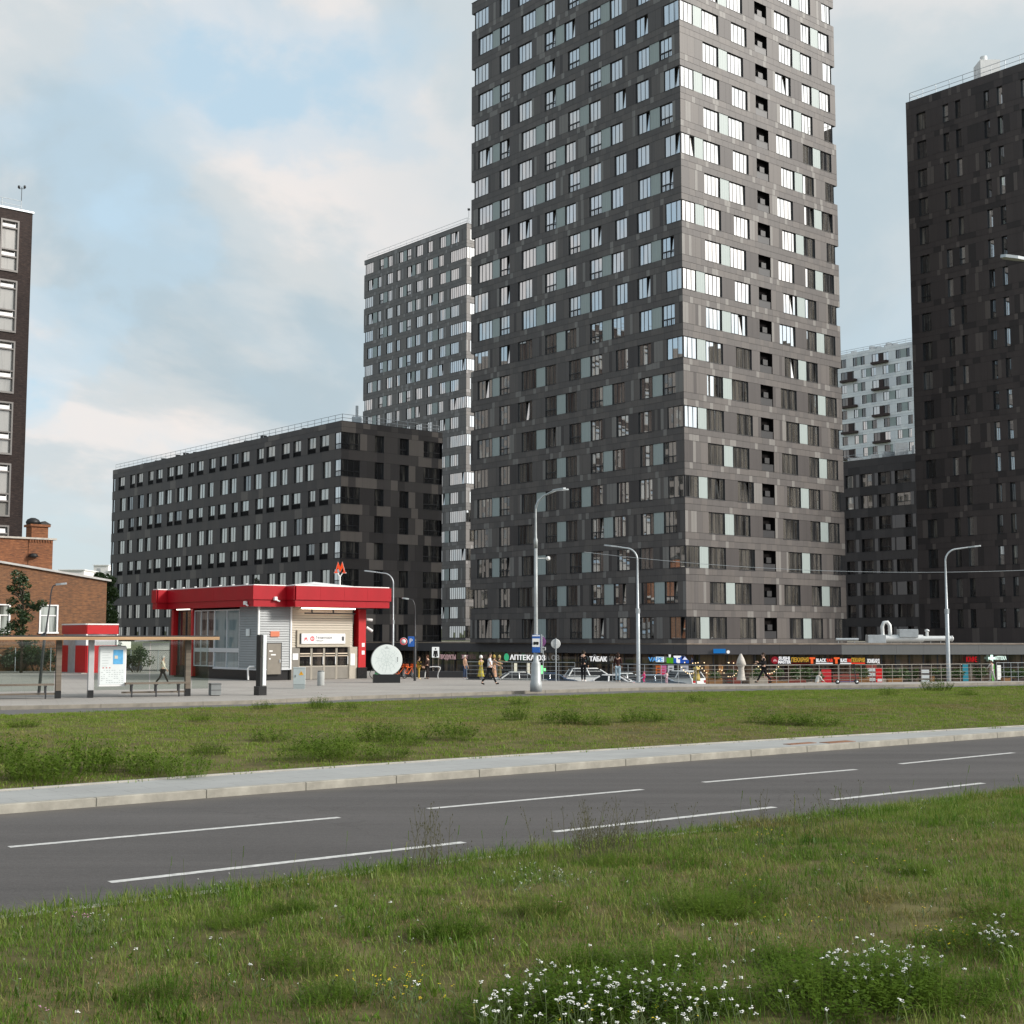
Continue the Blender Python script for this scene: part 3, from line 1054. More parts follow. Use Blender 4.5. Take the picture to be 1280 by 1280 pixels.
# ------------------------------------------------------------------ ground, roads, verges
DV = Vector((0.791, 0.612))          # direction of the near road
NV = Vector((-0.612, 0.791))         # across it, away from the camera


def ST(s, t, z=0.0):
    p = DV * s + NV * t
    return Vector((p.x, p.y, z))


def sheet(name, pts, z, m, kind='structure', skirt=None):
    b = MB()
    b.face([(p[0], p[1], z) for p in pts])
    if skirt is not None:
        n = len(pts)
        for i in range(n):
            p, q = pts[i], pts[(i + 1) % n]
            b.face([(p[0], p[1], skirt), (q[0], q[1], skirt), (q[0], q[1], z), (p[0], p[1], z)])
    o = b.build(name, [m])
    o['kind'] = kind
    return o


def asphaltmat(name, col):
    m = bpy.data.materials.new(name)
    m.use_nodes = True
    t = NT(m.node_tree)
    oc = t.n('ShaderNodeTexCoord').outputs['Object']
    a = t.noise(oc, 0.18, 4.0, 0.6)
    along = t.noise(t.mapping(oc, (0.035, 1.1, 1.0), rot=(0, 0, -math.atan2(DV.y, DV.x))), 1.0, 4.0, 0.6)
    f = t.noise(oc, 30.0, 4.0, 0.75)
    v = t.n('ShaderNodeTexVoronoi', {'Vector': oc, 'Scale': 70.0}).outputs['Distance']
    k = t.math('ADD', t.math('ADD', t.math('MULTIPLY', a, .40), t.math('MULTIPLY', along, .85)), t.math('MULTIPLY', f, 1.3))
    g2 = t.noise(oc, 9.0, 5.0, .7)
    k = t.math('ADD', t.math('ADD', k, t.math('MULTIPLY', g2, .55)), -.55)
    cc = t.mix(1.0, col, t.n('ShaderNodeCombineXYZ', {0: k, 1: k, 2: k}).outputs[0], 'MULTIPLY')
    tt = t.n('ShaderNodeVectorMath', {0: oc, 1: (-0.612, 0.791, 0.0)}, operation='DOT_PRODUCT').outputs['Value']
    rag = t.math('MULTIPLY', t.math('SUBTRACT', t.noise(oc, 1.6, 5.0, .65), .5), 1.1)
    dk = t.math('MINIMUM', t.math('ABSOLUTE', t.math('SUBTRACT', tt, 22.6)), t.math('ABSOLUTE', t.math('SUBTRACT', tt, 14.2)))
    dust = t.ramp(t.math('ADD', dk, rag), [(0.0, .62), (.38, .22), (.95, 0.0)])
    cc = t.mix(dust, cc, (0.125, 0.112, 0.097))
    stain = t.ramp(t.noise(t.mapping(oc, (.22, .9, 1), rot=(0, 0, -0.66)), 1.0, 6.0, .7), [(.60, 0.0), (.74, .42)])
    cc = t.mix(stain, cc, (0.052, 0.047, 0.044))
    # thin cracks and tar lines
    ck = t.n('ShaderNodeTexVoronoi', {'Vector': t.n('ShaderNodeVectorMath', {0: oc, 1: t.n('ShaderNodeTexNoise', {'Vector': oc, 'Scale': 1.2, 'Detail': 4.0}).outputs[1]}, operation='ADD').outputs[0], 'Scale': .16}, feature='DISTANCE_TO_EDGE').outputs['Distance']
    line = t.ramp(ck, [(0.0, .80), (.004, 1.0)])
    cc = t.mix(1.0, cc, line, 'MULTIPLY')
    bump = t.n('ShaderNodeBump', {'Height': t.math('ADD', f, t.math('MULTIPLY', v, .5)), 'Strength': 0.5, 'Distance': 0.006})
    p = t.n('ShaderNodeBsdfPrincipled', {'Base Color': cc, 'Roughness': 0.82, 'Specular IOR Level': 0.28, 'Normal': bump.outputs[0]})
    t.n('ShaderNodeOutputMaterial', {'Surface': p.outputs[0]})
    return m


def pavemat(name, col, bw, bh, rot, mortar=.55, var=.10, tint2=None):
    m = bpy.data.materials.new(name)
    m.use_nodes = True
    t = NT(m.node_tree)
    oc = t.n('ShaderNodeTexCoord').outputs['Object']
    v = t.mapping(oc, (1, 1, 1), rot=(0, 0, -rot))
    c2 = tint2 or tuple(c * (1 - var) for c in col)
    br = t.n('ShaderNodeTexBrick', {'Vector': v, 'Color1': (*col, 1), 'Color2': (*c2, 1), 'Mortar': (*[c * mortar for c in col], 1), 'Scale': 1.0, 'Mortar Size': 0.008, 'Brick Width': bw, 'Row Height': bh, 'Bias': 0.0})
    a = t.noise(oc, 0.25, 5.0, 0.65)
    s2 = t.noise(t.mapping(oc, (0.05, .8, 1.0)), 1.0, 4.0, 0.6)
    g = t.noise(oc, 30.0, 3.0, 0.6)
    k = t.math('ADD', t.math('ADD', t.math('MULTIPLY', a, .45), t.math('MULTIPLY', s2, .3)), t.math('ADD', t.math('MULTIPLY', g, .2), .52))
    cc = t.mix(1.0, br.outputs[0], t.n('ShaderNodeCombineXYZ', {0: k, 1: k, 2: t.math('MULTIPLY', k, .985)}).outputs[0], 'MULTIPLY')
    bump = t.n('ShaderNodeBump', {'Height': br.outputs['Fac'], 'Strength': 0.3, 'Distance': -0.008})
    p = t.n('ShaderNodeBsdfPrincipled', {'Base Color': cc, 'Roughness': 0.8, 'Specular IOR Level': 0.3, 'Normal': bump.outputs[0]})
    t.n('ShaderNodeOutputMaterial', {'Surface': p.outputs[0]})
    return m


M['asphalt'] = asphaltmat('asphalt', (0.076, 0.071, 0.069))
M['asphalt_far'] = asphaltmat('asphalt_far', (0.12, 0.115, 0.113))
M['soil'] = mat('soil_and_thatch', (0.10, 0.088, 0.038), 0.95, 0.1, var=.35, vscale=1.2, bump=.5, bscale=18)
M['plaza'] = pavemat('plaza_slabs', (0.325, 0.305, 0.285), 1.2, .6, 0.35)
M['walk'] = pavemat('sidewalk_slabs', (0.31, 0.315, 0.312), 1.0, .5, math.atan2(DV.y, DV.x), .7, .07)
M['kerb'] = mat('kerb_granite', (0.285, 0.270, 0.232), 0.85, 0.2, var=.28, vscale=2.2, bump=.25)
M['edging'] = mat('edging_concrete', (0.31, 0.295, 0.265), 0.85, 0.2, var=.22, vscale=2.0, bump=.2)
M['kerb_far'] = mat('kerb_old', (0.235, 0.215, 0.18), 0.85, 0.2, var=.25, vscale=1.5)
M['line'] = mat('road_paint', (0.60, 0.60, 0.58), 0.7, 0.3, col2=(0.34, 0.34, 0.33), vscale=9.0)

sheet('ground', [(-3000, -600), (3000, -600), (3000, 5000), (-3000, 5000)], -1.9, mat('distant_ground', (0.09, 0.10, 0.05), .95, .1, var=.3, vscale=.02))
sheet('shop_street', [(-70, 76), (90, 76), (90, 220), (-70, 220)], WALK - .004, M['asphalt_far'])
# near road
TN, TF = 14.15, 22.69
road = sheet('road', [ST(-90, TN - .6), ST(140, TN - .6), ST(140, TF + .4), ST(-90, TF + .4)], 0.0, M['asphalt'], skirt=-.4)


def stripe(a, c, wdt, z, name='lane_marking'):
    a, c = Vector(a[:2]), Vector(c[:2])
    d = (c - a).normalized()
    n = Vector((-d.y, d.x)) * wdt / 2
    o = MB()
    o.face([(*(a - n), z), (*(c - n), z), (*(c + n), z), (*(a + n), z)])
    return o.build(name, [M['line']], road)


for x0, y0, x1, y1 in ((11, 1059, 424, 1022), (535, 1011, 803, 987), (879, 978, 1070, 962), (1125, 955, 1267, 941), (137, 1103, 580, 1053), (692, 1040, 968, 1009), (1040, 1000, 1229, 979)):
    stripe(G(x0, y0, 0), G(x1, y1, 0), .15, .004)
for s0 in (2.2, -3.9, -10.0):
    stripe(ST(s0 + 1.6, TN + 4.85), ST(s0 - 3.0, TN + 4.85), .11, .004)
stripe(ST(25.6 + 1.2, 15.7), ST(30, 15.7), .11, .004)

# sidewalk along the far side of the road, with kerb stones and a pale edging
WB = [(-60, 24.7), (7.0, 24.75), (12, 25.0), (19.3, 24.9), (27.4, 24.5), (32, 24.1), (37.9, 23.55), (60, 23.45), (120, 23.45)]
KT = [(-60, TF), (14.7, TF), (20, 22.64), (24.7, 22.57), (30, 22.49), (36, 22.36), (60, 22.1), (120, 22.1)]
walk = sheet('sidewalk', [ST(s, t + .15) for s, t in KT] + [ST(s, t - .12) for s, t in reversed(WB)], .146, M['walk'])


def at_poly(P, s):
    for (a, ta), (c, tc) in zip(P, P[1:]):
        if a <= s <= c:
            return ta + (tc - ta) * (s - a) / (c - a)
    return P[-1][1]


kb = MB()
kb.bbox(.003, 0, -.2, 1.997, .16, .150, .010)
kerb_me = kb.mesh('kerb_stone', [M['kerb']])
ang = math.atan2(DV.y, DV.x)
for i in range(-6, 34):
    sa = i * 2.0 + .7
    pa, pb_ = ST(sa, at_poly(KT, sa)), ST(sa + 2, at_poly(KT, sa + 2))
    inst('kerb_stone', kerb_me, walk, pa, math.atan2((pb_ - pa).y, (pb_ - pa).x))
for i in range(-5, 30):
    s0 = i * 2.0 + .3
    t0, t1 = at_poly(WB, s0), at_poly(WB, s0 + 2)
    p0, p1 = ST(s0, t0), ST(s0 + 2, t1)
    d = p1 - p0
    e = MB()
    e.bbox(.006, -.12, -.05, d.length - .006, 0, .175, .01)
    inst('edging_stone', e.mesh('edging_stone', [M['edging']]), walk, p0, math.atan2(d.y, d.x))
rust = mat('rusted_iron', (0.20, 0.105, 0.065), .85, .2, var=.3, vscale=6)
for x, y, l_, w_ in ((1047, 927.5, 1.05, .34), (1000, 929.5, 1.0, .26)):
    p = G(x, y, .148)
    o = MB()
    o.bbox(-l_ / 2, -w_ / 2, -.03, l_ / 2, w_ / 2, .010, .004)
    for k in range(3):
        o.box(-l_ / 2 + .05, -w_ / 2 + .05 + k * .07, .010, l_ / 2 - .05, -w_ / 2 + .08 + k * .07, .014)
    t = o.build('manhole_cover', [rust], None, p, ang)
    tag(t, 'larger rust-stained manhole cover in the pale sidewalk by the road' if x == 1047 else 'smaller rust-stained manhole cover left of the larger one in the sidewalk', 'manhole cover')
kn = MB()
kn.bbox(.006, -.14, -.2, 1.994, 0, .075, .012)
nk_me = kn.mesh('kerb_stone', [M['kerb']])
for i in range(-8, 24):
    inst('kerb_stone', nk_me, road, ST(i * 2.0, TN), ang)


# verges: gently uneven ground meshes
def hump(x, y):
    return mnoise.noise(Vector((x * .12, y * .12, 0))) * .10 + mnoise.noise(Vector((x * .4, y * .4, 4))) * .04


def near_z(s, t):
    p = ST(s, t)
    edge = max(0, min(1, (TN - .2 - t) / 2.5))
    far_ = max(0, min(1, (TN - t) / 14))
    return .07 + edge * (.13 + hump(p.x, p.y)) + .18 * far_ * max(0, min(1, (p.x + 6) / 14))


b = MB()
ns, ntt = 90, 46
vs = []
for i in range(ntt + 1):
    for j in range(ns + 1):
        s_, t_ = -40 + 100 * j / ns, TN - .16 - (TN + 22) * (i / ntt) ** 1.2
        p = ST(s_, t_)
        vs.append((p.x, p.y, near_z(s_, t_)))
b.raw(vs, [(i * (ns + 1) + j, (i + 1) * (ns + 1) + j, (i + 1) * (ns + 1) + j + 1, i * (ns + 1) + j + 1) for i in range(ntt) for j in range(ns)], 0, True)
verge = b.build('near_verge', [M['soil']])
verge['kind'] = 'structure'

KERB = [G(x, y, .15) for x, y in ((0, 882.7), (60, 881.7), (190, 879), (315, 875.6), (440, 870.3), (640, 864), (800, 859.6), (920, 857.8), (1130, 855.7), (1280, 852.3))]
KERB = [Vector((-60, 40, .15))] + KERB + [Vector((62, 83.6, .15))]
GE = [G(x, y, .27) for x, y in ((0, 889.5), (160, 884), (320, 878.5), (480, 872.5), (640, 868), (800, 862.8), (960, 860), (1120, 858.5), (1280, 854.5))]
GE = [Vector((-60, 33.5, 0))] + GE + [Vector((62, 77, 0))]


def at_x(P, x):
    for a, c in zip(P, P[1:]):
        if a.x <= x <= c.x:
            return a.y + (c.y - a.y) * (x - a.x) / (c.x - a.x)
    return P[-1].y


# the median: from the edging of the sidewalk to the far carriageway
def med_z(p, u):
    e = max(0, min(1, min(u, 1 - u) / .12))
    return .14 + e * (.07 + hump(p.x * .8, p.y * .8) * .9)


b = MB()
nx, nu = 110, 30
vs = []
fe = [(ST(s, t), t) for s, t in [(-60 + 190 * k / 300, at_poly(WB, -60 + 190 * k / 300)) for k in range(301)]]
for i in range(nu + 1):
    for j in range(nx + 1):
        x = -44 + 104 * j / nx
        # foot of this column on the sidewalk edge
        pr = min(fe, key=lambda q: abs(q[0].x - x))[0]
        y0, y1 = pr.y + (x - pr.x) * .77, at_x(GE, x)
        u = i / nu
        y = y0 + (y1 - y0) * u
        vs.append((x, y, med_z(Vector((x, y)), u)))
b.raw(vs, [(i * (nx + 1) + j, i * (nx + 1) + j + 1, (i + 1) * (nx + 1) + j + 1, (i + 1) * (nx + 1) + j) for i in range(nu) for j in range(nx)], 0, True)
median = b.build('median_verge', [M['soil']])
median['kind'] = 'structure'
sheet('bus_lane', [(p.x, p.y - 4) for p in GE] + [(p.x, p.y + .3) for p in reversed(KERB)], 0.0, M['asphalt_far'], skirt=-.4)

# plaza with its kerb
RAILP = [G(x, y).to_2d() for x, y in ((1290, 851.2), (1200, 851.6), (1090, 853), (1000, 853.4), (940, 854.6), (870, 854.8), (785, 853), (750, 851.8), (640, 850.2), (583, 849.6))]
edge = [Vector((62, 84.9))] + RAILP + [Vector((-3.2, 91.6)), Vector((-9.2, 92.4)), Vector((-9.2, 108.5)), Vector((-75, 112)), Vector((-75, 40))]
inner = []
for i, p in enumerate(KERB):
    a, c = KERB[max(0, i - 1)], KERB[min(len(KERB) - 1, i + 1)]
    d = (c - a).to_2d().normalized()
    inner.append(p.to_2d() + Vector((-d.y, d.x)) * .2)
plaza = sheet('plaza', inner + edge, .15, M['plaza'], skirt=WALK - .2)
for a, c in zip(KERB, KERB[1:]):
    d = (c - a)
    n = max(1, round(d.length / 2.0))
    L = d.length / n
    e = MB()
    e.bbox(.004, 0, -.2, L - .004, .22, .006, .012)
    me = e.mesh('kerb_stone', [M['kerb_far']])
    for k in range(n):
        p = a + d * (k / n)
        inst('kerb_stone', me, plaza, p, math.atan2(d.y, d.x))
o = MB()
o.bbox(-5.75, 91.0, .1, -3.25, 91.3, .58, .02)
o.bbox(-9.2, 91.9, .1, -5.8, 92.2, .58, .02)
tag(o.build('parapet_wall', [M['dark_metal']]), 'low dark parapet wall behind the curved white bike rack', 'wall')

# ------------------------------------------------------------------ the metro pavilion
KZ = .15
KC = Vector((-15.6933, 84.5349, KZ))
metro = thing('metro_pavilion', 'red and grey metro station pavilion with a flat red canopy', 'metro pavilion', KC)
PW, PL = 7.36, 11.6


def P2(r, l):
    return RV * r + LV * l


M['siding'] = mat('corrugated_siding', (0.30, 0.315, 0.32), .5, .4, .1, var=.06, vscale=.8)
M['siding_lamplit'] = mat('corrugated_siding_lamplit', (0.42, 0.375, 0.30), .45, .4, var=.05, vscale=.8)  # same metal siding, with the canopy lamps' warmth mixed into its colour
M['alu'] = mat('aluminium_trim', (0.62, 0.64, 0.66), .35, .5, .3)
b = MB()
q = .18
b.prism([P2(q, q), P2(PW - .7, q), P2(PW - .7, PL), P2(q, PL)], 0, .78)
b.build('plinth', [M['plinth']], metro)
b = MB()
b.prism([P2(.3, .9), P2(PW - .4, .9), P2(PW - .4, PL + 1), P2(.3, PL + 1)], .05, 4.5, 0)
b.build('inner_wall', [mat('inner_wall', (0.09, 0.055, 0.05), .8)], metro)


def siding(rot, x0, x1, z0, z1, m, pitch=.155, name='siding'):
    b = MB()
    z = z0
    while z < z1 - .01:
        zz = min(z + pitch, z1)
        b.face([(x0, -.030, z), (x1, -.030, z), (x1, .020, zz - .045), (x0, .020, zz - .045)])
        b.face([(x0, .020, zz - .045), (x1, .020, zz - .045), (x1, .03, zz), (x0, .03, zz)])
        b.face([(x0, .03, zz), (x1, .03, zz), (x1, -.030, zz), (x0, -.030, zz)])
        z = zz
    b.box(x0, .031, z0, x1, .16, z1)
    o = b.build(name, [m], metro, (0, 0, 0), rot)
    return o


def part(name, rot, m, fn, parent=None, loc=(0, 0, 0)):
    b = MB()
    fn(b)
    return b.build(name, m if isinstance(m, list) else [m], parent or metro, loc, rot)


siding(ROT_R, .05, 2.25, .72, 4.62, M['siding'])
siding(ROT_L, -2.40, -.05, .72, 4.62, M['siding'])
siding(ROT_R, 2.36, 6.95, 3.13, 4.62, M['siding_lamplit'])
siding(ROT_R, 2.36, 2.86, 2.05, 3.13, M['siding_lamplit'])
siding(ROT_R, 6.74, 6.95, 2.05, 3.13, M['siding_lamplit'])
part('corner_trim', ROT_R, M['white_paint'], lambda b: b.bbox(-.05, -.06, .66, .06, .05, 4.62, .008))
part('corner_trim', ROT_R, M['white_paint'], lambda b: b.bbox(2.25, -.06, .66, 2.37, .12, 4.62, .008))
part('sill_trim', ROT_R, M['alu'], lambda b: b.box(.06, -.04, .64, 2.25, .1, .72))
part('sill_trim', ROT_L, M['alu'], lambda b: b.box(-5.75, -.04, .64, -.06, .1, .72))
# grey service door on the short wall
dr = part('door', ROT_R, mat('olive_door', (0.19, 0.17, 0.14), .5, .4, var=.08), lambda b: (b.bbox(.62, -.05, .38, 1.60, .02, 2.28, .01), b.box(.66, -.056, 1.30, 1.56, -.05, 1.31)))
part('handle', 0, M['alu'], lambda b: b.box(1.48, -.11, 1.1, 1.52, -.055, 1.3), dr)
part('door_frame', 0, M['frame'], lambda b: (b.box(.56, -.04, .38, .618, .03, 2.34), b.box(1.602, -.04, .38, 1.66, .03, 2.34), b.box(.618, -.04, 2.282, 1.602, .03, 2.34)), dr)
part('notice', 0, M['white_paint'], lambda b: (b.box(.75, -.058, 1.78, 1.0, -.051, 1.86), b.box(.88, -.058, 1.55, 1.22, -.051, 1.63), b.box(.75, -.058, 1.3, .86, -.051, 1.38)), dr)
part('lit_sign', ROT_R, emis('orange_sign_glow', (1.0, 0.34, 0.20), .75), lambda b: b.bbox(.84, -.09, 2.72, 1.46, -.02, 3.05, .02))
part('switch_box', ROT_L, M['paper'], lambda b: b.bbox(-1.35, -.12, 2.75, -1.0, -.02, 3.2, .01))
part('drain_hook', ROT_L, M['white_paint'], lambda b: b.tube([(-.55, -.35, .05), (-.55, -.38, .75), (-.5, -.3, .86), (-.42, .2, .86)], .06, 8))

# glazed front on the left: two blind panes, three clear ones, and the side entrance
blue_pane = glassmat('blue_pane', (0.16, 0.21, 0.225), (0.19, 0.25, 0.265), refl=(.10, .5), cut=.4)
clear_pane = glassmat('clear_pane', (0.05, 0.012, 0.012), (0.20, 0.16, 0.13), refl=(.10, .5), cut=.50)


def glazing(name, x0, x1, n, z0, z1, m, band):
    fr = part(name, ROT_L, M['alu'], lambda b: ([b.box(x0 + (x1 - x0) * i / n - .03, .0, z0, x0 + (x1 - x0) * i / n + .03, .09, z1) for i in range(n + 1)],
                                               b.box(x0, .01, z0, x1, .08, z0 + .07), b.box(x0, .01, z1 - .07, x1, .08, z1),
                                               b.box(x0, -.005, band, x1, .085, band + .26)))
    for i in range(n):
        a, c = x0 + (x1 - x0) * i / n, x0 + (x1 - x0) * (i + 1) / n
        part('pane', 0, m, lambda b: b.face([(a, .05, z0), (c, .05, z0), (c, .05 + rnd.uniform(-.006, .006), z1), (a, .05, z1)]), fr)
    return fr


glazing('window', -5.68, -2.42, 2, .70, 4.45, blue_pane, 1.72)
fr = glazing('window', -8.45, -5.74, 3, .78, 4.45, clear_pane, 1.72)
part('red_partition', ROT_L, M['red'], lambda b: (b.box(-8.2, .3, .8, -7.2, .34, 2.9), b.box(-6.6, .3, .8, -5.8, .34, 3.0)))
part('entrance_door', ROT_L, [M['frame'], M['glass_dim']], lambda b: (b.box(-11.2, .2, .1, -11.08, .3, 4.4), b.box(-9.0, .2, .1, -8.9, .3, 4.4), b.box(-10.1, .2, .1, -10.02, .3, 4.4), b.face([(-11.1, .26, .1), (-9, .26, .1), (-9, .26, 4.4), (-11.1, .26, 4.4)], 1)))
part('red_column', ROT_L, M['red_bright'], lambda b: b.bbox(-8.76, -.10, .1, -8.52, .2, 4.55, .02))
part('red_column', ROT_L, M['red_bright'], lambda b: b.bbox(-11.6, -.10, .1, -11.33, .3, 4.55, .02))
part('soffit_lamp', ROT_L, emis('lamp_strip', (1.0, .93, .8), 2.2), lambda b: b.box(-10.4, -.35, 4.50, -8.7, -.2, 4.56))

# main entrance on the right
grey_clad = mat('entrance_cladding', (0.20, 0.185, 0.16), .6, .3, var=.08)
part('entrance_pier', ROT_R, grey_clad, lambda b: b.box(2.37, -.02, 0, 2.92, .25, 2.05))
part('entrance_pier', ROT_R, mat('entrance_stone', (0.40, 0.36, 0.30), .7, .3, var=.12), lambda b: b.box(6.72, -.02, 0, 7.34, .25, 2.05))
dglass = glassmat('door_glass', (0.012, 0.011, 0.011), (0.05, 0.04, 0.035), refl=(.05, .4), cut=.55)
for i in range(4):
    a = 2.94 + i * .945
    c = a + .93
    d = part('entrance_door', ROT_R, M['alu'] if False else mat('door_profile', (0.33, 0.30, 0.25), .5, .4), lambda b: (b.box(a, .04, 0, a + .06, .12, 2.10), b.box(c - .06, .04, 0, c, .12, 2.10), b.box(a + .06, .05, 2.02, c - .06, .11, 2.10), b.box(a + .06, .05, .78, c - .06, .11, .86)))
    part('pane', 0, dglass, lambda b: b.face([(a + .06, .08, .86), (c - .06, .08, .86), (c - .06, .08, 2.02), (a + .06, .08, 2.02)]), d)
    part('kick_panel', 0, grey_clad, lambda b: b.box(a + .06, .06, .02, c - .06, .10, .78), d)
    part('push_bar', 0, emis('push_bar_glow', (1.0, .82, .62), .8), lambda b: (b.box(a + .1, .03, 1.60, c - .1, .05, 1.67), b.box(a + .1, .03, 1.46, c - .1, .05, 1.51)), d)  # light caught by the push bars, put in as emission
    part('handle', 0, M['white_paint'], lambda b: b.tube([(c - .1, .0, .95), (c - .1, .0, 1.45)], .03, 6), d)
sg = part('station_sign', ROT_R, M['siding_lamplit'], lambda b: b.box(2.72, -.12, 2.06, 6.66, -.02, 3.12))
part('sign_board', 0, M['white_paint'], lambda b: b.bbox(2.98, -.19, 2.26, 6.30, -.125, 2.92, .05), sg)
part('sign_end', 0, M['black'], lambda b: b.bbox(2.90, -.185, 2.26, 2.975, -.125, 2.92, .02), sg)


def text(s, size, m, parent, loc, rotz, ext=.01, align='LEFT', name='lettering', sx=1.0, bold=0.0):
    cu = bpy.data.curves.new(name, 'FONT')
    cu.body = s
    cu.size = size
    cu.extrude = ext
    cu.offset = bold
    cu.resolution_u = 2
    cu.align_x = align
    cu.materials.append(m)
    tmp = bpy.data.objects.new(name, cu)
    C.objects.link(tmp)
    me = bpy.data.meshes.new_from_object(tmp.evaluated_get(bpy.context.evaluated_depsgraph_get()))
    bpy.data.objects.remove(tmp)
    me.transform(Matrix.Rotation(PI / 2, 4, 'X') @ Matrix.Diagonal((sx, 1, 1, 1)))
    if not me.materials:
        me.materials.append(m)
    o = bpy.data.objects.new(name, me)
    C.objects.link(o)
    if parent:
        o.parent = parent
    o.location = loc
    o.rotation_euler = (0, 0, rotz)
    return o


M_SHAPE = [(-.5, 0), (-.33, .06), (-.40, .0), (-.5, 0)]


def m_letter(b, cx, z0, w_, h_, y0, y1, m=0):
    """the pointed metro M: two legs with feet and two peaks"""
    def q(x, z):
        return (cx + x * w_, z0 + z * h_)
    left = [(-.5, 0), (-.5, .07), (-.455, .07), (-.20, 1.0), (-.02, .45), (-.02, .10), (-.12, .32), (-.20, .07), (-.14, .07), (-.14, 0)]
    b.vprism([q(*p) for p in [(-.52, 0), (-.52, .09), (-.44, .09), (-.36, .33), (-.30, .09), (-.22, .09), (-.22, 0)]], y0, y1, m)
    b.vprism([q(*p) for p in [(.52, 0), (.22, 0), (.22, .09), (.30, .09), (.36, .33), (.44, .09), (.52, .09)]][::1], y0, y1, m)
    b.vprism([q(*p) for p in [(-.36, .33), (-.19, 1.0), (0, .50), (0, .06), (-.22, .33 + .18)]][::-1], y0, y1, m)
    b.vprism([q(*p) for p in [(.36, .33), (.22, .51), (0, .06), (0, .50), (.19, 1.0)]][::-1], y0, y1, m)
    b.vprism([q(*p) for p in [(-.44, .09), (-.19, 1.0), (-.14, .86), (-.30, .20)]][::-1], y0, y1, m)
    b.vprism([q(*p) for p in [(.44, .09), (.30, .20), (.14, .86), (.19, 1.0)]][::-1], y0, y1, m)


pink_red = mat('sign_red', (0.60, 0.03, 0.05), .5)
ink = mat('sign_ink', (0.06, 0.06, 0.07), .6)
part('logo', 0, pink_red, lambda b: m_letter(b, 3.30, 2.46, .30, .25, -.198, -.192), sg)


def ring(b, cx, cz, r0, r1, y, n=20, m=0):
    for k in range(n):
        a, c = 2 * PI * k / n, 2 * PI * (k + 1) / n
        b.face([(cx + r0 * math.cos(a), y, cz + r0 * math.sin(a)), (cx + r1 * math.cos(a), y, cz + r1 * math.sin(a)), (cx + r1 * math.cos(c), y, cz + r1 * math.sin(c)), (cx + r0 * math.cos(c), y, cz + r0 * math.sin(c))], m)


part('logo', 0, pink_red, lambda b: (ring(b, 3.78, 2.585, .09, .155, -.196), b.box(3.76, -.197, 2.5, 3.80, -.193, 2.67)), sg)
text('Технопарк', .24, ink, sg, (4.02, -.196, 2.58), 0, .003)
text('Tekhnopark', .12, ink, sg, (4.02, -.196, 2.42), 0, .003)
part('pictogram', 0, ink, lambda b: (b.box(6.0, -.196, 2.45, 6.18, -.192, 2.72), ), sg)
part('notice', ROT_R, M['white_paint'], lambda b: b.box(2.44, -.06, 1.25, 2.84, -.025, 1.66))
part('notice', ROT_R, M['white_paint'], lambda b: b.box(6.78, -.06, .85, 7.12, -.025, 1.62))
part('red_column', ROT_R, [M['red_bright'], M['plinth'], M['white_paint']], lambda b: (b.bbox(7.36, -.1, .72, 7.95, .5, 4.5, .02), b.bbox(7.30, -.16, -.02, 8.02, .55, .72, .01, 1), b.box(7.62, -.115, 2.05, 7.84, -.101, 2.3, 2), b.box(7.62, -.115, 1.55, 7.84, -.101, 1.8, 2)))
for z, t_ in ((3.72, .15), (3.3, -.35)):
    cam_ = part('security_camera', ROT_R, M['white_paint'], lambda b: (b.tube([(7.95, .2, z), (8.1, .1, z + .02)], .035, 6), b.tube([(8.02, -.02, z + .1 + t_ * .2), (8.42, -.12, z - .02 + t_ * .6)], [.09, .1], 8)))
part('lamp_strip', ROT_R, emis('entrance_lamp', (1.0, .90, .72), 5.0), lambda b: b.box(2.8, -.55, 4.46, 6.8, -.42, 4.53))
part('roller_rail', ROT_R, M['frame'], lambda b: (b.tube([(3.1, -.35, 4.20), (6.9, -.35, 4.20)], .05, 8), b.box(3.6, -.40, 4.2, 3.66, -.30, 4.5), b.box(5.2, -.40, 4.2, 5.26, -.30, 4.5)))
# canopy
CAN = [(-.6, -.4), (1.72, -.4), (1.75, -1.4), (8.86, -1.4), (8.86, 9.0), (6.0, 11.9), (-1.35, 11.9), (-1.35, 11.2), (-.6, 11.2)]
b = MB()
b.prism([P2(*p) for p in CAN], 4.60, 5.80, 0)
b.prism([P2(p[0] * 1.0, p[1]) for p in CAN], 5.87, 5.93, 1)
b.build('canopy_core', [M['red'], M['white_paint']], metro)


def canopy_panels(z0, z1, off, out):
    n = len(CAN)
    for i in range(n):
        a, c = P2(*CAN[i]), P2(*CAN[(i + 1) % n])
        d = c - a
        L = d.length
        if i in (4, 5):
            k = 3
        else:
            k = max(1, round(L / 1.78))
        e = d.normalized()
        nrm = Vector((e.y, -e.x))
        for j in range(k):
            bb = MB()
            l_ = L / k
            bb.box(.004 - (out if j == 0 and i in (0, 3) else 0), -out, z0, l_ - .004 + (out if j == k - 1 and i in (0, 3) else 0), -.002 - off, z1)
            p = a + d * (j / k)
            o = bb.build('fascia_panel', [M['red']], metro, (p.x, p.y, 0), math.atan2(d.y, d.x))


canopy_panels(5.00, 5.86, 0, .10)
canopy_panels(4.56, 4.965, 0, .015)
b = MB()
pk = P2(6.1, 3.4)
base = [P2(3.6, .6), P2(8.6, .6), P2(8.6, 6), P2(3.6, 6)]
for i in range(4):
    p, q2 = base[i], base[(i + 1) % 4]
    b.face([(p.x, p.y, 5.94), (q2.x, q2.y, 5.94), (pk.x, pk.y, 6.36)])
b.build('skylight', [M['white_paint']], metro)
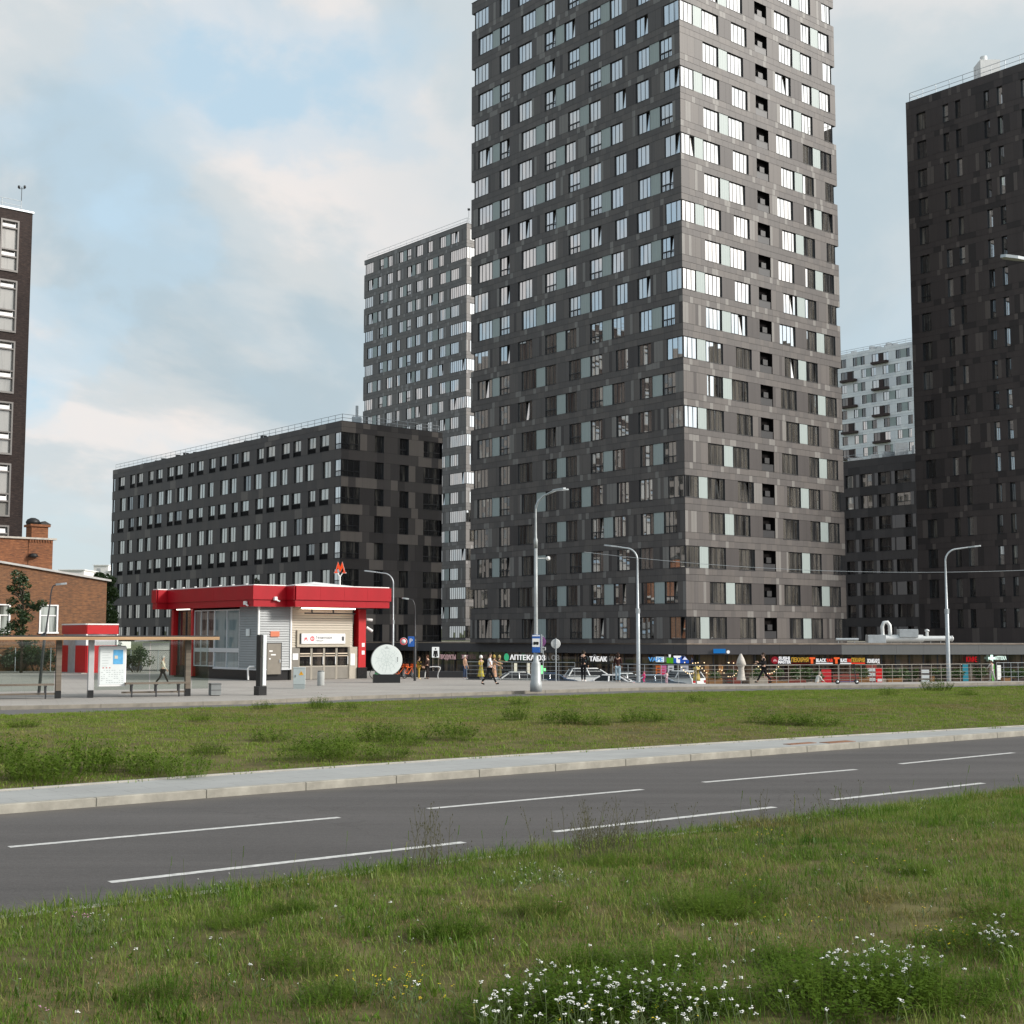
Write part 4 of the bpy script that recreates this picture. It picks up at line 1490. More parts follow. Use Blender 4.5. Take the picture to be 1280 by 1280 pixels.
# letter M on its forked post
lp = P2(6.2, .4)
sm = MB()
sm.tube([(lp.x, lp.y, 5.93), (lp.x, lp.y, 6.62)], .045, 8)
sm.tube([(lp.x, lp.y, 6.60), (lp.x - .19, lp.y, 6.90)], .035, 6)
sm.tube([(lp.x, lp.y, 6.60), (lp.x + .19, lp.y, 6.90)], .035, 6)
ms = sm.build('letter_post', [M['white_paint']], metro)
lm = MB()
m_letter(lm, 0, 0, .70, .72, -.07, .07)
o = lm.build('letter', [emis('letter_glow', (0.95, 0.10, 0.03), .75)], ms, (lp.x, lp.y, 6.86), .08)
lm = MB()
m_letter(lm, 0, -.025, .77, .78, .0, .05)
lm.build('letter_edge', [M['white_paint']], ms, (lp.x, lp.y + .03, 6.86), .08)
for x, z, rot, yy in ((-.35, 4.78, ROT_L, -.75), (.85, 5.06, ROT_R, -.56)):
    part('security_camera', rot, M['white_paint'], lambda b: (b.bbox(x - .12, yy - .1, z - .1, x + .1, yy + .1, z + .12, .03), b.tube([(x + .1, yy, z - .1), (x + .3, yy, z - .16)], .05, 6)))
b = MB()
for k in range(7):
    p = P2(-.3, 1.0 + k * 1.7)
    b.box(p.x - .06, p.y - .06, 5.93, p.x + .06, p.y + .06, 6.02)
b.build('roof_clip', [M['white_paint']], metro)

# ------------------------------------------------------------------ buildings at the left edge
A_ROOT = (-46.93, 130.0, KZ)
loft = thing('loft_building', 'tall dark brick building with pale framed windows at the left edge', 'brick building', A_ROOT)
dbrick = brickmat('dark_brick', (0.050, 0.038, 0.036), (0.085, 0.062, 0.055), (0.024, 0.019, 0.020), (0.02, 0.018, 0.018), .30, .09)
AH, AP, AT0 = 4.97, 5.93, 43.0
tops = [43.0 - AP * k for k in range(8)]
arows = [(t - AH - KZ + .0, t - KZ) for t in reversed(tops) if t - AH > 0]
Acols = [(-3.02, -1.36), (-6.4, -4.7), (-9.8, -8.1), (-13.2, -11.5)]
b = MB()
ATOP = 44.1 - KZ
zp = 0
for zb, zt in arows + [(ATOP, ATOP)]:
    b.box(-15, 0, zp, 0, .5, zb)
    if zt > zb:
        for a, c in cut(-15, 0, Acols):
            b.box(a, 0, zb, c, .5, zt)
    zp = zt
b.box(-15, .5, 0, 0, 14, ATOP - .02)
b.build('wall', [dbrick], loft, (0, 0, 0), ROT_R)
b = MB()
b.box(-15, -.12, ATOP, .12, 14, ATOP + .18)
b.build('parapet_cap', [M['zinc']], loft, (0, 0, 0), ROT_R)
lightframe = mat('pale_frame', (0.22, 0.205, 0.195), .5, .4)
blind = glassmat('blind_glass', (0.24, 0.23, 0.215), (0.30, 0.29, 0.27), refl=(.10, .6), cut=.35)
for zb, zt in arows:
    for a, c in Acols:
        h, ww_ = zt - zb, c - a
        f = MB()
        f.box(a - .06, -.12, zb - .08, a + .09, .2, zt + .06)
        f.box(c - .09, -.12, zb - .08, c + .06, .2, zt + .06)
        f.box(a + .09, -.12, zt - .1, c - .09, .2, zt + .06)
        f.box(a + .09, -.12, zb - .08, c - .09, .2, zb + .1)
        for q in (.84, .41, .27):
            f.box(a + .09, -.09, zb + h * q, c - .09, .18, zb + h * q + .13)
        fo = f.build('window', [lightframe], loft, (0, 0, 0), ROT_R)
        for (q0, q1, tilt) in ((.0, .27, 0), (.27, .41, .16), (.41, .84, 0), (.84, 1.0, .16)):
            p = MB()
            z0, z1 = zb + h * q0 + .12, zb + h * q1 - (.02 if q1 < 1 else .1)
            p.face([(a + .09, .15 - tilt, z0), (c - .25, .15 - tilt, z0), (c - .25, .15, z1), (a + .09, .15, z1)])
            p.face([(c - .25, .17, z0), (c - .09, .17, z0), (c - .09, .17, z1), (c - .25, .17, z1)])
            p.build('pane', [M['glass'] if tilt else blind], fo)
railing(loft, [tuple(place_on(ROT_R, (0, 0), -14, 0, .4)[:2]), tuple(place_on(ROT_R, (0, 0), -1.0, 0, .4)[:2])], ATOP + .15, 1.0, 1.7, r=.035)
b = MB()
p = place_on(ROT_R, (0, 0), -1.0, 0, .4)
b.tube([(p.x, p.y, ATOP), (p.x, p.y, ATOP + 2.6)], .03, 6)
b.tube([(p.x - .3, p.y, ATOP + 2.4), (p.x + .3, p.y, ATOP + 2.4)], .025, 6)
b.lathe([(.02, 2.4), (.13, 2.5), (.12, 2.68), (.02, 2.75)], 8, 0, Matrix.Translation((p.x - .28, p.y, ATOP)))
b.lathe([(.02, 2.4), (.13, 2.5), (.12, 2.68), (.02, 2.75)], 8, 0, Matrix.Translation((p.x + .28, p.y, ATOP)))
b.build('wind_gauge', [M['dark_metal']], loft)

brick_m = brickmat('red_brick', (0.165, 0.070, 0.033), (0.29, 0.128, 0.055), (0.058, 0.030, 0.021), (0.22, 0.15, 0.10), .25, .078)
brick_old = brickmat('old_red_brick', (0.24, 0.088, 0.038), (0.38, 0.16, 0.07), (0.11, 0.045, 0.025), (0.13, 0.085, 0.06), .25, .078)
BR = (-33.92, 114.0, KZ)
mill = thing('brick_building', 'old red brick building with sloping roof edge and a chimney at the left', 'brick building', BR)


def roofz(x):
    return 7.35 + (-x) * .135


bw_ = [(-5.66, -4.1, 3.1, 5.3), (-9.6, -8.0, 3.1, 5.3), (-13.4, -11.8, 3.1, 5.3)]
b = MB()
xs = sorted({-18.0, 0.0} | {q for w_ in bw_ for q in w_[:2]})
for a, c in zip(xs, xs[1:]):
    wn_ = [w_ for w_ in bw_ if abs(w_[0] - a) < 1e-6]
    if wn_:
        _, _, z0, z1 = wn_[0]
        b.box(a, 0, 0, c, .4, z0)
        b.vprism([(a, z1), (a, roofz(a)), (c, roofz(c)), (c, z1)][::-1], 0, .4)
    else:
        b.vprism([(a, 0), (a, roofz(a)), (c, roofz(c)), (c, 0)][::-1], 0, .4)
b.vprism([(-18, 0), (-18, roofz(-18) - .02), (0, roofz(0) - .02), (0, 0)][::-1], .4, 9)
b.build('wall', [brick_m], mill, (0, 0, 0), ROT_R)
b = MB()
b.vprism([(-18, roofz(-18)), (-18, roofz(-18) + .16), (.3, roofz(.3) + .16), (.3, roofz(.3))][::-1], -.22, 9.2)
b.build('roof', [mat('roof_trim', (0.40, 0.39, 0.375), .6, var=.15, vscale=1.0)], mill, (0, 0, 0), ROT_R)
for (a, c, z0, z1) in bw_:
    f = MB()
    f.box(a, -.06, z0 - .12, a + .12, .12, z1)
    f.box(c - .12, -.06, z0 - .12, c, .12, z1)
    f.box(a + .12, -.06, z1 - .1, c - .12, .12, z1)
    f.box(a - .05, -.14, z0 - .14, c + .05, .12, z0)
    f.box(a + .12, .02, z0 + (z1 - z0) * .58, c - .12, .1, z0 + (z1 - z0) * .62)
    f.box((a + c) / 2 - .05, .02, z0, (a + c) / 2 + .05, .1, z0 + (z1 - z0) * .58)
    fo = f.build('window', [M['white_paint']], mill, (0, 0, 0), ROT_R)
    p = MB()
    p.face([(a + .1, .08, z0), (c - .1, .08, z0), (c - .1, .08, z1 - .1), (a + .1, .08, z1 - .1)])
    p.build('pane', [glassmat('mill_glass', (0.05, 0.06, 0.05), (0.33, 0.36, 0.33), refl=(.08, .5), cut=.47)], fo)
b = MB()
X0 = -2.35
b.box(-16, 6.0, 5, X0 - 2.1, 12, 11.0)
b.box(X0 - 2.1, 5.94, 5, X0, 12, 11.0)
for k in range(9):
    b.box(X0 - 2.05 + k * .23, 5.86, 10.75, X0 - 1.95 + k * .23, 5.94, 10.98)
b.build('upper_wall', [brick_old], mill, (0, 0, 0), ROT_R)
b = MB()
b.box(-16, 5.8, 11.0, X0 + .3, 12.2, 11.15)
b.build('upper_roof', [mat('old_sheet', (0.40, 0.37, 0.33), .7, var=.2)], mill, (0, 0, 0), ROT_R)
ch = MB()
ch.box(-3.75, 7.2, 11.15, -2.3, 8.5, 12.2)
ch.box(-3.9, 7.05, 12.2, -2.15, 8.65, 12.4)
cho = ch.build('chimney', [brick_old], mill, (0, 0, 0), ROT_R)
c2 = MB()
c2.lathe([(.55, 0), (.62, .25), (.5, .45), (.2, .6)], 10, 0, Matrix.Translation((-3.4, 7.9, 12.39)))
c2.vprism([(-2.95, 12.4), (-2.95, 12.5), (-2.6, 12.72), (-2.05, 12.45), (-2.05, 12.4)][::-1], 7.2, 8.6)
c2.build('chimney_cap', [M['black']], cho)
b = MB()
b.lathe([(.05, 0), (.45, .1), (.30, .35), (.02, .4)], 10, 0, Matrix.Translation((-4.1, 5.75, 9.4)))
b.build('wall_lamp', [M['black']], mill, (0, 0, 0), ROT_R)

# low pale shed, distant white blocks and trees in the gap
o = MB()
p0 = AT(178, 812, 113)
o.box(0, 0, 0, 7, 4, 2.2, 0)
shed = o.build('shed', [mat('pale_render', (0.55, 0.53, 0.50), .8, var=.08)], None, (p0.x, p0.y, KZ), .15)
tag(shed, 'low pale shed with a dark flat roof behind the bushes left of the pavilion', 'shed')
o = MB()
o.vprism([(-.6, 2.3), (-.6, 2.42), (3.5, 2.72), (7.5, 2.38), (7.5, 2.26), (3.5, 2.55)][::-1], -.4, 4.3)
o.build('roof', [M['roof_grey']], shed)
pale = mat('hazy_block', (0.72, 0.70, 0.68), .8, var=.04)  # distance haze put into these pale wall and window colours
pale_win = mat('hazy_block_window', (0.40, 0.41, 0.42), .5)
for (px0, px1, py, Y, lab, steps) in ((74, 105, 713, 430, 'far hazy white block with a long flat roof just above the brick roof slope', ((0, 1, 1.0),)),
                                      (105, 143, 707, 560, 'far hazy cream apartment block with a stepped top above the tree tops', ((0, .32, .86), (.32, .8, 1.0), (.8, 1.3, .93)))):
    a, c = AT(px0, py, Y), AT(px1, py, Y)
    h0 = a.z
    r_ = thing('apartment_block', lab, 'apartment block', (a.x, Y, -1.9))
    wl = MB()
    L = c.x - a.x
    for s0, s1, hh in steps:
        wl.box(L * s0 + .01, 0, 0, L * s1, 14, (h0 + 1.9) * hh)
    wl.build('wall', [pale], r_)
    wb_ = MB()
    wb_.box(0, -.08, 0, 1.5, .05, 1.5)
    wme = wb_.mesh('window', [pale_win])
    for s0, s1, hh in steps:
        for k in range(4):
            zz = (h0 + 1.9) * hh - 2.6 - k * 3
            n = int(L * (s1 - s0) / 3.4)
            for i in range(n):
                inst('window', wme, r_, (L * s0 + 1.4 + i * 3.4, 0, zz))
    rf = MB()
    for s0, s1, hh in steps:
        rf.box(L * s0 - .3, -.4, (h0 + 1.9) * hh, L * s1 + .3, 14.3, (h0 + 1.9) * hh + .35)
    rf.build('roof', [M['white_paint']], r_)


def leafmat(name, c1, c2, c3):
    m = bpy.data.materials.new(name)
    m.use_nodes = True
    t = NT(m.node_tree)
    oc = t.n('ShaderNodeTexCoord').outputs['Object']
    k = t.math('ADD', t.math('MULTIPLY', t.noise(oc, 1.3, 3.0), .6), t.math('MULTIPLY', t.noise(oc, 14.0, 2.0), .45))
    col = t.ramp(k, [(.34, c1), (.52, c2), (.68, c3)])
    d = t.n('ShaderNodeBsdfDiffuse', {'Color': col})
    tr_ = t.n('ShaderNodeBsdfTranslucent', {'Color': col})
    g = t.n('ShaderNodeBsdfGlossy', {'Color': (.8, .85, .8, 1), 'Roughness': .5})
    a = t.n('ShaderNodeMixShader', {0: .28, 1: d.outputs[0], 2: tr_.outputs[0]})
    a = t.n('ShaderNodeMixShader', {0: .05, 1: a.outputs[0], 2: g.outputs[0]})
    t.n('ShaderNodeOutputMaterial', {'Surface': a.outputs[0]})
    return m


M['leaf'] = leafmat('leaves', (0.025, 0.052, 0.014), (0.048, 0.090, 0.022), (0.085, 0.135, 0.034))
M['leaf_dark'] = leafmat('dark_leaves', (0.014, 0.030, 0.010), (0.028, 0.054, 0.016), (0.055, 0.085, 0.026))


def leaves(b, r, c, rad, n, size, squash=1.0, shell=.35):
    c = Vector(c)
    for _ in range(n):
        d = Vector((r.gauss(0, 1), r.gauss(0, 1), r.gauss(0, 1))).normalized()
        q = rad * (shell + (1 - shell) * r.random() ** .6)
        p = c + Vector((d.x * q, d.y * q, d.z * q * squash))
        a = Vector((r.gauss(0, 1), r.gauss(0, 1), r.gauss(0, .6))).normalized()
        e = a.cross(Vector((r.gauss(0, 1), r.gauss(0, 1), r.gauss(0, 1)))).normalized()
        s_ = size * r.uniform(.6, 1.4)
        b.face([p - a * s_, p - e * s_ * .5, p + a * s_, p + e * s_ * .5])


def tree(label, loc, h, clumps, trunk_r, m, seed, leaf=.12, n=140, group=None, name='tree', squash=.8, lean=(0, 0)):
    r = random.Random(seed)
    root = thing(name, label, 'tree', loc, 0, group)
    t = MB()
    top = Vector((lean[0], lean[1], h * .9))
    t.tube([(0, 0, -.1), tuple(top * .5), tuple(top)], [trunk_r, trunk_r * .7, trunk_r * .2], 8)
    cr = MB()
    for (x, y, z, rad) in clumps:
        st = top * max(.15, min(.8, (z - rad * .7) / max(h, .1)))
        t.tube([tuple(st), ((st.x + x) / 2, (st.y + y) / 2, (st.z + z) / 2 + .1), (x, y, z)], [trunk_r * .45, trunk_r * .3, trunk_r * .1], 5)
        leaves(cr, r, (x, y, z), rad, n, leaf, squash)
    t.build('trunk', [M['bark']], root)
    cr.build('crown', [m], root)
    return root


r = random.Random(4)
cl = []
for k in range(26):
    z = 1.3 + 6.0 * (k / 25) ** 1.0
    wid = 1.75 * (1 - (z / 7.6)) ** .75 + .25
    a = r.uniform(0, 2 * PI)
    q = r.uniform(.2, 1.0) * wid
    cl.append((q * math.cos(a) - .25, q * math.sin(a), z, r.uniform(.35, .62)))
cl.append((1.5, -.2, 5.2, .42))
cl.append((1.0, -.1, 4.9, .40))
tp = G(38, 840.5)
tree('dark green young tree in front of the red brick wall', (tp.x - .2, 103.0, KZ), 7.1, cl, .12, M['leaf_dark'], 3, .11, 150, squash=.75)
tree('leafy tree rising between the brick building and the long dark block', (-45.3, 152, -1.3), 11.2, [(r.uniform(-.7, .7), r.uniform(-1.2, 1.2), 2.5 + 8.3 * q, 1.25 - .6 * q) for q in [k / 25 for k in range(26)]], .18, M['leaf'], 8, .15, 230)
tree('lower rounded tree top peeping over the brick roof edge', (-51.0, 168, -1.3), 11.0, [(r.uniform(-1.6, 1.6), r.uniform(-1.5, 1.5), 4 + 7.4 * q, 1.3 - .5 * q) for q in [k / 13 for k in range(14)]], .2, M['leaf'], 9, .22, 150)


def bush(label, loc, size, seed, m, n=700, leaf=.09, group=None):
    r = random.Random(seed)
    root = thing('bush', label, 'bush', loc, 0, group)
    cr, st = MB(), MB()
    sx, sy, sz = size
    for k in range(9):
        x, y = r.uniform(-.8, .8) * sx, r.uniform(-.8, .8) * sy
        z = sz * r.uniform(.35, .85) * (1 - .35 * abs(x) / sx)
        rad = min(sx, sz) * r.uniform(.28, .42)
        st.tube([(x * .3, y * .3, 0), (x, y, z)], [.03, .012], 5)
        leaves(cr, r, (x, y, z), rad, n // 9, leaf, .9)
    st.build('stem', [M['bark']], root)
    cr.build('crown', [m], root)
    return root


p = AT(168, 838, 104)
bush('large dark bush standing alone right of the timetable panel', (p.x, 104.6, KZ), (1.35, .8, 2.15), 5, M['leaf_dark'], 1500)
for i, (px, w_, h_, lab) in enumerate(((-2, 1.6, 1.9, 'leftmost dark shrub behind the chain-link fence'), (22, 1.5, 2.3, 'tall dark shrub behind the fence under the young tree'), (46, 1.6, 2.2, 'dark shrub behind the fence left of the leaning lamp post'), (63, 1.2, 1.7, 'low dark shrub behind the fence left of the red kiosk'))):
    p = AT(px, 838, 108.6)
    bush(lab, (p.x, 108.8, KZ), (w_, .7, h_), 20 + i, M['leaf_dark'], 1100, .10)


def fence(label, p0, p1, h, step=2.5):
    root = thing('chain_link_fence', label, 'fence', (p0[0], p0[1], KZ))
    d = Vector((p1[0] - p0[0], p1[1] - p0[1], 0))
    n = round(d.length / step)
    for i in range(n + 1):
        q = d * (i / n)
        b = MB()
        b.tube([q, q + Vector((0, 0, h))], .035, 6)
        b.build('post', [M['zinc']], root)
    b = MB()
    b.tube([Vector((0, 0, h - .05)), d + Vector((0, 0, h - .05))], .025, 5)
    b.build('top_rail', [M['frame']], root)
    b = MB()
    e = d.normalized()
    L = d.length
    k = 0.0
    while k < L:
        for sgn in (0, 1):
            a, c = (k, min(L, k + h)), (0, h)
            z0, z1 = (0.02, h - .06) if sgn == 0 else (h - .06, .02)
            p, q = e * a[0], e * a[1]
            w_ = .008
            b.face([p + Vector((0, 0, z0 - w_)), q + Vector((0, 0, z1 - w_)), q + Vector((0, 0, z1 + w_)), p + Vector((0, 0, z0 + w_))])
        k += .14
    mesh_ = b.build('wire_mesh', [M['frame']], root)
    mesh_['kind'] = 'stuff'
    return root


fence('wire mesh fence with grey posts in front of the dark shrubs at the left', (-44.5, 107.3), (-33.4, 107.3), 1.85)
fence('wire mesh fence running from the lone bush to the metro pavilion', (-31.8, 106.6), (-25.2, 105.6), 1.7)

# small red kiosk
KK = G(107, 842)
kio = thing('kiosk', 'small red and grey kiosk left of the timetable panel', 'kiosk', (KK.x, KK.y, KZ))
b = MB()
KW, KL, KH = 2.45, 4.5, 3.66
b.prism([RV * .06 + LV * .06, RV * (KW - .06) + LV * .06, RV * (KW - .06) + LV * (KL - .06), RV * .06 + LV * (KL - .06)], 0, KH - .05)
b.build('inner_wall', [mat('kiosk_grey', (0.42, 0.42, 0.44), .5, .4)], kio)


def kpart(name, rot, m, x0, x1, z0, z1, y0=-.02, y1=.06):
    b = MB()
    b.bbox(x0, y0, z0, x1, y1, z1, .006)
    return b.build(name, [m], kio, (0, 0, 0), rot)


for rot, x0, x1 in ((ROT_L, -KL, 0), (ROT_R, 0, KW)):
    kpart('fascia_panel', rot, M['red_bright'], x0 + .004, x1 - .004, KH - .75, KH - .08, -.06)
    kpart('roof_trim', rot, M['white_paint'], x0, x1, KH - .075, KH + .02, -.10)
kpart('wall_panel', ROT_L, M['red_bright'], -1.95, -.06, .05, 2.06)
kpart('wall_panel', ROT_L, M['red_bright'], -KL, -3.35, .05, 2.06)
kpart('door', ROT_L, M['zinc'], -3.3, -2.0, .05, 2.5)
kpart('wall_panel', ROT_R, M['red_bright'], .06, KW - .06, .05, 2.06)
kpart('corner_post', ROT_R, M['white_paint'], -.05, .07, 2.08, KH - .76, -.05)
kpart('corner_post', ROT_R, M['white_paint'], KW - .12, KW, 2.08, KH - .76, -.05)
kpart('number_sign', ROT_R, emis('kiosk_lamp', (1, .97, .9), 2.0), 1.0, 1.5, 2.62, 2.74, -.1)
kpart('plinth', ROT_L, M['concrete'], -KL - .1, .05, -.05, .05, -.35)

# ------------------------------------------------------------------ street furniture
# bus shelter
S0, S1, S2 = G(72, 873), G(113, 872.5), G(234, 870)
sd = (S2 - S0).to_2d().normalized()
sang = math.atan2(sd.y, sd.x)
sh = thing('bus_shelter', 'long flat-roofed bus shelter with timber edge and glass back', 'bus shelter', S0, sang)
x1_, x2_ = (S1 - S0).length, (S2 - S0).length
xe = x2_ + 1.25
lite = mat('pale_post', (0.42, 0.42, 0.42), .5, .4, var=.08)
for i, x in enumerate((-5.6, 0.0, x1_, x2_)):
    b = MB()
    b.bbox(x - .12, -.12, .34, x + .12, .14, 2.56, .01, 0 if i in (1, 3) else 1)
    b.bbox(x - .125, -.14, -.02, x + .125, .15, .34, .01, 2)
    b.build('post', [M['wood_dark'], lite, M['plinth']], sh)
b = MB()
b.bbox(-8, -.75, 2.60, xe, 1.35, 2.76, .02)
b.build('roof', [M['frame']], sh)
b = MB()
b.box(-8, -.80, 2.565, xe, -.755, 2.70)
b.build('roof_edge', [M['wood']], sh)
clear = bpy.data.materials.new('clear_glass')
clear.use_nodes = True
t = NT(clear.node_tree)
a_ = t.n('ShaderNodeBsdfTransparent', {'Color': (.86, .90, .88, 1)})
g_ = t.n('ShaderNodeBsdfGlossy', {'Color': (1, 1, 1, 1), 'Roughness': .02})
f_ = t.n('ShaderNodeFresnel', {'IOR': 1.45})
mx_ = t.n('ShaderNodeMixShader', {0: f_.outputs[0], 1: a_.outputs[0], 2: g_.outputs[0]})
t.n('ShaderNodeOutputMaterial', {'Surface': mx_.outputs[0]})
for i, (a, c) in enumerate(((-5.4, -2.8), (-2.75, -.15), (x1_ + .2, x1_ + 2.6), (x1_ + 2.65, x2_ + .2), (x2_ + .25, x2_ + 1.0))):
    b = MB()
    b.box(a, .20, .32, c, .215, 2.50)
    b.build('glass_panel', [clear], sh)


def bench(x0, x1):
    b = MB()
    b.bbox(x0, -.42, .58, x1, -.18, .66, .012)
    b.bbox(x0, -.16, .58, x1, .02, .66, .012)
    be = b.build('bench', [M['wood_dark']], sh)
    lg = MB()
    for x in (x0 + .3, (x0 + x1) / 2, x1 - .35):
        lg.box(x - .03, -.36, -.01, x + .03, -.30, .575)
        lg.box(x - .04, -.42, .52, x + .04, .03, .575)
        lg.box(x - .03, -.05, .16, x + .03, .0, .575)
    lg.build('leg', [M['frame']], be)
    r_ = MB()
    r_.box(x0 - .1, -.1, .17, x1 + .1, -.02, .25)
    r_.build('rail', [M['wood_dark']], be)


bench(-5.4, -.2)
bench(x1_ + 1.45, x2_ - .1)
pn = MB()
pn.bbox(x1_ + .30, -.14, .50, x1_ + 1.52, -.02, 2.30, .05)
pno = pn.build('timetable_panel', [M['white_paint']], sh)
pp = MB()
pp.box(x1_ + .37, -.152, .58, x1_ + 1.45, -.145, 2.22)
pp.build('poster', [M['paper']], pno)
pp = MB()
pp.box(x1_ + .93, -.16, 1.48, x1_ + 1.36, -.154, 2.12)
pp.build('poster', [mat('blue_poster', (0.10, 0.36, 0.62), .5, var=.2, vscale=4)], pno)
pp = MB()
pp.box(x1_ + .99, -.166, 1.72, x1_ + 1.13, -.161, 1.86)
pp.build('poster', [mat('beige_print', (0.62, 0.56, 0.44), .6)], pno)
pp = MB()
rr = random.Random(6)
for row in range(7):
    for k in range(9):
        x = x1_ + .42 + k * .112
        z = .66 + row * .09
        if rr.random() < .75:
            pp.box(x, -.157, z, x + rr.uniform(.04, .09), -.153, z + .018)
for row in range(6):
    pp.box(x1_ + .45, -.157, 1.40 + row * .12, x1_ + .45 + rr.uniform(.2, .42), -.153, 1.412 + row * .12)
pp.build('print', [mat('print_grey', (0.30, 0.34, 0.34), .6)], pno)['kind'] = 'stuff'
pp = MB()
for k, x in enumerate((.48, .62, .76)):
    pp.box(x1_ + x, -.158, 1.30, x1_ + x + .06, -.153, 1.345)
pp.build('print', [mat('print_red', (0.45, 0.06, 0.05), .6)], pno)

# grey litter bin by the shelter
p = G(268.5, 869.5)
bn = thing('litter_bin', 'square grey litter bin standing right of the bus shelter', 'litter bin', p, .45)
b = MB()
b.bbox(-.24, -.24, .03, .24, .24, .50, .015)
b.build('body', [mat('bin_grey', (0.20, 0.21, 0.21), .7, .3, var=.1)], bn)
b = MB()
b.bbox(-.25, -.25, .505, .25, .25, .57, .02)
b.build('rim', [mat('bin_grey_dark', (0.12, 0.125, 0.125), .7)], bn)
b = MB()
b.bbox(-.18, -.18, 0, .18, .18, .03, .005)
b.build('foot', [M['black']], bn)
b = MB()
b.box(-.235, -.246, .25, .235, -.241, .27)
b.build('groove', [M['black']], bn)

# black and white information stele
p = G(325.5, 869)
st_ = thing('info_stele', 'tall narrow black and white information stele on a black block', 'information stele', p, ROT_R)
b = MB()
b.bbox(-.22, -.20, -.01, .22, .24, .42, .012)
b.build('base', [M['plinth']], st_)
b = MB()
b.bbox(-.16, -.17, .42, .01, .19, 2.80, .03)
b.build('body', [M['black']], st_)
b = MB()
b.bbox(.012, -.165, .46, .20, .185, 2.79, .02)
b.build('white_face', [M['paper']], st_)
b = MB()
b.box(-.13, -.176, 1.75, -.03, -.171, 2.5)
b.build('screen', [M['glass_dim']], st_)

# grey electric cabinet
p = G(374, 861)
cb = thing('electric_cabinet', 'pale grey electric cabinet with a yellow warning triangle', 'cabinet', p, .12)
b = MB()
b.bbox(-.31, -.18, .24, .31, .18, 1.09, .012)
b.build('body', [mat('cabinet_grey', (0.40, 0.45, 0.45), .55, .4, var=.06)], cb)
b = MB()
b.bbox(-.30, -.17, -.01, .30, .17, .235, .008)
b.build('plinth', [mat('cabinet_base', (0.30, 0.34, 0.34), .6)], cb)
b = MB()
b.bbox(-.33, -.20, 1.09, .33, .20, 1.12, .008)
b.build('roof', [mat('cabinet_top', (0.45, 0.50, 0.50), .5)], cb)
b = MB()
b.vprism([(-.02, .72), (.22, .72), (.10, .93)], -.19, -.183)
b.build('warning_sign', [mat('warning_yellow', (0.72, 0.36, 0.02), .5)], cb)
b = MB()
b.vprism([(.085, .76), (.12, .83), (.10, .83), (.115, .89), (.08, .82), (.10, .82)], -.195, -.191)
b.build('warning_sign', [M['black']], cb)
b = MB()
b.box(-.22, -.20, .6, -.19, -.18, .72)
b.build('handle', [M['black']], cb)
# round concrete bin in front of the doors
p = G(401, 857)
bn = thing('litter_bin', 'round pale concrete litter bin in front of the pavilion doors', 'litter bin', p)
b = MB()
b.lathe([(.19, 0), (.20, .02), (.20, .74), (.19, .76)], 18)
b.build('body', [mat('bin_concrete', (0.36, 0.37, 0.36), .8, var=.1)], bn)
b = MB()
b.lathe([(.175, .76), (.185, .80), (.16, .83)], 18)
b.build('rim', [mat('bin_steel', (0.20, 0.21, 0.21), .5, .4, .5)], bn)

# round map disc
p = G(483, 853.5)
ds = thing('map_disc', 'big round white disc with a pale transit map on a black block', 'map sign', p, .18)
b = MB()
b.bbox(-.80, -.22, -.01, .80, .28, .50, .015)
b.build('base', [M['plinth']], ds)
T = Matrix.Translation((0, 0, 1.33)) @ Matrix.Rotation(PI / 2, 4, 'X')
b = MB()
b.lathe([(.90, -.10), (.93, -.07), (.93, .09), (.91, .12)], 56, 0, T)
dso = b.build('disc', [mat('disc_edge', (0.30, 0.30, 0.29), .5)], ds)
b = MB()
b.lathe([(.905, .121), (.895, .130)], 56, 0, T, False)
b.build('face', [mat('disc_face', (0.70, 0.75, 0.73), .45, .4)], dso)
b = MB()
r = random.Random(12)
ring(b, 0, 1.33, .315, .33, -.1335, 40)
ring(b, 0, 1.33, .52, .53, -.1335, 40)
for k in range(13):
    a = 2 * PI * k / 13 + r.uniform(-.12, .12)
    pts = [Vector((0.06 * math.cos(a), 0, .06 * math.sin(a)))]
    for q in (.25, .45, .62, r.uniform(.66, .76)):
        a += r.uniform(-.18, .18)
        pts.append(Vector((q * math.cos(a), 0, q * math.sin(a))))
    for p0, p1 in zip(pts, pts[1:]):
        d = (p1 - p0).normalized()
        n_ = Vector((-d.z, 0, d.x)) * .008
        o_ = Vector((0, -.134 - k * .0002, 1.33))
        b.face([p0 - n_ + o_, p1 - n_ + o_, p1 + n_ + o_, p0 + n_ + o_])
b.build('print', [mat('map_lines', (0.50, 0.57, 0.55), .6)], dso)['kind'] = 'stuff'
b = MB()
m_letter(b, 0, 2.08, .10, .05, -.137, -.133)
for k in range(8):
    b.box(-.13 + k * .034, -.137, 2.025, -.108 + k * .034, -.133, 2.05)
for k in range(4):
    b.box(.60, -.137, 1.25 + k * .07, .66, -.133, 1.29 + k * .07)
b.build('print', [ink], dso)['kind'] = 'stuff'


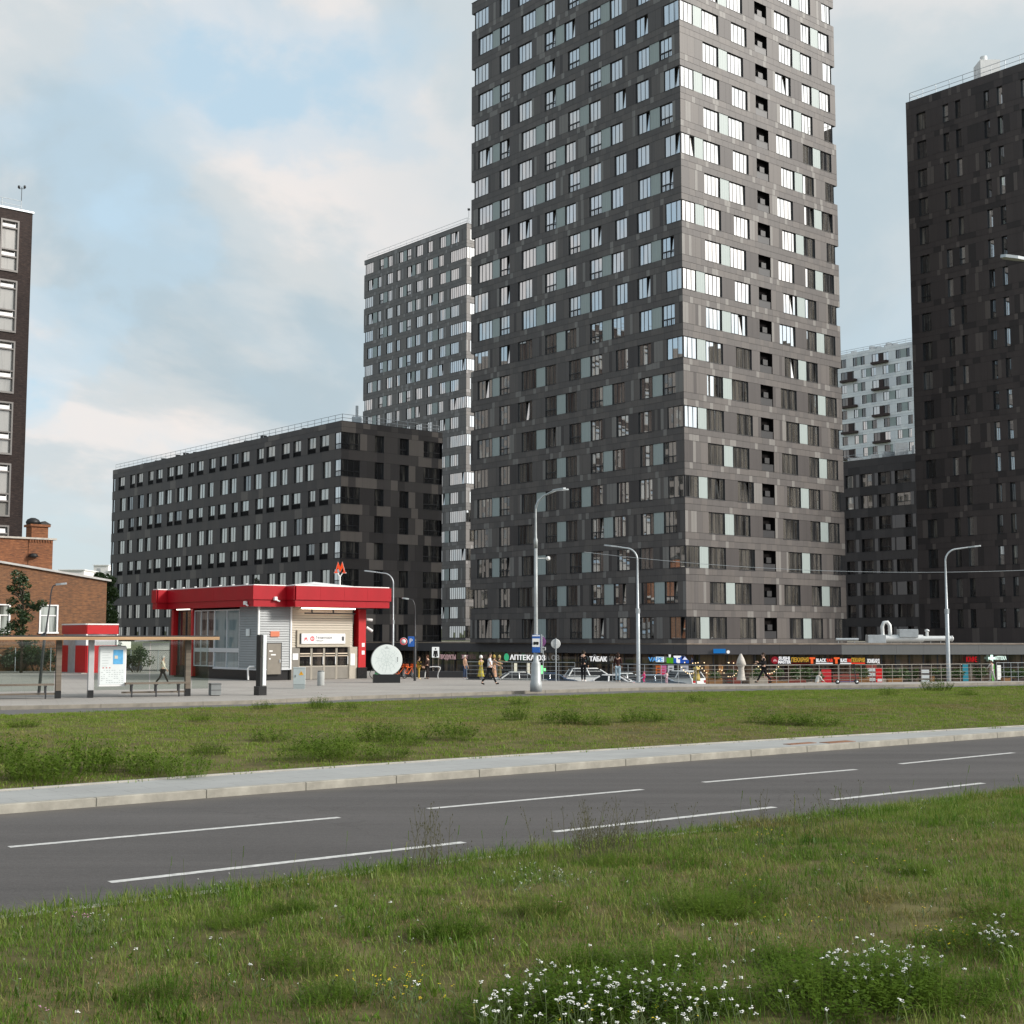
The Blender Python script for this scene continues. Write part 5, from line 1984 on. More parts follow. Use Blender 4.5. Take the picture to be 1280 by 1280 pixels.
# street lamps
def lamp(label, loc, h, rb, rt, arm, head, group='street lamps', two=False, steel=None, base=False, head_len=.7, lean=0.0, name='street_lamp'):
    """arm: horizontal vector from the pole to the lamp head; rises a little"""
    steel = steel or M['zinc']
    root = thing(name, label, 'street lamp', loc, 0, group)
    b = MB()
    lx = Vector((lean, 0, 0))
    b.tube([(0, 0, -.05), (lx.x * .5, 0, h * .52), (lx.x * .55, 0, h * .53), (lx.x, 0, h - .9)], [rb, rb * .92, rb * .62, rt], 10)
    b.tube([lx * 0 + Vector((0, 0, h * .50)), Vector((lx.x * .52, 0, h * .535))], rb * 1.12, 10)
    b.build('pole', [steel], root)
    ax = Vector((arm[0], arm[1], 0))
    b = MB()
    n = 8
    top = Vector((lx.x, 0, h - .9))
    pts = []
    for k in range(n + 1):
        u = k / n
        pts.append(top + ax * (1 - math.cos(u * PI / 2)) * .45 * 1.0 + Vector((0, 0, .75 * math.sin(u * PI / 2))))
    pts.append(top + ax * .9 + Vector((0, 0, .75 + arm[2])))
    b.tube(pts, [rt] * (n + 1) + [rt * .8], 7)
    b.build('arm', [steel], root)
    e = pts[-1]
    d = ax.normalized()
    T = Matrix.Translation(e) @ Matrix.Rotation(math.atan2(d.y, d.x), 4, 'Z') @ Matrix.Rotation(-.12, 4, 'Y')
    hd = MB()
    hd.prism([(-.1, -.05), (head_len * .35, -.13), (head_len * .85, -.12), (head_len, 0), (head_len * .85, .12), (head_len * .35, .13), (-.1, .05)], -.04, .05, 0, T)
    hd.build('lamp_head', [M['zinc'] if steel != M['frame'] else M['zinc']], root)
    return root


p = G(670, 864)
lp_ = thing('street_lamp', 'tallest lamp post on a tapered grey base with the blue bus stop sign', 'street lamp', p, 0, 'street lamps')
b = MB()
b.lathe([(.30, -.02), (.30, .42), (.27, .46), (.245, 1.30), (.225, 1.36), (.225, 1.42), (.15, 1.48), (.105, 2.0), (.092, 4.5), (.085, 7.2)], 16)
b.lathe([(.10, 7.15), (.10, 7.55), (.058, 7.7), (.045, 9.2), (.04, 9.3)], 12)
b.build('pole', [mat('lamp_grey', (0.36, 0.38, 0.385), .5, .4, .25, var=.14, vscale=3)], lp_)
b = MB()
b.tube([(0, 0, 9.15), (.10, -.05, 9.45), (.35, -.15, 9.75), (.95, -.4, 10.05)], [.05, .05, .045, .04], 7)
b.tube([(0, 0, 9.25), (.12, .02, 9.55), (.5, .1, 9.85), (1.1, .25, 10.1)], [.045, .045, .04, .04], 7)
b.build('arm', [M['zinc']], lp_)
for dx, dy, z, a in ((.95, -.4, 10.05, -.4), (1.1, .25, 10.1, .22)):
    T = Matrix.Translation((dx, dy, z)) @ Matrix.Rotation(a, 4, 'Z') @ Matrix.Rotation(-.1, 4, 'Y')
    hd = MB()
    hd.prism([(-.1, -.05), (.2, -.11), (.5, -.10), (.6, 0), (.5, .10), (.2, .11), (-.1, .05)], -.03, .04, 0, T)
    hd.build('lamp_head', [M['zinc']], lp_)
b = MB()
b.box(.1, -.03, 6.62, .55, .03, 6.66)
b.lathe([(.03, 0), (.11, .05), (.10, .18), (.02, .22)], 8, 0, Matrix.Translation((.62, 0, 6.52)))
b.build('camera_bracket', [M['white_paint']], lp_)
# the bus stop sign on it
bs = thing('bus_stop_sign', 'blue and white bus stop sign hanging on the tallest lamp post', 'road sign', (p.x, p.y - .2, KZ), .06)
b = MB()
b.bbox(-.20, -.03, 1.92, .20, .03, 2.80, .02)
sgn = b.build('board', [M['blue_sign']], bs)
b = MB()
b.box(-.185, -.036, 2.20, .185, -.031, 2.62)
b.box(-.185, -.036, 2.73, .185, -.031, 2.785)
b.build('print', [M['white_paint']], sgn)
b = MB()
b.bbox(-.13, -.045, 2.33, .13, -.038, 2.45, .02)
b.lathe([(.035, 0), (.03, .005)], 10, 0, Matrix.Translation((-.07, -.038, 2.33)) @ Matrix.Rotation(PI / 2, 4, 'X'))
b.lathe([(.035, 0), (.03, .005)], 10, 0, Matrix.Translation((.07, -.038, 2.33)) @ Matrix.Rotation(PI / 2, 4, 'X'))
b.build('bus_symbol', [M['black']], sgn)
b = MB()
b.bbox(.24, -.02, 1.90, .32, .32, 2.82, .01)
b.build('side_board', [M['zinc']], bs)

p8 = AT(679, 850, 86.0)
ns_ = thing('no_stopping_sign', 'small violet round sign on a thin post right of the bus stop sign', 'road sign', (p8.x, 86.0, KZ), -.9)
b = MB()
b.tube([(0, 0, -.1), (0, 0, 2.75)], .03, 7)
b.build('post', [M['zinc']], ns_)
b = MB()
b.lathe([(.30, .035), (.31, .05), (.30, .06)], 22, 0, Matrix.Translation((0, 0, 2.40)) @ Matrix.Rotation(PI / 2, 4, 'X'))
dd = b.build('disc', [mat('violet_sign', (0.30, 0.11, 0.34), .5)], ns_)
b = MB()
b.box(-.05, -.068, 2.30, .05, -.063, 2.50)
ring(b, 0, 2.40, .21, .25, -.0655, 20)
b.build('print', [mat('pink_print', (0.48, 0.20, 0.30), .5)], dd)
b = MB()
b.bbox(-.32, -.07, 1.86, .32, -.04, 2.06, .01)
b.build('plate', [M['white_paint']], ns_)
b = MB()
for k in range(3):
    b.box(-.22 + k * .17, -.078, 1.90, -.10 + k * .17, -.072, 2.02)
b.build('print', [M['black']], ns_)
p9 = AT(695, 852, 83.5)
rs = thing('round_road_sign', 'grey back of a round road sign on a thin post by the railing', 'road sign', (p9.x, 83.5, KZ), .15)
b = MB()
b.tube([(0, 0, -.1), (0, 0, 2.62)], .035, 7)
b.build('post', [M['zinc']], rs)
b = MB()
b.lathe([(.285, .04), (.30, .05), (.30, .065), (.28, .07)], 24, 0, Matrix.Translation((0, 0, 2.28)) @ Matrix.Rotation(PI / 2, 4, 'X') @ Matrix.Translation((0, 0, -.11)))
b.build('disc', [mat('sign_back', (0.46, 0.47, 0.47), .5, .4, .2)], rs)

p = G(798, 851.5)
lamp('silver lamp post right of the tallest one with its arm to the left', (p.x, p.y, KZ), 8.3, .13, .055, (-1.5, .25, .12), None)
p = G(1186, 851.5)
lamp('silver lamp post at the right with its arm to the right', (p.x, p.y, KZ), 8.25, .13, .055, (1.75, .1, .12), None)
p = G(490, 846)
lamp('silver lamp post behind the round map disc', (p.x, 93.5, KZ), 7.2, .085, .045, (-1.5, .1, .1), None)
p = G(518.5, 851)
lamp('short dark lamp post right of the round map disc', (p.x, p.y, KZ), 5.15, .09, .035, (-.55, .0, .05), None, steel=M['frame'], head_len=.35)
p = G(48.5, 866)
lamp('thin dark lamp post leaning slightly behind the shelter bench', (p.x, p.y, KZ), 5.35, .075, .03, (.35, .1, .05), None, steel=M['frame'], head_len=.42, lean=.42)
q_ = AT(1256, 321, 40.0)
lamp('lamp head reaching into the picture from the right edge', (q_.x + 2.9, 40.1, KZ), q_.z - .1, .11, .05, (-2.55, -.1, .02), None, head_len=.75)
# parking sign by the short dark lamp post
p = AT(514, 851, 84.3)
ps = thing('parking_sign', 'blue parking sign and white round sign beside the short dark lamp post', 'road sign', (p.x - .05, 84.4, KZ), .1)
b = MB()
b.tube([(.42, .05, 2.0), (.42, .05, 2.75)], .025, 6)
b.tube([(-.55, .05, 2.42), (.45, .05, 2.42)], .02, 6)
b.build('bracket', [M['frame']], ps)
b = MB()
b.bbox(-.18, -.02, 2.10, .22, .02, 2.72, .02)
bb = b.build('board', [M['blue_sign']], ps)
text('P', .42, M['white_paint'], bb, (-.10, -.026, 2.30), 0, .003)
b = MB()
b.lathe([(.22, .0), (.23, .02)], 18, 0, Matrix.Translation((-.44, 0, 2.42)) @ Matrix.Rotation(PI / 2, 4, 'X'))
bb = b.build('disc', [M['paper']], ps)
b = MB()
ring(b, -.44, 2.42, .15, .215, -.026, 18)
b.build('print', [pink_red], bb)

# overhead cable
b = MB()
A_, B_ = AT(730, 690, 84.0), AT(1300, 712, 84.0)
pts = []
for k in range(33):
    u = k / 32
    pts.append((A_.x + (B_.x - A_.x) * u, 84.0, A_.z + (B_.z - A_.z) * u - 5.6 * u * (1 - u) * .42))
b.tube(pts, .014, 4, cap=False)
tag(b.build('overhead_cable', [M['zinc']]), 'thin overhead cable sagging in front of the towers', 'cable')

# railings along the plaza edge
def rail_run(label, pts, h, post_step, bars, r=.013, thick=None, m=None, offx=0):
    root = thing('railing', label, 'railing', (pts[0].x, pts[0].y, KZ))
    o = Vector((pts[0].x, pts[0].y))
    m = m or M['zinc']
    pm = MB()
    pm.tube([(0, 0, -.05), (0, 0, h)], r * 1.15, 6)
    pme = pm.mesh('post', [m])
    for i in range(len(pts) - 1):
        a, c = pts[i].to_2d() - o, pts[i + 1].to_2d() - o
        L = (c - a).length
        n = max(1, round(L / post_step))
        for k in range(n + (1 if i == len(pts) - 2 else 0)):
            p = a + (c - a) * k / n
            inst('post', pme, root, (p.x, p.y, 0))
        b = MB()
        for q in bars:
            b.tube([(a.x, a.y, h * q), (c.x, c.y, h * q)], r * (1.35 if q == 1.0 else .8), 6)
        b.build('bar', [m], root)
    return root


def RX(px0, px1):
    """points of the plaza edge between two columns, a step in from the edge"""
    P = [Vector((p.x, p.y - .12)) for p in reversed(RAILP)]
    xs = [p0 for p0 in P]
    out = []
    def at(px):
        t = (px - 640) / F_
        best = None
        for a, c in zip(P, P[1:]):
            fa, fc = a.x - t * a.y, c.x - t * c.y
            if fa <= 0 <= fc:
                u = -fa / (fc - fa)
                return a + (c - a) * u
        return P[-1] if px > 640 else P[0]
    s_, e_ = at(px0), at(px1)
    out = [s_] + [p for p in P if s_.x + .01 < p.x < e_.x - .01] + [e_]
    return out


rail_run('grey railing behind the walking man and the bus stop sign', RX(584, 718), 1.13, 1.0, (1.0, .78, .56, .34))
railpale = mat('pale_rail', (0.36, 0.33, 0.29), .5, .4, .15)
rail_run('railing between the jeans wearer and the second lamp post and beyond', RX(765, 868), 1.08, 1.0, (1.0, .80, .60, .40, .20))
rail_run('long pale railing in front of the terrace and the food shops', RX(868, 1045), 1.05, .95, (1.0, .79, .58, .37, .16), m=railpale)
rail_run('railing in front of the shops at the right, around the lamp post', RX(1046, 1236), 1.05, .72, (1.0, .79, .58, .37, .16), m=railpale)
rail_run('last stretch of railing at the right edge of the picture', RX(1242, 1289), 1.12, .45, (1.0, .75, .5, .25))

# curved white bike rack
p = G(531, 848.3)
br_ = thing('bike_rack', 'curved white tubular bike rack in front of the low dark wall', 'bike rack', (p.x, 88.9, KZ))
b = MB()
b.tube([(0, 0, -.02), (.02, 0, .35), (.12, 0, .6), (.28, 0, .74), (.5, 0, .77), (.85, 0, .77), (.98, 0, .74), (1.0, 0, .64), (.88, 0, .4), (.84, 0, .2), (.86, 0, -.02)], .032, 8)
b.build('tube', [M['white_paint']], br_)

# ------------------------------------------------------------------ people
def skinned(name, nodes, edges, mats, parent, sub=1):
    """nodes: list of (x,y,z,r); grows one smooth surface round the chain of edges"""
    me = bpy.data.meshes.new(name)
    me.from_pydata([n[:3] for n in nodes], edges, [])
    o = bpy.data.objects.new(name, me)
    C.objects.link(o)
    o.modifiers.new('skin', 'SKIN')
    sv = me.skin_vertices[0].data
    for i, n in enumerate(nodes):
        rr_ = n[3] if isinstance(n[3], tuple) else (n[3], n[3])
        sv[i].radius = rr_
    sv[0].use_root = True
    if sub:
        m = o.modifiers.new('sub', 'SUBSURF')
        m.levels = m.render_levels = sub
    dg = bpy.context.evaluated_depsgraph_get()
    nm = bpy.data.meshes.new_from_object(o.evaluated_get(dg))
    bpy.data.objects.remove(o)
    nm.name = name
    nm.materials.clear()
    for mm in mats:
        nm.materials.append(mm)
    nm.polygons.foreach_set('use_smooth', [True] * len(nm.polygons))
    ob = bpy.data.objects.new(name, nm)
    C.objects.link(ob)
    ob.parent = parent
    return ob


_pm = {}


def cloth(col):
    k = tuple(col)
    if k not in _pm:
        _pm[k] = mat('cloth', col, .85, .15, var=.12, vscale=6, bump=.2, bscale=30)
    return _pm[k]


SKIN_COL = (0.52, 0.33, 0.245)


def person(label, loc, rotz, h=1.75, legs=((.0, 0), (.0, 0)), arms=((.05, .15), (.05, .15)), skin=SKIN_COL, hair=(0.05, 0.035, 0.025), top=(0.5, 0.5, 0.5), sleeves='long', bottom=(0.03, 0.03, 0.035),
           skirt=None, shoes=(0.02, 0.02, 0.02), lean=0.0, group=None, long_hair=False, slim=1.0, arms_y=(0.0, 0.0), extra=None):
    """faces local +x; legs/arms are (swing forward, bend) in radians, left then right"""
    root = thing('person', label, 'person', loc, rotz, group)
    k = h / 1.75
    sm = cloth(skin)
    lx = math.sin(lean)

    def V(x, y, z, r):
        zz = max(0, z - .93)
        return (x * k + lx * zz * k, y * k, z * k, tuple(q * k for q in r) if isinstance(r, tuple) else r * k)
    N, E_ = [], []

    def add(n, par=None):
        N.append(n)
        if par is not None:
            E_.append((par, len(N) - 1))
        return len(N) - 1
    pel = add(V(0, 0, .93, (.135 * slim, .10)))
    wst = add(V(0, 0, 1.08, (.13 * slim, .095)), pel)
    chs = add(V(0, 0, 1.28, (.155 * slim, .105)), wst)
    shd = add(V(0, 0, 1.43, (.12 * slim, .08)), chs)
    nk = add(V(.01, 0, 1.51, .052), shd)
    hd = add(V(.02, 0, 1.58, .075), nk)
    hd2 = add(V(.025, 0, 1.65, .095), hd)
    add(V(.015, 0, 1.73, .065), hd2)
    nose = add(V(.115, 0, 1.62, .014), hd2)
    LN, LE, AN, AE = [], [], [], []
    ends = []
    for s, (sw, bd) in ((1, legs[0]), (-1, legs[1])):
        hip = (0, .09 * s, .90)
        kn_ = (hip[0] + .43 * math.sin(sw), hip[1], hip[2] - .43 * math.cos(sw))
        a2 = sw - bd
        an = (kn_[0] + .42 * math.sin(a2), kn_[1], kn_[2] - .42 * math.cos(a2))
        an = (an[0], an[1], max(.05, an[2]))
        toe = (an[0] + .17 * math.cos(max(-.9, min(.5, a2 * .6))), an[1] + .02 * s, max(.02, an[2] - .045 + .17 * math.sin(max(-.9, min(.5, a2 * .5)))))
        i0 = add(V(*hip, .088), pel)
        i1 = add(V(*kn_, .056), i0)
        i2 = add(V(*an, .040), i1)
        i3 = add(V(an[0] + (toe[0] - an[0]) * .55, toe[1], an[2] + (toe[2] - an[2]) * .55, .032), i2)
        LN.append((hip, kn_, an))
        ends.append((an, toe))
    hands = []
    for s, (sw, bd), ay in ((1, arms[0], arms_y[0]), (-1, arms[1], arms_y[1])):
        sh_ = (0, .185 * s * slim, 1.42)
        el = (.29 * math.sin(sw) * math.cos(ay), sh_[1] + s * (.05 + .29 * math.sin(ay)), 1.42 - .28 * math.cos(sw) * math.cos(ay))
        a2 = sw + bd
        wr = (el[0] + .25 * math.sin(a2), el[1] + s * .01, el[2] - .25 * math.cos(a2))
        i0 = add(V(*sh_, .056), shd)
        i1 = add(V(*el, .042), i0)
        i2 = add(V(*wr, .028), i1)
        d = Vector((math.sin(a2), 0, -math.cos(a2)))
        pal = Vector(wr) + d * .07
        i3 = add(V(*pal, .034), i2)
        e2 = Vector((math.cos(a2), 0, math.sin(a2)))
        for q, ln in ((-.028, .075), (-.009, .088), (.010, .083), (.028, .066)):
            f1 = pal + d * .035 + e2 * q
            f2 = f1 + d * ln * .5 + Vector((0, -s * .008, 0))
            f3 = f2 + d * ln * .45 + Vector((0, -s * .018, 0))
            j = add(V(*f1, .0095), i3)
            j = add(V(*f2, .009), j)
            add(V(*f3, .007), j)
        t1 = Vector(wr) + d * .045 + e2 * .038 + Vector((0, -s * .01, 0))
        j = add(V(*t1, .010), i3)
        add(V(*(t1 + d * .045 + e2 * .02), .008), j)
        AN.append((sh_, el, wr))
    skinned('body', N, E_, [sm], root)
    # ears, then hair
    b = MB()
    hc = Vector(V(.02, 0, 1.655, .1)[:3])
    prof = [(.0, .125), (.045, .12), (.085, .095), (.105, .05), (.108, .0), (.10, -.04)]
    n = 12
    vs, fs = [], []
    for r_, z in prof:
        for q in range(n):
            a = 2 * PI * q / n
            back = .5 - .5 * math.cos(a)
            drop = (-.06 * back - (.16 * back if long_hair else 0)) if z < .02 else 0
            front = math.cos(a) > .55 and z < .045
            rr_ = r_ * (.86 if front else 1.0)
            zz = max(z, .045) if front else z + drop
            vs.append((hc.x - .012 * k + rr_ * math.cos(a) * 1.06 * k, hc.y + rr_ * math.sin(a) * .92 * k, hc.z + zz * k))
    for i in range(len(prof) - 1):
        for q in range(n):
            q2 = (q + 1) % n
            fs.append((i * n + q, (i + 1) * n + q, (i + 1) * n + q2, i * n + q2))
    b.raw(vs, fs, 0, True)
    for s in (1, -1):
        b.lathe([(.005, -.03), (.018, -.02), (.02, .01), (.008, .03)], 6, 1, Matrix.Translation((hc.x - .0 * k, hc.y + s * .098 * k, hc.z - .03 * k)))
    if hair is not None:
        b.build('hair', [cloth(hair), sm], root)
    f = MB()
    for s in (1, -1):
        f.box(hc.x + .088 * k, hc.y + s * .028 * k, hc.z - .025 * k, hc.x + .102 * k, hc.y + s * .05 * k, hc.z - .012 * k)
    f.box(hc.x + .085 * k, hc.y - .025 * k, hc.z - .085 * k, hc.x + .098 * k, hc.y + .025 * k, hc.z - .077 * k)
    f.build('face_detail', [cloth((0.12, 0.05, 0.045))], root)
    # top
    N, E_ = [], []
    w0 = add(V(0, 0, .90, (.150 * slim, .118)))
    w1 = add(V(0, 0, 1.08, (.150 * slim, .113)), w0)
    w2 = add(V(0, 0, 1.28, (.172 * slim, .122)), w1)
    w3 = add(V(0, 0, 1.44, (.13 * slim, .092)), w2)
    add(V(.005, 0, 1.485, .066), w3)
    for (sh_, el, wr) in AN:
        i0 = add(V(*sh_, .070), w3)
        if sleeves == 'long':
            i1 = add(V(*el, .056), i0)
            add(V(*wr, .040), i1)
        elif sleeves == 'short':
            m_ = tuple(a + (c - a) * .62 for a, c in zip(sh_, el))
            add(V(*m_, .062), i0)
    skinned('top', N, E_, [cloth(top)], root)
    if skirt is None:
        N, E_ = [], []
        w0 = add(V(0, 0, .96, (.142 * slim, .112)))
        for (hip, kn_, an) in LN:
            i0 = add(V(*hip, .100), w0)
            i1 = add(V(*kn_, .070), i0)
            add(V(an[0], an[1], an[2] + .03, .055), i1)
        skinned('trousers', N, E_, [cloth(bottom)], root)
    else:
        b = MB()
        zl, wl = skirt
        prof = [(.15, .98), (.16, .85), (.15 + (wl - .15) * .5, (zl + .85) / 2), (wl, zl)]
        vs, fs = [], []
        for i, (r_, z) in enumerate(prof):
            for q in range(18):
                a = 2 * PI * q / 18
                rr_ = r_ * (1 + .06 * math.sin(a * 6) * i / 3)
                vs.append((rr_ * math.cos(a) * k * .85, rr_ * math.sin(a) * k, z * k))
        for i in range(3):
            for q in range(18):
                q2 = (q + 1) % 18
                fs.append((i * 18 + q, (i + 1) * 18 + q, (i + 1) * 18 + q2, i * 18 + q2))
        b.raw(vs, fs, 0, True)
        b.build('skirt', [cloth(bottom)], root)
    for an, toe in ends:
        N, E_ = [], []
        hl = add(V(an[0] - .03, an[1], max(.04, an[2] - .02), .047))
        add(V(*toe, .045), hl)
        skinned('shoe', N, E_, [cloth(shoes)], root)
    if extra:
        extra(root, k)
    return root


def backpack(col):
    def f(root, k):
        b = MB()
        b.bbox(-.30 * k, -.15 * k, 1.02 * k, -.12 * k, .15 * k, 1.45 * k, .05)
        b.bbox(-.35 * k, -.11 * k, 1.05 * k, -.30 * k, .11 * k, 1.25 * k, .02)
        b.build('backpack', [cloth(col)], root)
    return f


def at_ground(px, py, dy=0):
    p = G(px, py)
    return Vector((p.x, p.y + dy, KZ))


person('grey-haired woman in a cream blouse and dark trousers walking behind the shelter', at_ground(203, 856.5), .1, 1.62, ((.42, .05), (-.30, .35)), ((-.35, .2), (.35, .3)), hair=(0.42, 0.40, 0.37), top=(0.60, 0.54, 0.43), bottom=(0.035, 0.028, 0.028), shoes=(.03, .03, .03))
person('man in a white T-shirt and black trousers with a black backpack', at_ground(612, 857), .0, 1.80, ((.45, .05), (-.38, .30)), ((-.2, .4), (.2, .5)), top=(0.72, 0.74, 0.78), sleeves='short', bottom=(0.014, 0.014, 0.016), shoes=(.012, .012, .012), hair=(.03, .02, .018), extra=backpack((0.012, 0.012, 0.014)))
person('man all in black with white shoes standing at the gap in the railing', at_ground(729, 851.5, -.3), 1.2, 1.86, ((.03, 0), (-.03, 0)), ((.3, 1.3), (.1, .3)), top=(0.012, 0.012, 0.013), bottom=(0.014, 0.014, 0.015), shoes=(0.7, 0.7, 0.7), hair=(.03, .025, .02))
person('woman with long dark hair in a brown top and wide pale jeans', at_ground(772, 852.5, -.3), 1.5, 1.74, ((.02, 0), (-.02, 0)), ((.1, .6), (.1, .6)), top=(0.045, 0.02, 0.018), bottom=(0.33, 0.43, 0.50), shoes=(.5, .5, .48), hair=(.03, .018, .014), long_hair=True, slim=.92)
person('man in black with a pale shirt front walking left while holding a phone', at_ground(955, 855.2), PI, 1.78, ((.50, .05), (-.42, .30)), ((.35, 1.5), (.3, 1.2)), top=(0.016, 0.015, 0.016), bottom=(0.012, 0.012, 0.014), shoes=(.015, .015, .015), hair=(.04, .03, .025))
person('small child in a bright pink jacket crouching by the second lamp post', at_ground(805, 853.6, -.2), 2.4, .66, ((.5, .9), (.4, .9)), ((.5, .5), (.5, .5)), top=(0.72, 0.05, 0.22), bottom=(0.65, 0.05, 0.20), hair=(.60, .06, .22), shoes=(.6, .6, .6))
person('small child in a white and pink jacket in front of the white car', at_ground(833, 854.6, -.2), 1.8, .70, ((.3, .5), (.2, .4)), ((.4, .5), (.4, .5)), top=(0.68, 0.55, 0.58), bottom=(0.60, 0.40, 0.46), hair=(.04, .03, .03), shoes=(.6, .6, .6))


def headdress(col, hh, w_):
    def f(root, k):
        b = MB()
        b.lathe([(.11 * w_ * k, 1.62 * k), (.135 * w_ * k, 1.68 * k), (.12 * w_ * k, (1.68 + hh * .6) * k), (.05 * k, (1.68 + hh) * k)], 12)
        b.build('headdress', [cloth(col)], root)
    return f


person('performer in a long yellow dress with a tall white headdress', at_ground(601, 848.2, .3), -.9, 1.40, ((.02, 0), (-.02, 0)), ((.3, 1.2), (.2, .9)), top=(0.55, 0.40, 0.08), bottom=(0.50, 0.42, 0.07), skirt=(.16, .30), hair=(.65, .63, .60), shoes=(.5, .5, .5), extra=headdress((.72, .70, .66), .22, 1.1))
person('performer in a long tan robe with a gold crown beside the walking man', at_ground(617.5, 848.6, .5), .4, 1.44, ((.02, 0), (-.02, 0)), ((.4, .9), (.9, .5)), top=(0.45, 0.26, 0.15), bottom=(0.48, 0.27, 0.17), skirt=(.14, .27), hair=(.16, .09, .03), shoes=(.6, .6, .6), extra=headdress((.40, .28, .08), .20, .9))
person('performer in an olive costume with one arm stretched out to the right', at_ground(624, 848.4, 1.0), .0, 1.42, ((.02, 0), (-.02, 0)), ((1.35, .1), (.2, .3)), top=(0.13, 0.12, 0.045), bottom=(0.12, 0.105, 0.05), skirt=(.2, .25), hair=(.14, .09, .03), extra=headdress((.36, .30, .14), .20, .9))
person('person in a tan jumper and jeans standing by the end of the low dark wall', (-3.05, 88.5, KZ), -.5, 1.50, ((.05, 0), (-.05, 0)), ((.1, .3), (.1, .3)), top=(0.36, 0.22, 0.15), bottom=(0.04, 0.06, 0.11), hair=(.62, .58, .52), shoes=(.5, .5, .5))
person('person in a black and yellow striped costume near the short dark lamp post', (-5.98, 87.9, KZ), .3, 1.42, ((.05, 0), (-.05, 0)), ((.4, .4), (.4, .4)), top=(0.035, 0.025, 0.015), bottom=(0.42, 0.27, 0.05), hair=(.05, .03, .02), shoes=(.5, .42, .25),
       extra=lambda root, k: [(lambda b: (b.lathe([(.185 * k, (1.02 + q * .14) * k), (.19 * k, (1.05 + q * .14) * k), (.185 * k, (1.08 + q * .14) * k)], 12), b.build('stripe', [cloth((.50, .32, .05))], root)))(MB()) for q in range(3)])
person('darkly dressed person just right of the black and yellow costume', (-5.45, 88.3, KZ), 2.8, 1.52, ((.05, 0), (-.05, 0)), ((.2, .6), (.2, .6)), top=(0.05, 0.03, 0.025), bottom=(0.03, 0.025, 0.025), hair=(.09, .04, .025), shoes=(.05, .05, .05))
person('person in pale summer clothes leaning on the railing near the right edge', at_ground(1239, 851.0, -.15), 2.0, 1.25, ((.25, .2), (-.25, .1)), ((.5, .4), (.7, .3)), top=(0.55, 0.50, 0.48), bottom=(0.50, 0.47, 0.46), hair=(.16, .10, .07), shoes=(.6, .6, .6))

# parked electric scooter
def scooter(label, loc, rotz, cat='scooter'):
    root = thing('kick_scooter', label, cat, loc, rotz)
    d = MB()
    d.bbox(-.42, -.07, .12, .38, .07, .17, .012)
    d.tube([(-.60, 0, .10), (-.42, 0, .15)], .03, 6)
    d.build('deck', [mat('scooter_deck', (0.10, 0.09, 0.17), .5)], root)
    s_ = MB()
    s_.tube([(.38, 0, .15), (.52, 0, .30), (.40, 0, 1.05)], [.035, .03, .025], 7)
    s_.build('stem', [M['frame']], root)
    hb = MB()
    hb.tube([(.36, -.24, 1.10), (.40, 0, 1.05), (.36, .24, 1.10)], .02, 6)
    hb.box(.36, -.05, .98, .46, .05, 1.14)
    hb.build('handlebar', [M['black']], root)
    for x in (-.56, .56):
        w_ = MB()
        T = Matrix.Translation((x, 0, .13)) @ Matrix.Rotation(PI / 2, 4, 'X')
        w_.lathe([(.08, -.03), (.13, -.025), (.13, .025), (.08, .03)], 14, 0, T)
        wo_ = w_.build('wheel', [M['rubber']], root)
        h_ = MB()
        h_.lathe([(.02, -.036), (.075, -.031), (.075, .031), (.02, .036)], 10, 0, T)
        h_.build('rim', [M['zinc']], wo_)
    return root


p = G(1059, 855.2)
scooter('dark kick scooter parked in front of the pale railing', (p.x, p.y, KZ), .05)
p = G(519, 848)
sc_or = [('orange rental bicycle at the left of the parked orange row', -8.05), ('orange rental bicycle in the middle of the orange row', -7.35), ('orange rental bicycle nearest the short dark lamp post', -6.75)]


def bicycle(label, loc, rotz, col, group=None):
    root = thing('bicycle', label, 'bicycle', loc, rotz, group)
    m = cloth(col)
    f = MB()
    for a, c in (((-.05, 0, .28), (-.18, 0, .78)), ((-.05, 0, .28), (.42, 0, .70)), ((-.16, 0, .68), (.40, 0, .76)), ((-.05, 0, .28), (-.52, 0, .34)), ((-.16, 0, .66), (-.52, 0, .34)), ((.38, 0, .95), (.54, 0, .34))):
        f.tube([a, c], .024, 6)
    f.build('frame', [m], root)
    b = MB()
    b.bbox(-.32, -.08, .84, -.06, .08, .90, .02)
    b.tube([(-.18, 0, .75), (-.19, 0, .86)], .016, 6)
    b.build('saddle', [M['black']], root)
    b = MB()
    b.tube([(.30, -.28, 1.04), (.38, -.12, 1.0), (.38, .12, 1.0), (.30, .28, 1.04)], .016, 6)
    b.build('handlebar', [M['black']], root)
    b = MB()
    b.box(.46, -.16, .72, .74, .16, .92)
    b.build('basket', [m], root)
    for x in (-.52, .54):
        w_ = MB()
        pts = [(x + .33 * math.cos(2 * PI * q / 20), 0, .34 + .33 * math.sin(2 * PI * q / 20)) for q in range(21)]
        w_.tube(pts, .022, 5, cap=False)
        wo_ = w_.build('wheel', [M['rubber']], root)
        h_ = MB()
        for q in range(8):
            a = PI * q / 8
            h_.tube([(x + .31 * math.cos(a), 0, .34 + .31 * math.sin(a)), (x - .31 * math.cos(a), 0, .34 - .31 * math.sin(a))], .005, 3, cap=False)
        h_.build('spoke', [M['zinc']], wo_)
    return root


for i, (lab, x) in enumerate(sc_or):
    bicycle(lab, (x, 89.0 + .25 * i, KZ), .7 + .2 * i, (0.55, 0.10, 0.025), 'orange rental bicycles')
bicycle('green framed bicycle beside the round map disc', (-8.3, 88.0, KZ), .3, (0.05, 0.25, 0.10), None)

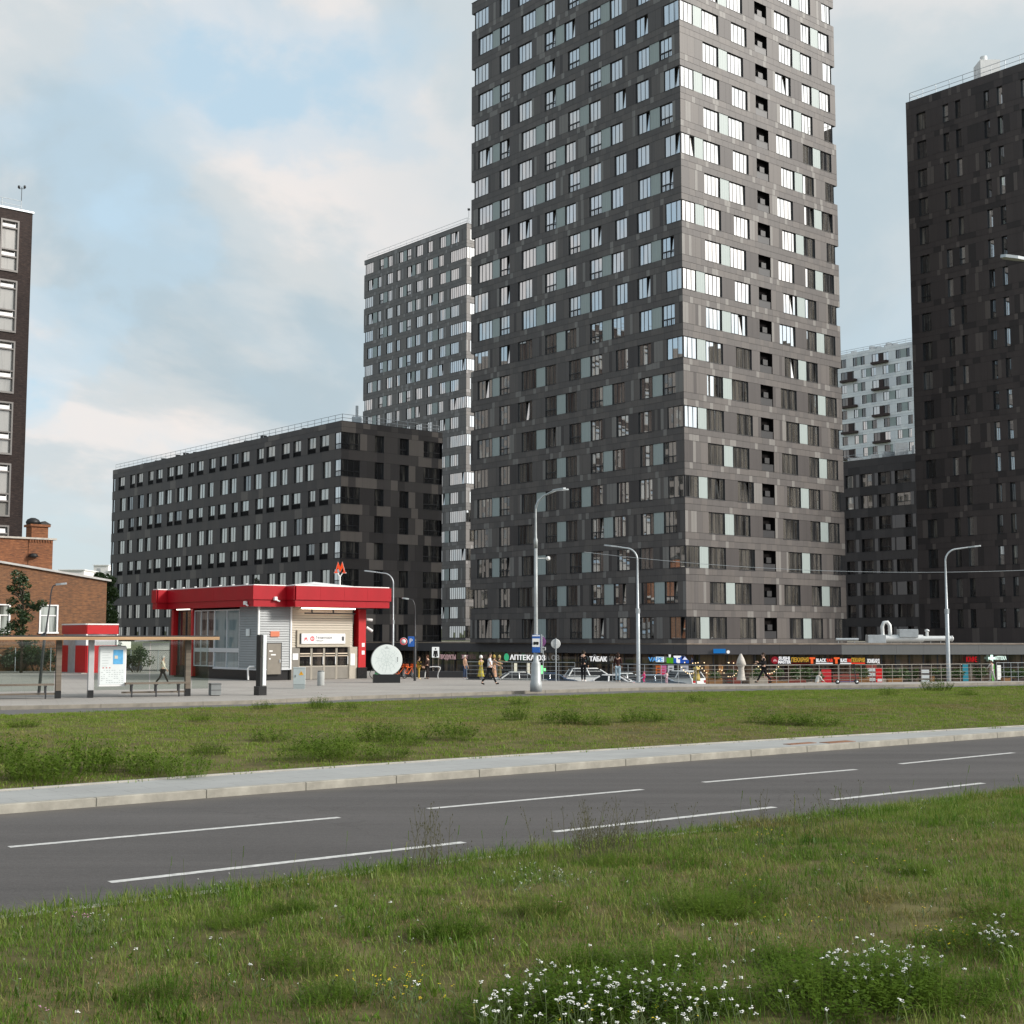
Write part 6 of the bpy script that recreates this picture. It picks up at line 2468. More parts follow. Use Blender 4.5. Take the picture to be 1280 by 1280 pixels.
# ------------------------------------------------------------------ parked cars on the shop street
def car(label, loc, rotz, col, L=4.3, H=1.5, W=1.78, suv=False, group='cars parked on the shop street'):
    root = thing('parked_car', label, 'car', loc, rotz, group)
    paint = mat('car_paint', col, .28, .5, 0.0, coat=1.0)
    gl = M['car_glass']
    hw = W / 2
    belt = H * .66
    prof = [(-L / 2, .45), (-L / 2 + .03, .75), (-L / 2 + .10, belt - .02), (-L * .36, belt + .03), (L * .20, belt), (L * .40, belt - .10), (L / 2 - .06, .72), (L / 2, .45), (L / 2 - .05, .24), (-L / 2 + .05, .24)]
    st = [(-hw, .86), (-hw + .05, 1.0), (hw - .05, 1.0), (hw, .86)]
    b = MB()
    n = len(prof)
    vs, fs = [], []
    for y, sc in ((-hw + .10, .94), (-hw, 1.0), (hw, 1.0), (hw - .10, .94)):
        for x, z in prof:
            edge_ = abs(y) < hw
            vs.append((x * (1.0 if not edge_ else 1.0), y if not edge_ else y, z + (.03 if edge_ and z > .6 else 0)))
    for r_ in range(3):
        for q in range(n):
            q2 = (q + 1) % n
            fs.append((r_ * n + q, r_ * n + q2, (r_ + 1) * n + q2, (r_ + 1) * n + q))
    fs.append(tuple(range(n)))
    fs.append(tuple(reversed(range(3 * n, 4 * n))))
    b.raw(vs, [tuple(reversed(f)) for f in fs], 0, False)
    b.build('body', [paint], root)
    # cabin
    xr0, xr1 = (-L * .45, -L * .38) if suv else (-L * .40, -L * .24)
    xf0, xf1 = L * .24, L * .08
    w0, w1 = hw - .06, hw - .22
    g = MB()
    base = [(xr0, -w0, belt), (xf0, -w0, belt), (xf0, w0, belt), (xr0, w0, belt)]
    top_ = [(xr1, -w1, H - .06), (xf1, -w1, H - .06), (xf1, w1, H - .06), (xr1, w1, H - .06)]
    for q in range(4):
        q2 = (q + 1) % 4
        g.face([base[q], base[q2], top_[q2], top_[q]], 0)
    go = g.build('windows', [gl], root)
    rf = MB()
    vs = [(xr1 - .05, -w1 - .07, H - .25), (xf1 + .12, -w1 - .07, H - .25), (xf1 + .12, w1 + .07, H - .25), (xr1 - .05, w1 + .07, H - .25), (xr1 + .12, -w1 + .14, H), (xf1 - .15, -w1 + .14, H), (xf1 - .15, w1 - .14, H), (xr1 + .12, w1 - .14, H)]
    rf.raw(vs, [(0, 1, 5, 4), (1, 2, 6, 5), (2, 3, 7, 6), (3, 0, 4, 7), (4, 5, 6, 7)], 0, True)
    for s in (-1, 1):
        for (x0, x1) in ((xr0, xr1), (xf0, xf1), ((xr0 + xf0) / 2 + .05, (xr1 + xf1) / 2 + .05)):
            rf.tube([(x0, s * (w0 + .005), belt - .02), (x1, s * (w1 + .005), H - .12)], .06, 5)
    rf.build('roof', [paint], root)
    for x in (-L * .30, L * .31):
        for s in (-1, 1):
            w_ = MB()
            T = Matrix.Translation((x, s * (hw - .08), .32)) @ Matrix.Rotation(PI / 2, 4, 'X')
            w_.lathe([(.2, -.11), (.31, -.10), (.32, 0), (.31, .10), (.2, .11)], 18, 0, T)
            wo_ = w_.build('wheel', [M['rubber']], root)
            h_ = MB()
            h_.lathe([(.03, -.125), (.20, -.115), (.20, .115), (.03, .125)], 12, 0, T)
            h_.build('rim', [M['zinc']], wo_)
    for s in (-1, 1):
        h_ = MB()
        h_.bbox(L / 2 - .22, s * (hw - .26) - .18, .62, L / 2 - .02, s * (hw - .26) + .16, .76, .02)
        h_.build('headlight', [M['paper']], root)
        t_ = MB()
        t_.bbox(-L / 2 - .01, s * (hw - .22) - .14, .74, -L / 2 + .12, s * (hw - .22) + .14, .92, .02)
        t_.build('tail_light', [M['red_bright']], root)
        m_ = MB()
        m_.bbox(xf0 - .32, s * (hw + .06) - .08, belt + .02, xf0 - .18, s * (hw + .06) + .08, belt + .16, .02)
        m_.build('wing_mirror', [paint], root)
    b = MB()
    b.box(L / 2 - .01, -.26, .40, L / 2 + .012, .26, .51)
    b.box(-L / 2 - .012, -.26, .50, -L / 2 + .01, .26, .61)
    b.build('number_plate', [M['white_paint']], root)
    return root


def street(px, Y):
    p = AT(px, 850, Y)
    return (p.x, Y, WALK)


car('white hatchback nearest the terrace, its nose to the left', street(848, 104), 2.35, (0.70, 0.72, 0.71), 4.1, 1.62, 1.78, True)
car('tall white van behind the man in black', street(742, 107), .12, (0.70, 0.71, 0.70), 4.7, 1.74, 1.85, True)
car('white saloon in front of the tall white van', street(758, 99), 2.9, (0.72, 0.72, 0.72), 4.3, 1.46)
car('white saloon between the jeans wearer and the pink child', street(784, 101), .3, (0.62, 0.65, 0.64), 4.3, 1.52)
car('silver car with a white roof behind the bus stop post', street(652, 103), .15, (0.50, 0.51, 0.50), 4.4, 1.56)
car('low blue-grey car behind the two small children', street(820, 100), .2, (0.20, 0.26, 0.32), 4.5, 1.44)
car('dark blue car partly hidden behind the round road sign', street(691, 104), .05, (0.05, 0.08, 0.14), 4.3, 1.46)

# ------------------------------------------------------------------ shop signs
def onface(x, y, o, d):
    cx, cy = (x - 640) / F_, (640 - y) / F_
    ry = math.cos(TH_) - cy * math.sin(TH_)
    rz = math.sin(TH_) + cy * math.cos(TH_)
    # t*(cx,ry) = o + u*d
    det = cx * (-d.y) - ry * (-d.x)
    t = (o.x * (-d.y) - o.y * (-d.x)) / det
    return Vector((cx * t, ry * t, CAMZ + rz * t))


LP = Vector(TC) + RV * .62


def sign(label, px0, px1, py0, py1, board, txt=None, tcol=None, left=False, fill=.72, name='shop_sign', sx=None, extra=None, glow=True, group=None):
    f = (lambda x, y: onface(x, y, LP, LV)) if left else (lambda x, y: AT(x, y, 115.1))
    a, c = f(px0, py1), f(px1, py0)
    w_ = (c - a).to_2d().length
    h_ = f((px0 + px1) / 2, py0).z - f((px0 + px1) / 2, py1).z
    rot = ROT_L if left else 0.0
    root = thing(name, label, 'shop sign', (a.x, a.y, a.z), rot, group)
    if board is not None:
        b = MB()
        b.bbox(0, -.06, 0, w_, .02, h_, .01)
        b.build('board', [board], root)
    if txt:
        size = h_ * fill * 1.35
        t = text(txt, size, tcol, root, (w_ / 2, -.085, h_ * .5 - size * .35), 0, .02, 'CENTER', bold=.012)
        tw = max(v.co.x for v in t.data.vertices) - min(v.co.x for v in t.data.vertices)
        t.scale = (min(1.6, w_ * .94 / max(tw, .01)), 1, 1)
    if extra:
        extra(root, w_, h_)
    return root


wg = emis('white_letters', (1.0, 1.0, 1.0), .72)
pinkg = emis('dim_pink_letters', (0.62, 0.40, 0.42), .45)
greeng = emis('green_letters', (0.08, 0.62, 0.30), .5)
gold = emis('gold_letters', (0.62, 0.36, 0.05), .7)
redg = emis('red_letters', (0.85, 0.07, 0.04), .8)
blueb = emis('blue_board', (0.03, 0.12, 0.55), .6)
blackb = M['black']


def simple(fn, m, name='logo'):
    def g(root, w_, h_):
        b = MB()
        fn(b, w_, h_)
        b.build(name, [m], root)
    return g


def both(*gs):
    def g(root, w_, h_):
        for q in gs:
            q(root, w_, h_)
    return g


def disc(b, cx, cz, r_, y=-.10, n=18, m=0):
    b.face([(cx + r_ * math.cos(2 * PI * k / n), y, cz + r_ * math.sin(2 * PI * k / n)) for k in range(n)], m)


def cross(b, cx, cz, r_, y0=-.12, y1=-.06):
    q = r_ * .36
    b.box(cx - q, y0, cz - r_, cx + q, y1, cz + r_)
    b.box(cx - r_, y0, cz - q, cx - q, y1, cz + q)
    b.box(cx + q, y0, cz - q, cx + r_, y1, cz + q)


sign('dim pink lettered shop sign behind the costumed performers', 550, 571, 817, 825, None, 'ПРОДУКТЫ', pinkg, True)
sign('dim pink second line of letters with a red disc left of the performers', 578, 586, 818, 824, None, 'ХИТ', pinkg, True)
sign('white lettered pharmacy sign with a green logo by the bus stop post', 637, 684, 817, 826, None, 'АПТЕКА ОЗ', wg, True,
     extra=simple(lambda b, w_, h_: disc(b, -.35, h_ * .5, h_ * .55), greeng))
sign('white lettered tobacco sign on the black shop front', 737, 760, 820, 827, None, 'ТАБАК', wg, True, .85, extra=simple(lambda b, w_, h_: ring(b, -.30, h_ * .5, h_ * .28, h_ * .5, -.09), emis('grey_ring', (.10, .14, .15), .6)))
sign('small lit ring sign left of the tobacco sign', 726, 733, 818, 825, None, None, None, True, extra=simple(lambda b, w_, h_: ring(b, w_ / 2, h_ / 2, h_ * .30, h_ * .52, -.08), wg))
sign('blue and white lettered sign right of the second lamp post', 811, 830, 821, 827, None, 'VAPE', emis('blue_letters', (0.10, 0.35, 0.75), .7), True, .9,
     extra=simple(lambda b, w_, h_: b.box(w_ * .5, -.06, -.02, w_ * 1.02, -.04, h_ * 1.05), emis('white_board', (.72, .85, .92), .8), 'board'))
sign('bright green cup-shaped shop sign', 834, 842, 819, 829, None, None, None, True,
     extra=both(simple(lambda b, w_, h_: (b.box(0, -.08, 0, w_ * .45, -.04, h_ * .7), b.box(w_ * .55, -.08, 0, w_, -.04, h_ * .7)), emis('green_board', (0.10, 0.42, 0.02), .6), 'board'),
                simple(lambda b, w_, h_: b.vprism([(w_ * .4, h_ * .75), (w_ * .35, h_ * 1.1), (w_ * .65, h_ * 1.1), (w_ * .6, h_ * .75)], -.1, -.05), wg)))
sign('blue shop sign with a white T next to the green one', 842.5, 852, 820, 829, blueb, 'T', wg, True, .8, extra=simple(lambda b, w_, h_: (b.box(w_ * .05, -.09, h_ * .86, w_, -.065, h_ * 1.05), b.box(w_ * .55, -.09, h_ * .05, w_ * .85, -.065, h_ * .55)), wg, 'panel'))
sign('blue shop sign with a white and pink triangle', 852.8, 861, 825, 829, blueb, None, None, True, extra=both(simple(lambda b, w_, h_: b.vprism([(w_ * .1, h_ * 1.1), (w_ * .5, h_ * 2.1), (w_ * .9, h_ * 1.1)], -.07, -.05), emis('pale_tri', (.55, .60, .9), .9)),
     simple(lambda b, w_, h_: b.vprism([(w_ * .38, h_ * 1.15), (w_ * .58, h_ * 1.75), (w_ * .75, h_ * 1.15)], -.10, -.075), wg)))
sign('bright blue board on the grey fascia under the tower', 890.5, 905.5, 811, 816.5, emis('cyan_board', (0.02, 0.18, 0.50), .7), None, None, extra=simple(lambda b, w_, h_: disc(b, w_ + .22, h_ * .3, .14, -.02), wg))
for s_ in [o for o in bpy.data.objects if o.get('label', '').startswith('bright blue board')]:
    s_.location.y = 114.5
sign('round dark red logo sign left of the white sushi letters', 965, 972, 821, 829.5, None, None, None, extra=both(simple(lambda b, w_, h_: disc(b, w_ / 2, h_ / 2, h_ * .55, -.07), emis('maroon_disc', (.28, .02, .03), .7)),
     simple(lambda b, w_, h_: [b.box(w_ * .5 - .12 + k * .09, -.09, h_ * (.3 + .1 * (k % 2)), w_ * .5 - .06 + k * .09, -.08, h_ * (.55 + .1 * (k % 2))) for k in range(3)], emis('pink_marks', (.8, .5, .5), .8))))
s_ = sign('white two-line sushi sign on a dark navy ground', 972.5, 988, 821, 830, mat('navy', (0.012, 0.016, 0.05), .5), None, None)
text('SUSHI', .36, wg, s_, (.52, -.085, .36), 0, .02, 'CENTER', bold=.014)
text('MASTER', .36, wg, s_, (.52, -.085, .05), 0, .02, 'CENTER', bold=.014, sx=.82)
gold_board = emis('brown_red_board', (0.10, 0.012, 0.01), .5)
sign('gold lettered bakery sign right of the sushi sign', 988.5, 1011, 821.5, 828, blackb, 'ПЕКАРНЯ', gold, False, .85, extra=simple(lambda b, w_, h_: b.box(0, -.05, -h_ * .3, w_, 0, -.02), gold_board, 'strip'))
for i, (px0, lab) in enumerate(((1013.5, 'orange, white and red lettered grill sign, the left one of two'), (1044, 'orange, white and red lettered grill sign, the right one of two'))):
    wd_ = 27 if i == 0 else 19.5
    sign(lab, px0 + 6, px0 + wd_, 822.5, 828, blackb, None, None, extra=both(
        simple(lambda b, w_, h_: (b.box(-.42, -.09, -.10, -.22, -.05, h_ * 1.1), b.box(-.52, -.09, h_ * .75, -.05, -.05, h_ * 1.15)), emis('orange_logo', (.90, .14, .04), .8)),
        simple(lambda b, w_, h_: b.box(0, -.09, -.12, w_, -.06, -.04), wg, 'underline'),
        lambda root, w_, h_: text('BLACK', h_ * 1.1, wg, root, (0.02, -.085, h_ * .1), 0, .02, sx=w_ * .58 / (h_ * 3.3), bold=.012),
        lambda root, w_, h_: text('TAB', h_ * 1.0, redg, root, (w_ * .62, -.085, h_ * .12), 0, .02, sx=w_ * .36 / (h_ * 1.75), bold=.012)))
sign('second gold bakery sign over a red strip at the corner of the grey fascia', 1063.5, 1081, 822, 828, blackb, 'ПЕКАРНЯ', gold, False, .85, extra=simple(lambda b, w_, h_: b.box(0, -.05, -h_ * .3, w_, 0, -.02), redg, 'strip'))
sign('white lettered pawnshop sign', 1083, 1099.5, 823.5, 829, None, 'ЛОМБАРД', wg, False, .9)
sign('dark red lettered cafe sign between lamp post and pharmacy', 1207, 1221, 820.5, 828, None, 'КАФЕ', emis('deep_red_letters', (.45, .01, .015), .8), False, .85)
sign('white lettered pharmacy sign with a bright cross at the right', 1243, 1258, 820, 825, None, 'АПТЕКА', emis('mint_letters', (.75, .95, .85), .9), False, .9, extra=simple(lambda b, w_, h_: cross(b, -.25, h_ * .45, .28), emis('mint_cross', (.7, 1.0, .85), 1.2)))
p = AT(677, 837, 100)
gc = thing('pharmacy_cross', 'bright green lit pharmacy cross beside the bus stop post', 'sign', (p.x, 100, p.z - .5))
b = MB()
cross(b, 0, .5, .30)
b.build('cross', [emis('green_cross', (.25, 1.0, .35), 1.2)], gc)
b = MB()
b.tube([(0, 0, -1.3), (0, 0, .2)], .03, 6)
b.build('post', [M['frame']], gc)
p = AT(1242, 845, 112)
gb = MB()
gb.bbox(-.1, -.05, -1.2, .13, .05, .95, .01)
tag(gb.build('banner', [emis('green_banner', (.12, .5, .08), .6)], None, (p.x - .05, 112, p.z)), 'narrow bright green upright banner near the pharmacy entrance', 'banner')
gb = MB()
gb.bbox(-.14, -.05, -.55, .14, .05, .62, .01)
tag(gb.build('lit_panel', [emis('white_panel_light', (.9, .92, .85), .8)], None, (AT(1249, 841, 112).x, 112, AT(1249, 841, 112).z)), 'white lit upright panel right of the green banner', 'lit panel')
for i, (px, lab, col) in enumerate(((644.5, 'left one of two pale lit panels flanking the bus stop post', (.80, .78, .62)), (660.5, 'right one of two pale lit panels flanking the bus stop post', (.80, .76, .60)))):
    p = AT(px, 837, 118)
    gb = MB()
    gb.bbox(-.16, -.04, -.62, .16, .04, .55, .01)
    tag(gb.build('lit_panel', [emis('cream_light', col, .75)], None, (p.x, 118, p.z), ROT_L), lab, 'lit panel')
for i, (px, w_, col, lab) in enumerate(((855.5, .13, (.62, .16, .04), 'orange upright banner left of the pink poster'), (861, .16, (.72, .20, .42), 'pink and white poster board in front of the shops'), (869.5, .15, (.70, .72, .74), 'white upright poster board behind the white hatchback'), (886, .2, (.60, .60, .66), 'pale grey poster board left of the yellow dress'))):
    px = (823, 829, 838.5, 855.5)[i]
    p = AT(px, 837, 108)
    gb = MB()
    gb.bbox(-w_ * 1.6, -.04, -.55, w_ * 1.6, .04, .32, .01)
    for k in range(3):
        gb.box(-w_ * .8, -.05, -.35 + k * .2, w_ * .8, -.042, -.25 + k * .2, 1)
    tag(gb.build('poster_board', [emis('poster_%d' % i, col, .5), (M['black'], pink_red, M['black'], ink)[i]], None, (p.x, 108, p.z)), lab, 'poster board')
# pictogram sign of a walking figure above the bike rack
p = AT(544.5, 815, 99)
pg = thing('pictogram_sign', 'white square sign with a black standing figure above the bike rack', 'sign', (p.x, 99, WALK))
b = MB()
b.bbox(-.26, -.03, 2.66, .26, .03, 3.42, .01)
bb = b.build('board', [emis('white_sign', (.9, .92, .9), .75)], pg)
b = MB()
b.lathe([(.03, 0), (.07, .05), (.03, .12)], 10, 0, Matrix.Translation((0, -.05, 3.22)))
b.vprism([(-.14, 3.16), (-.18, 2.75), (-.10, 2.75), (-.07, 2.98), (-.08, 2.68), (.08, 2.68), (.07, 2.98), (.10, 2.75), (.18, 2.75), (.14, 3.16)][::-1], -.06, -.04)
b.build('figure', [M['black']], bb)
b = MB()
for x in (-.2, .2):
    b.tube([(x, 0, 0), (x, 0, 2.66)], .03, 6)
b.build('post', [M['wood_dark']], pg)

# ------------------------------------------------------------------ terrace on the shop street
TY = 101.0
r = random.Random(77)
ter_m = [mat('terrace_red', (0.24, 0.05, 0.035), .7, var=.2), mat('terrace_wood', (0.30, 0.15, 0.06), .7, var=.25, vscale=4), mat('terrace_dark', (0.05, 0.035, 0.03), .8), mat('terrace_beige', (0.42, 0.36, 0.29), .8, var=.15)]


def terr(px, py, Y):
    return AT(px, py, Y)


um_m = mat('umbrella_cloth', (0.56, 0.52, 0.47), .9, .1, var=.1, vscale=5)


def umbrella(label, px, ptop, pbot, Y):
    a, c = terr(px, ptop, Y), terr(px, pbot, Y)
    h_ = a.z - WALK
    root = thing('closed_umbrella', label, 'umbrella', (a.x, Y, WALK))
    b = MB()
    b.tube([(0, 0, 0), (0, 0, h_)], .035, 8)
    b.lathe([(.35, 0), (.35, .08), (.1, .12)], 12)
    b.build('pole', [M['zinc']], root)
    b = MB()
    zb = c.z - WALK
    n = 16
    prof = [(.05, h_ + .02), (.20, h_ - .35), (.31, h_ - .75), (.24, h_ - .80), (.17, h_ - 1.0), (.22, h_ - 1.5), (.22, zb + .3), (.30, zb)]
    vs, fs = [], []
    for r_, z in prof:
        for q in range(n):
            rr_ = r_ * (1 + .22 * (q % 2))
            vs.append((rr_ * math.cos(2 * PI * q / n), rr_ * math.sin(2 * PI * q / n), z))
    for i in range(len(prof) - 1):
        for q in range(n):
            q2 = (q + 1) % n
            fs.append((i * n + q, (i + 1) * n + q, (i + 1) * n + q2, i * n + q2))
    b.raw(vs, fs, 0, True)
    b.build('canopy', [um_m], root)


umbrella('closed cream umbrella standing on the terrace left of the walking man', 926, 817.5, 850, 97)
# timber arch
a = terr(884, 831, 100)
root = thing('timber_arch', 'round orange timber arch at the left of the terrace', 'arch', (a.x, 100, WALK))
hh = a.z - WALK
for x in (0, .95):
    b = MB()
    b.box(x - .12, -.1, 0, x + .12, .1, hh)
    b.build('post', [ter_m[1]], root)
b = MB()
pts = [(.47 - .62 * math.cos(PI * q / 12), -.05, hh - .1 - .75 * math.sin(PI * q / 12)) for q in range(13)]
b.tube(pts, .06, 6)
b.build('hoop', [mat('orange_timber', (0.50, 0.24, 0.07), .6)], root)
# string of bulbs
a, c = terr(852, 833.5, 98.5), terr(972, 833, 98.5)
sb_ = thing('bulb_string', 'string of warm light bulbs sagging along the terrace', 'string lights', (a.x, 98.5, a.z))
cab = MB()
bulb = MB()
bulb.lathe([(.01, -.08), (.042, -.05), (.04, -.02), (.012, .0)], 8)
bme = bulb.mesh('bulb', [emis('warm_bulb', (1.0, .72, .40), 1.6)])
L = c.x - a.x
n = 46
prev = None
for k in range(n + 1):
    u = k / n
    ph = (u * 5) % 1.0
    z = -.62 * 4 * ph * (1 - ph) * .9 + .12 * math.sin(u * 9)
    p = Vector((L * u, .3 * math.sin(u * 11), z))
    if prev is not None:
        cab.tube([prev, p], .008, 4, cap=False)
    prev = p
    inst('bulb', bme, sb_, (p.x, p.y - .01, p.z))
for k in range(9):
    inst('bulb', bme, sb_, (L * (.02 + .97 * r.random()), .8, .22 + .12 * r.random()))
cab.build('cable', [M['black']], sb_)
# planters, tables and clutter seen through the railings, each an own thing
TL = {894: 'orange-brown planter box beside the round timber arch', 917: 'dark red planter box just left of the closed umbrella', 948: 'beige planter box just left of the walking man with the phone',
      974: 'brown planter box under the white sushi letters', 996: 'dark red planter box under the left gold bakery sign', 1008: 'beige planter box under the right end of the left gold bakery sign', 1021: 'beige planter box under the left grill sign beside the bending person',
      1076: 'brown planter box under the second gold bakery sign', 1107: 'beige planter box just right of the bright red stand', 1118: 'brown planter box second to the right of the bright red stand', 1130: 'blackish planter box midway between red stand and lamp post',
      1142: 'brown planter box left of the dark menu stand', 1168: 'brown planter box between the dark menu stand and the lamp post', 1180: 'blackish planter box right beside the foot of the right lamp post', 1197: 'brown planter box left of the teal banner',
      1225: 'blackish planter box between the teal and green banners', 1262: 'brown planter box behind the last stretch of railing', 1274: 'blackish planter box at the right picture edge',
      905: 'dark slatted bench between the timber arch and the closed umbrella', 938: 'dark slatted bench just right of the closed umbrella', 962: 'red slatted bench right of the walking man with the phone', 986: 'dark slatted bench under the sushi letters',
      1052: 'red slatted bench behind the left wheel of the kick scooter', 1063: 'red slatted bench behind the handlebar of the kick scooter', 1089: 'red menu stand with pale prints under the pawnshop letters', 1156: 'dark menu stand with pale prints left of the right lamp post'}
items = [(894, 'p', 1), (905, 't', 2), (917, 'p', 0), (938, 't', 2), (948, 'p', 3), (962, 't', 0), (974, 'p', 1), (986, 't', 2), (996, 'p', 0), (1008, 'p', 3), (1021, 'p', 3), (1052, 't', 0), (1063, 't', 0), (1076, 'p', 1), (1089, 'k', 0),
         (1107, 'p', 3), (1118, 'p', 1), (1130, 'p', 2), (1142, 'p', 1), (1156, 'k', 2), (1168, 'p', 1), (1180, 'p', 2), (1197, 'p', 1), (1225, 'p', 2), (1262, 'p', 1), (1274, 'p', 2)]
for i, (px, kind, mi) in enumerate(items):
    Y = 96.5 + r.uniform(-1.0, 4.5)
    p = terr(px, 850, Y)
    if kind == 'p':
        root = thing('planter', TL[px], 'planter', (p.x, Y, WALK), r.uniform(-.1, .1), 'planter boxes on the shop street')
        b = MB()
        w_ = r.uniform(.45, .7)
        b.bbox(-w_, -.25, 0, w_, .25, r.uniform(.9, 1.35), .02)
        b.build('box', [ter_m[mi]], root)
        b = MB()
        for _ in range(3):
            leaves(b, r, (r.uniform(-.35, .35), 0, 1.35 + r.uniform(0, .35)), .38, 110, .09, .9)
        b.build('foliage', [M['leaf']], root)
    elif kind == 't':
        root = thing('terrace_bench', TL[px], 'bench', (p.x, Y, WALK), 0, 'benches on the terrace')
        for q in range(4):
            b = MB()
            b.box(-.62, -.02, .75 + q * .2, .62, .02, .88 + q * .2)
            b.build('slat', [ter_m[mi]], root)
        b = MB()
        b.box(-.6, .02, 0, -.54, .08, 1.6)
        b.box(.54, .02, 0, .6, .08, 1.6)
        b.box(-.6, -.4, .55, .6, .02, .62)
        b.build('frame', [M['frame']], root)
    else:
        root = thing('menu_stand', TL[px], 'menu stand', (p.x, Y, WALK))
        b = MB()
        b.bbox(-.38, -.12, 0, .38, .12, 2.1, .02)
        b.build('body', [ter_m[mi]], root)
        b = MB()
        for q in range(3):
            b.box(-.28, -.135, .9 + q * .36, .28, -.125, 1.14 + q * .36)
        b.build('print', [M['paper']], root)
p = terr(1099, 846, 97)
root = thing('red_stand', 'bright red upright stand with a white label right of the red menu stand', 'stand', (p.x, 97, WALK))
b = MB()
b.bbox(-.2, -.12, 0, .2, .12, 1.95, .02)
b.build('body', [emis('red_lit_stand', (.75, .03, .03), .55)], root)
b = MB()
b.box(-.16, -.135, 1.0, .16, -.125, 1.2)
b.build('label', [M['white_paint']], root)
p = terr(1033, 845, 97)
root = thing('red_stand', 'red stand with two white feet behind the pale railing', 'stand', (p.x, 97, WALK))
b = MB()
b.bbox(-.32, -.15, .9, .32, .15, 1.85, .03)
b.build('body', [emis('red_lit_stand', (.70, .05, .06), .5)], root)
b = MB()
b.tube([(-.2, 0, 0), (-.2, 0, .95)], .07, 8)
b.tube([(.2, 0, 0), (.2, 0, .95)], .07, 8)
b.build('leg', [M['white_paint']], root)
p = terr(1207, 842, 106)
gb = MB()
gb.bbox(-.2, -.05, -1.2, .2, .05, .75, .01)
tag(gb.build('banner', [emis('teal_banner', (.05, .28, .36), .6)], None, (p.x, 106, p.z)), 'teal upright banner under the red cafe letters', 'banner')
person('person bending forward in a white top on the shop street', (terr(1020, 850, 95).x, 95, WALK), .6, 1.72, ((.1, .1), (-.1, .1)), ((.9, .3), (.7, .5)), top=(0.60, 0.60, 0.56), bottom=(0.05, 0.04, 0.05), hair=(.3, .25, .2), lean=.55)
# yellow dress on a stand
p = terr(870.5, 833, 100)
root = thing('dress_stand', 'yellow dress on a stand at the left end of the terrace', 'dress stand', (p.x, 100, WALK))
b = MB()
hh = p.z - WALK
b.lathe([(.28, .95), (.26, 1.2), (.15, 1.75), (.22, hh - .3), (.25, hh - .1), (.06, hh)], 14)
b.build('dress', [cloth((.55, .42, .12))], root)
b = MB()
b.tube([(0, 0, 0), (0, 0, 1.0)], .03, 6)
b.tube([(-.3, 0, 0), (0, 0, .3), (.3, 0, 0)], .03, 6)
b.build('stand', [M['frame']], root)

# ------------------------------------------------------------------ ventilation ducts on the podium roof
dz = PZ
vd = thing('ventilation_duct', 'white ventilation duct with a hooped bend on the podium roof', 'duct', (AT(1110, 800, 122).x, 122, dz))
whd = mat('white_duct', (0.66, 0.68, 0.68), .4, .4, .2, var=.08)
x0, x1 = 0.0, AT(1189, 797, 122).x - AT(1110, 800, 122).x
b = MB()
b.tube([(-.8, 0, .42), (x1 * .55, 0, .42)], .34, 12)
b.tube([(x1 * .5, 0, .42), (x1, 0, .42)], .24, 12)
b.lathe([(.24, 0), (.27, .02), (.27, .1), (.1, .2)], 10, 0, Matrix.Translation((x1, 0, .42)) @ Matrix.Rotation(PI / 2, 4, 'Y'))
b.build('pipe', [whd], vd)
b = MB()
b.tube([(-.2, -.1, .45), (-.5, -.1, .75), (-.52, -.1, 1.5), (-.35, -.1, 1.85), (-.05, -.1, 1.88), (.15, -.1, 1.6), (.18, -.1, .8), (.3, -.1, .45)], .17, 10)
b.build('hoop', [whd], vd)
b = MB()
b.bbox(-1.9, -.5, .05, -.3, .5, .75, .03)
b.bbox(.9, -.45, .55, 2.6, .45, 1.25, .03)
b.build('fan_box', [M['zinc']], vd)
b = MB()
for q in range(8):
    x = -1.5 + q * (x1 + 1) / 7.5
    b.tube([(x, 0, 0), (x, 0, .3)], .035, 5)
b.build('leg', [whd], vd)
b = MB()
b.tube([(x1 * .62, 0, .5), (x1 * .62, 0, 1.05)], .13, 10)
b.lathe([(.10, 0), (.22, .04), (.20, .16), (.05, .24)], 10, 0, Matrix.Translation((x1 * .62, 0, 1.03)))
b.lathe([(.10, 0), (.17, .04), (.15, .2), (.05, .26)], 10, 0, Matrix.Translation((x1 * .44, 0, .7)))
b.build('vent_cap', [whd], vd)
b = MB()
p0 = AT(1045, 800, 117)
b.tube([(0, 0, .35), (AT(1073, 800, 117).x - p0.x, 0, .35)], .12, 8)
b.tube([(.2, 0, 0), (.2, 0, .35)], .03, 5)
b.tube([(1.6, 0, 0), (1.6, 0, .35)], .03, 5)
tag(b.build('roof_pipe', [M['zinc']], None, (p0.x, 117, PZ)), 'short grey pipe on the podium roof left of the white duct', 'pipe')

# ------------------------------------------------------------------ unseen blocks beside the frame, added and sized for their reflections in the windows
def mirrored(x, y, w_, d_, h_, rz, seed):
    b = MB()
    b.box(-w_ / 2, -d_ / 2, -1.9, w_ / 2, d_ / 2, h_)
    r_ = random.Random(seed)
    for side in (-1, 1):
        for k in range(int(h_ / 3) - 1):
            for i in range(int(w_ / 3.2)):
                xx = -w_ / 2 + 1.2 + i * 3.2
                b.box(xx, side * d_ / 2 - .06, 1 + k * 3, xx + 1.6, side * d_ / 2 + .06, 2.8 + k * 3, 1)
    o = b.build('unseen_block', [mat('unseen_block', (0.11, 0.10, 0.095), .8, var=.15, vscale=.05), M['glass_dim']], None, (x, y, 0), rz)
    o['kind'] = 'structure'


mirrored(-165, 134, 74, 16, 63, PI / 2, 1)
mirrored(150, 80, 120, 16, 36, PI / 2 - .2, 2)
mirrored(84, 124, 16, 14, 41, PI / 2, 3)

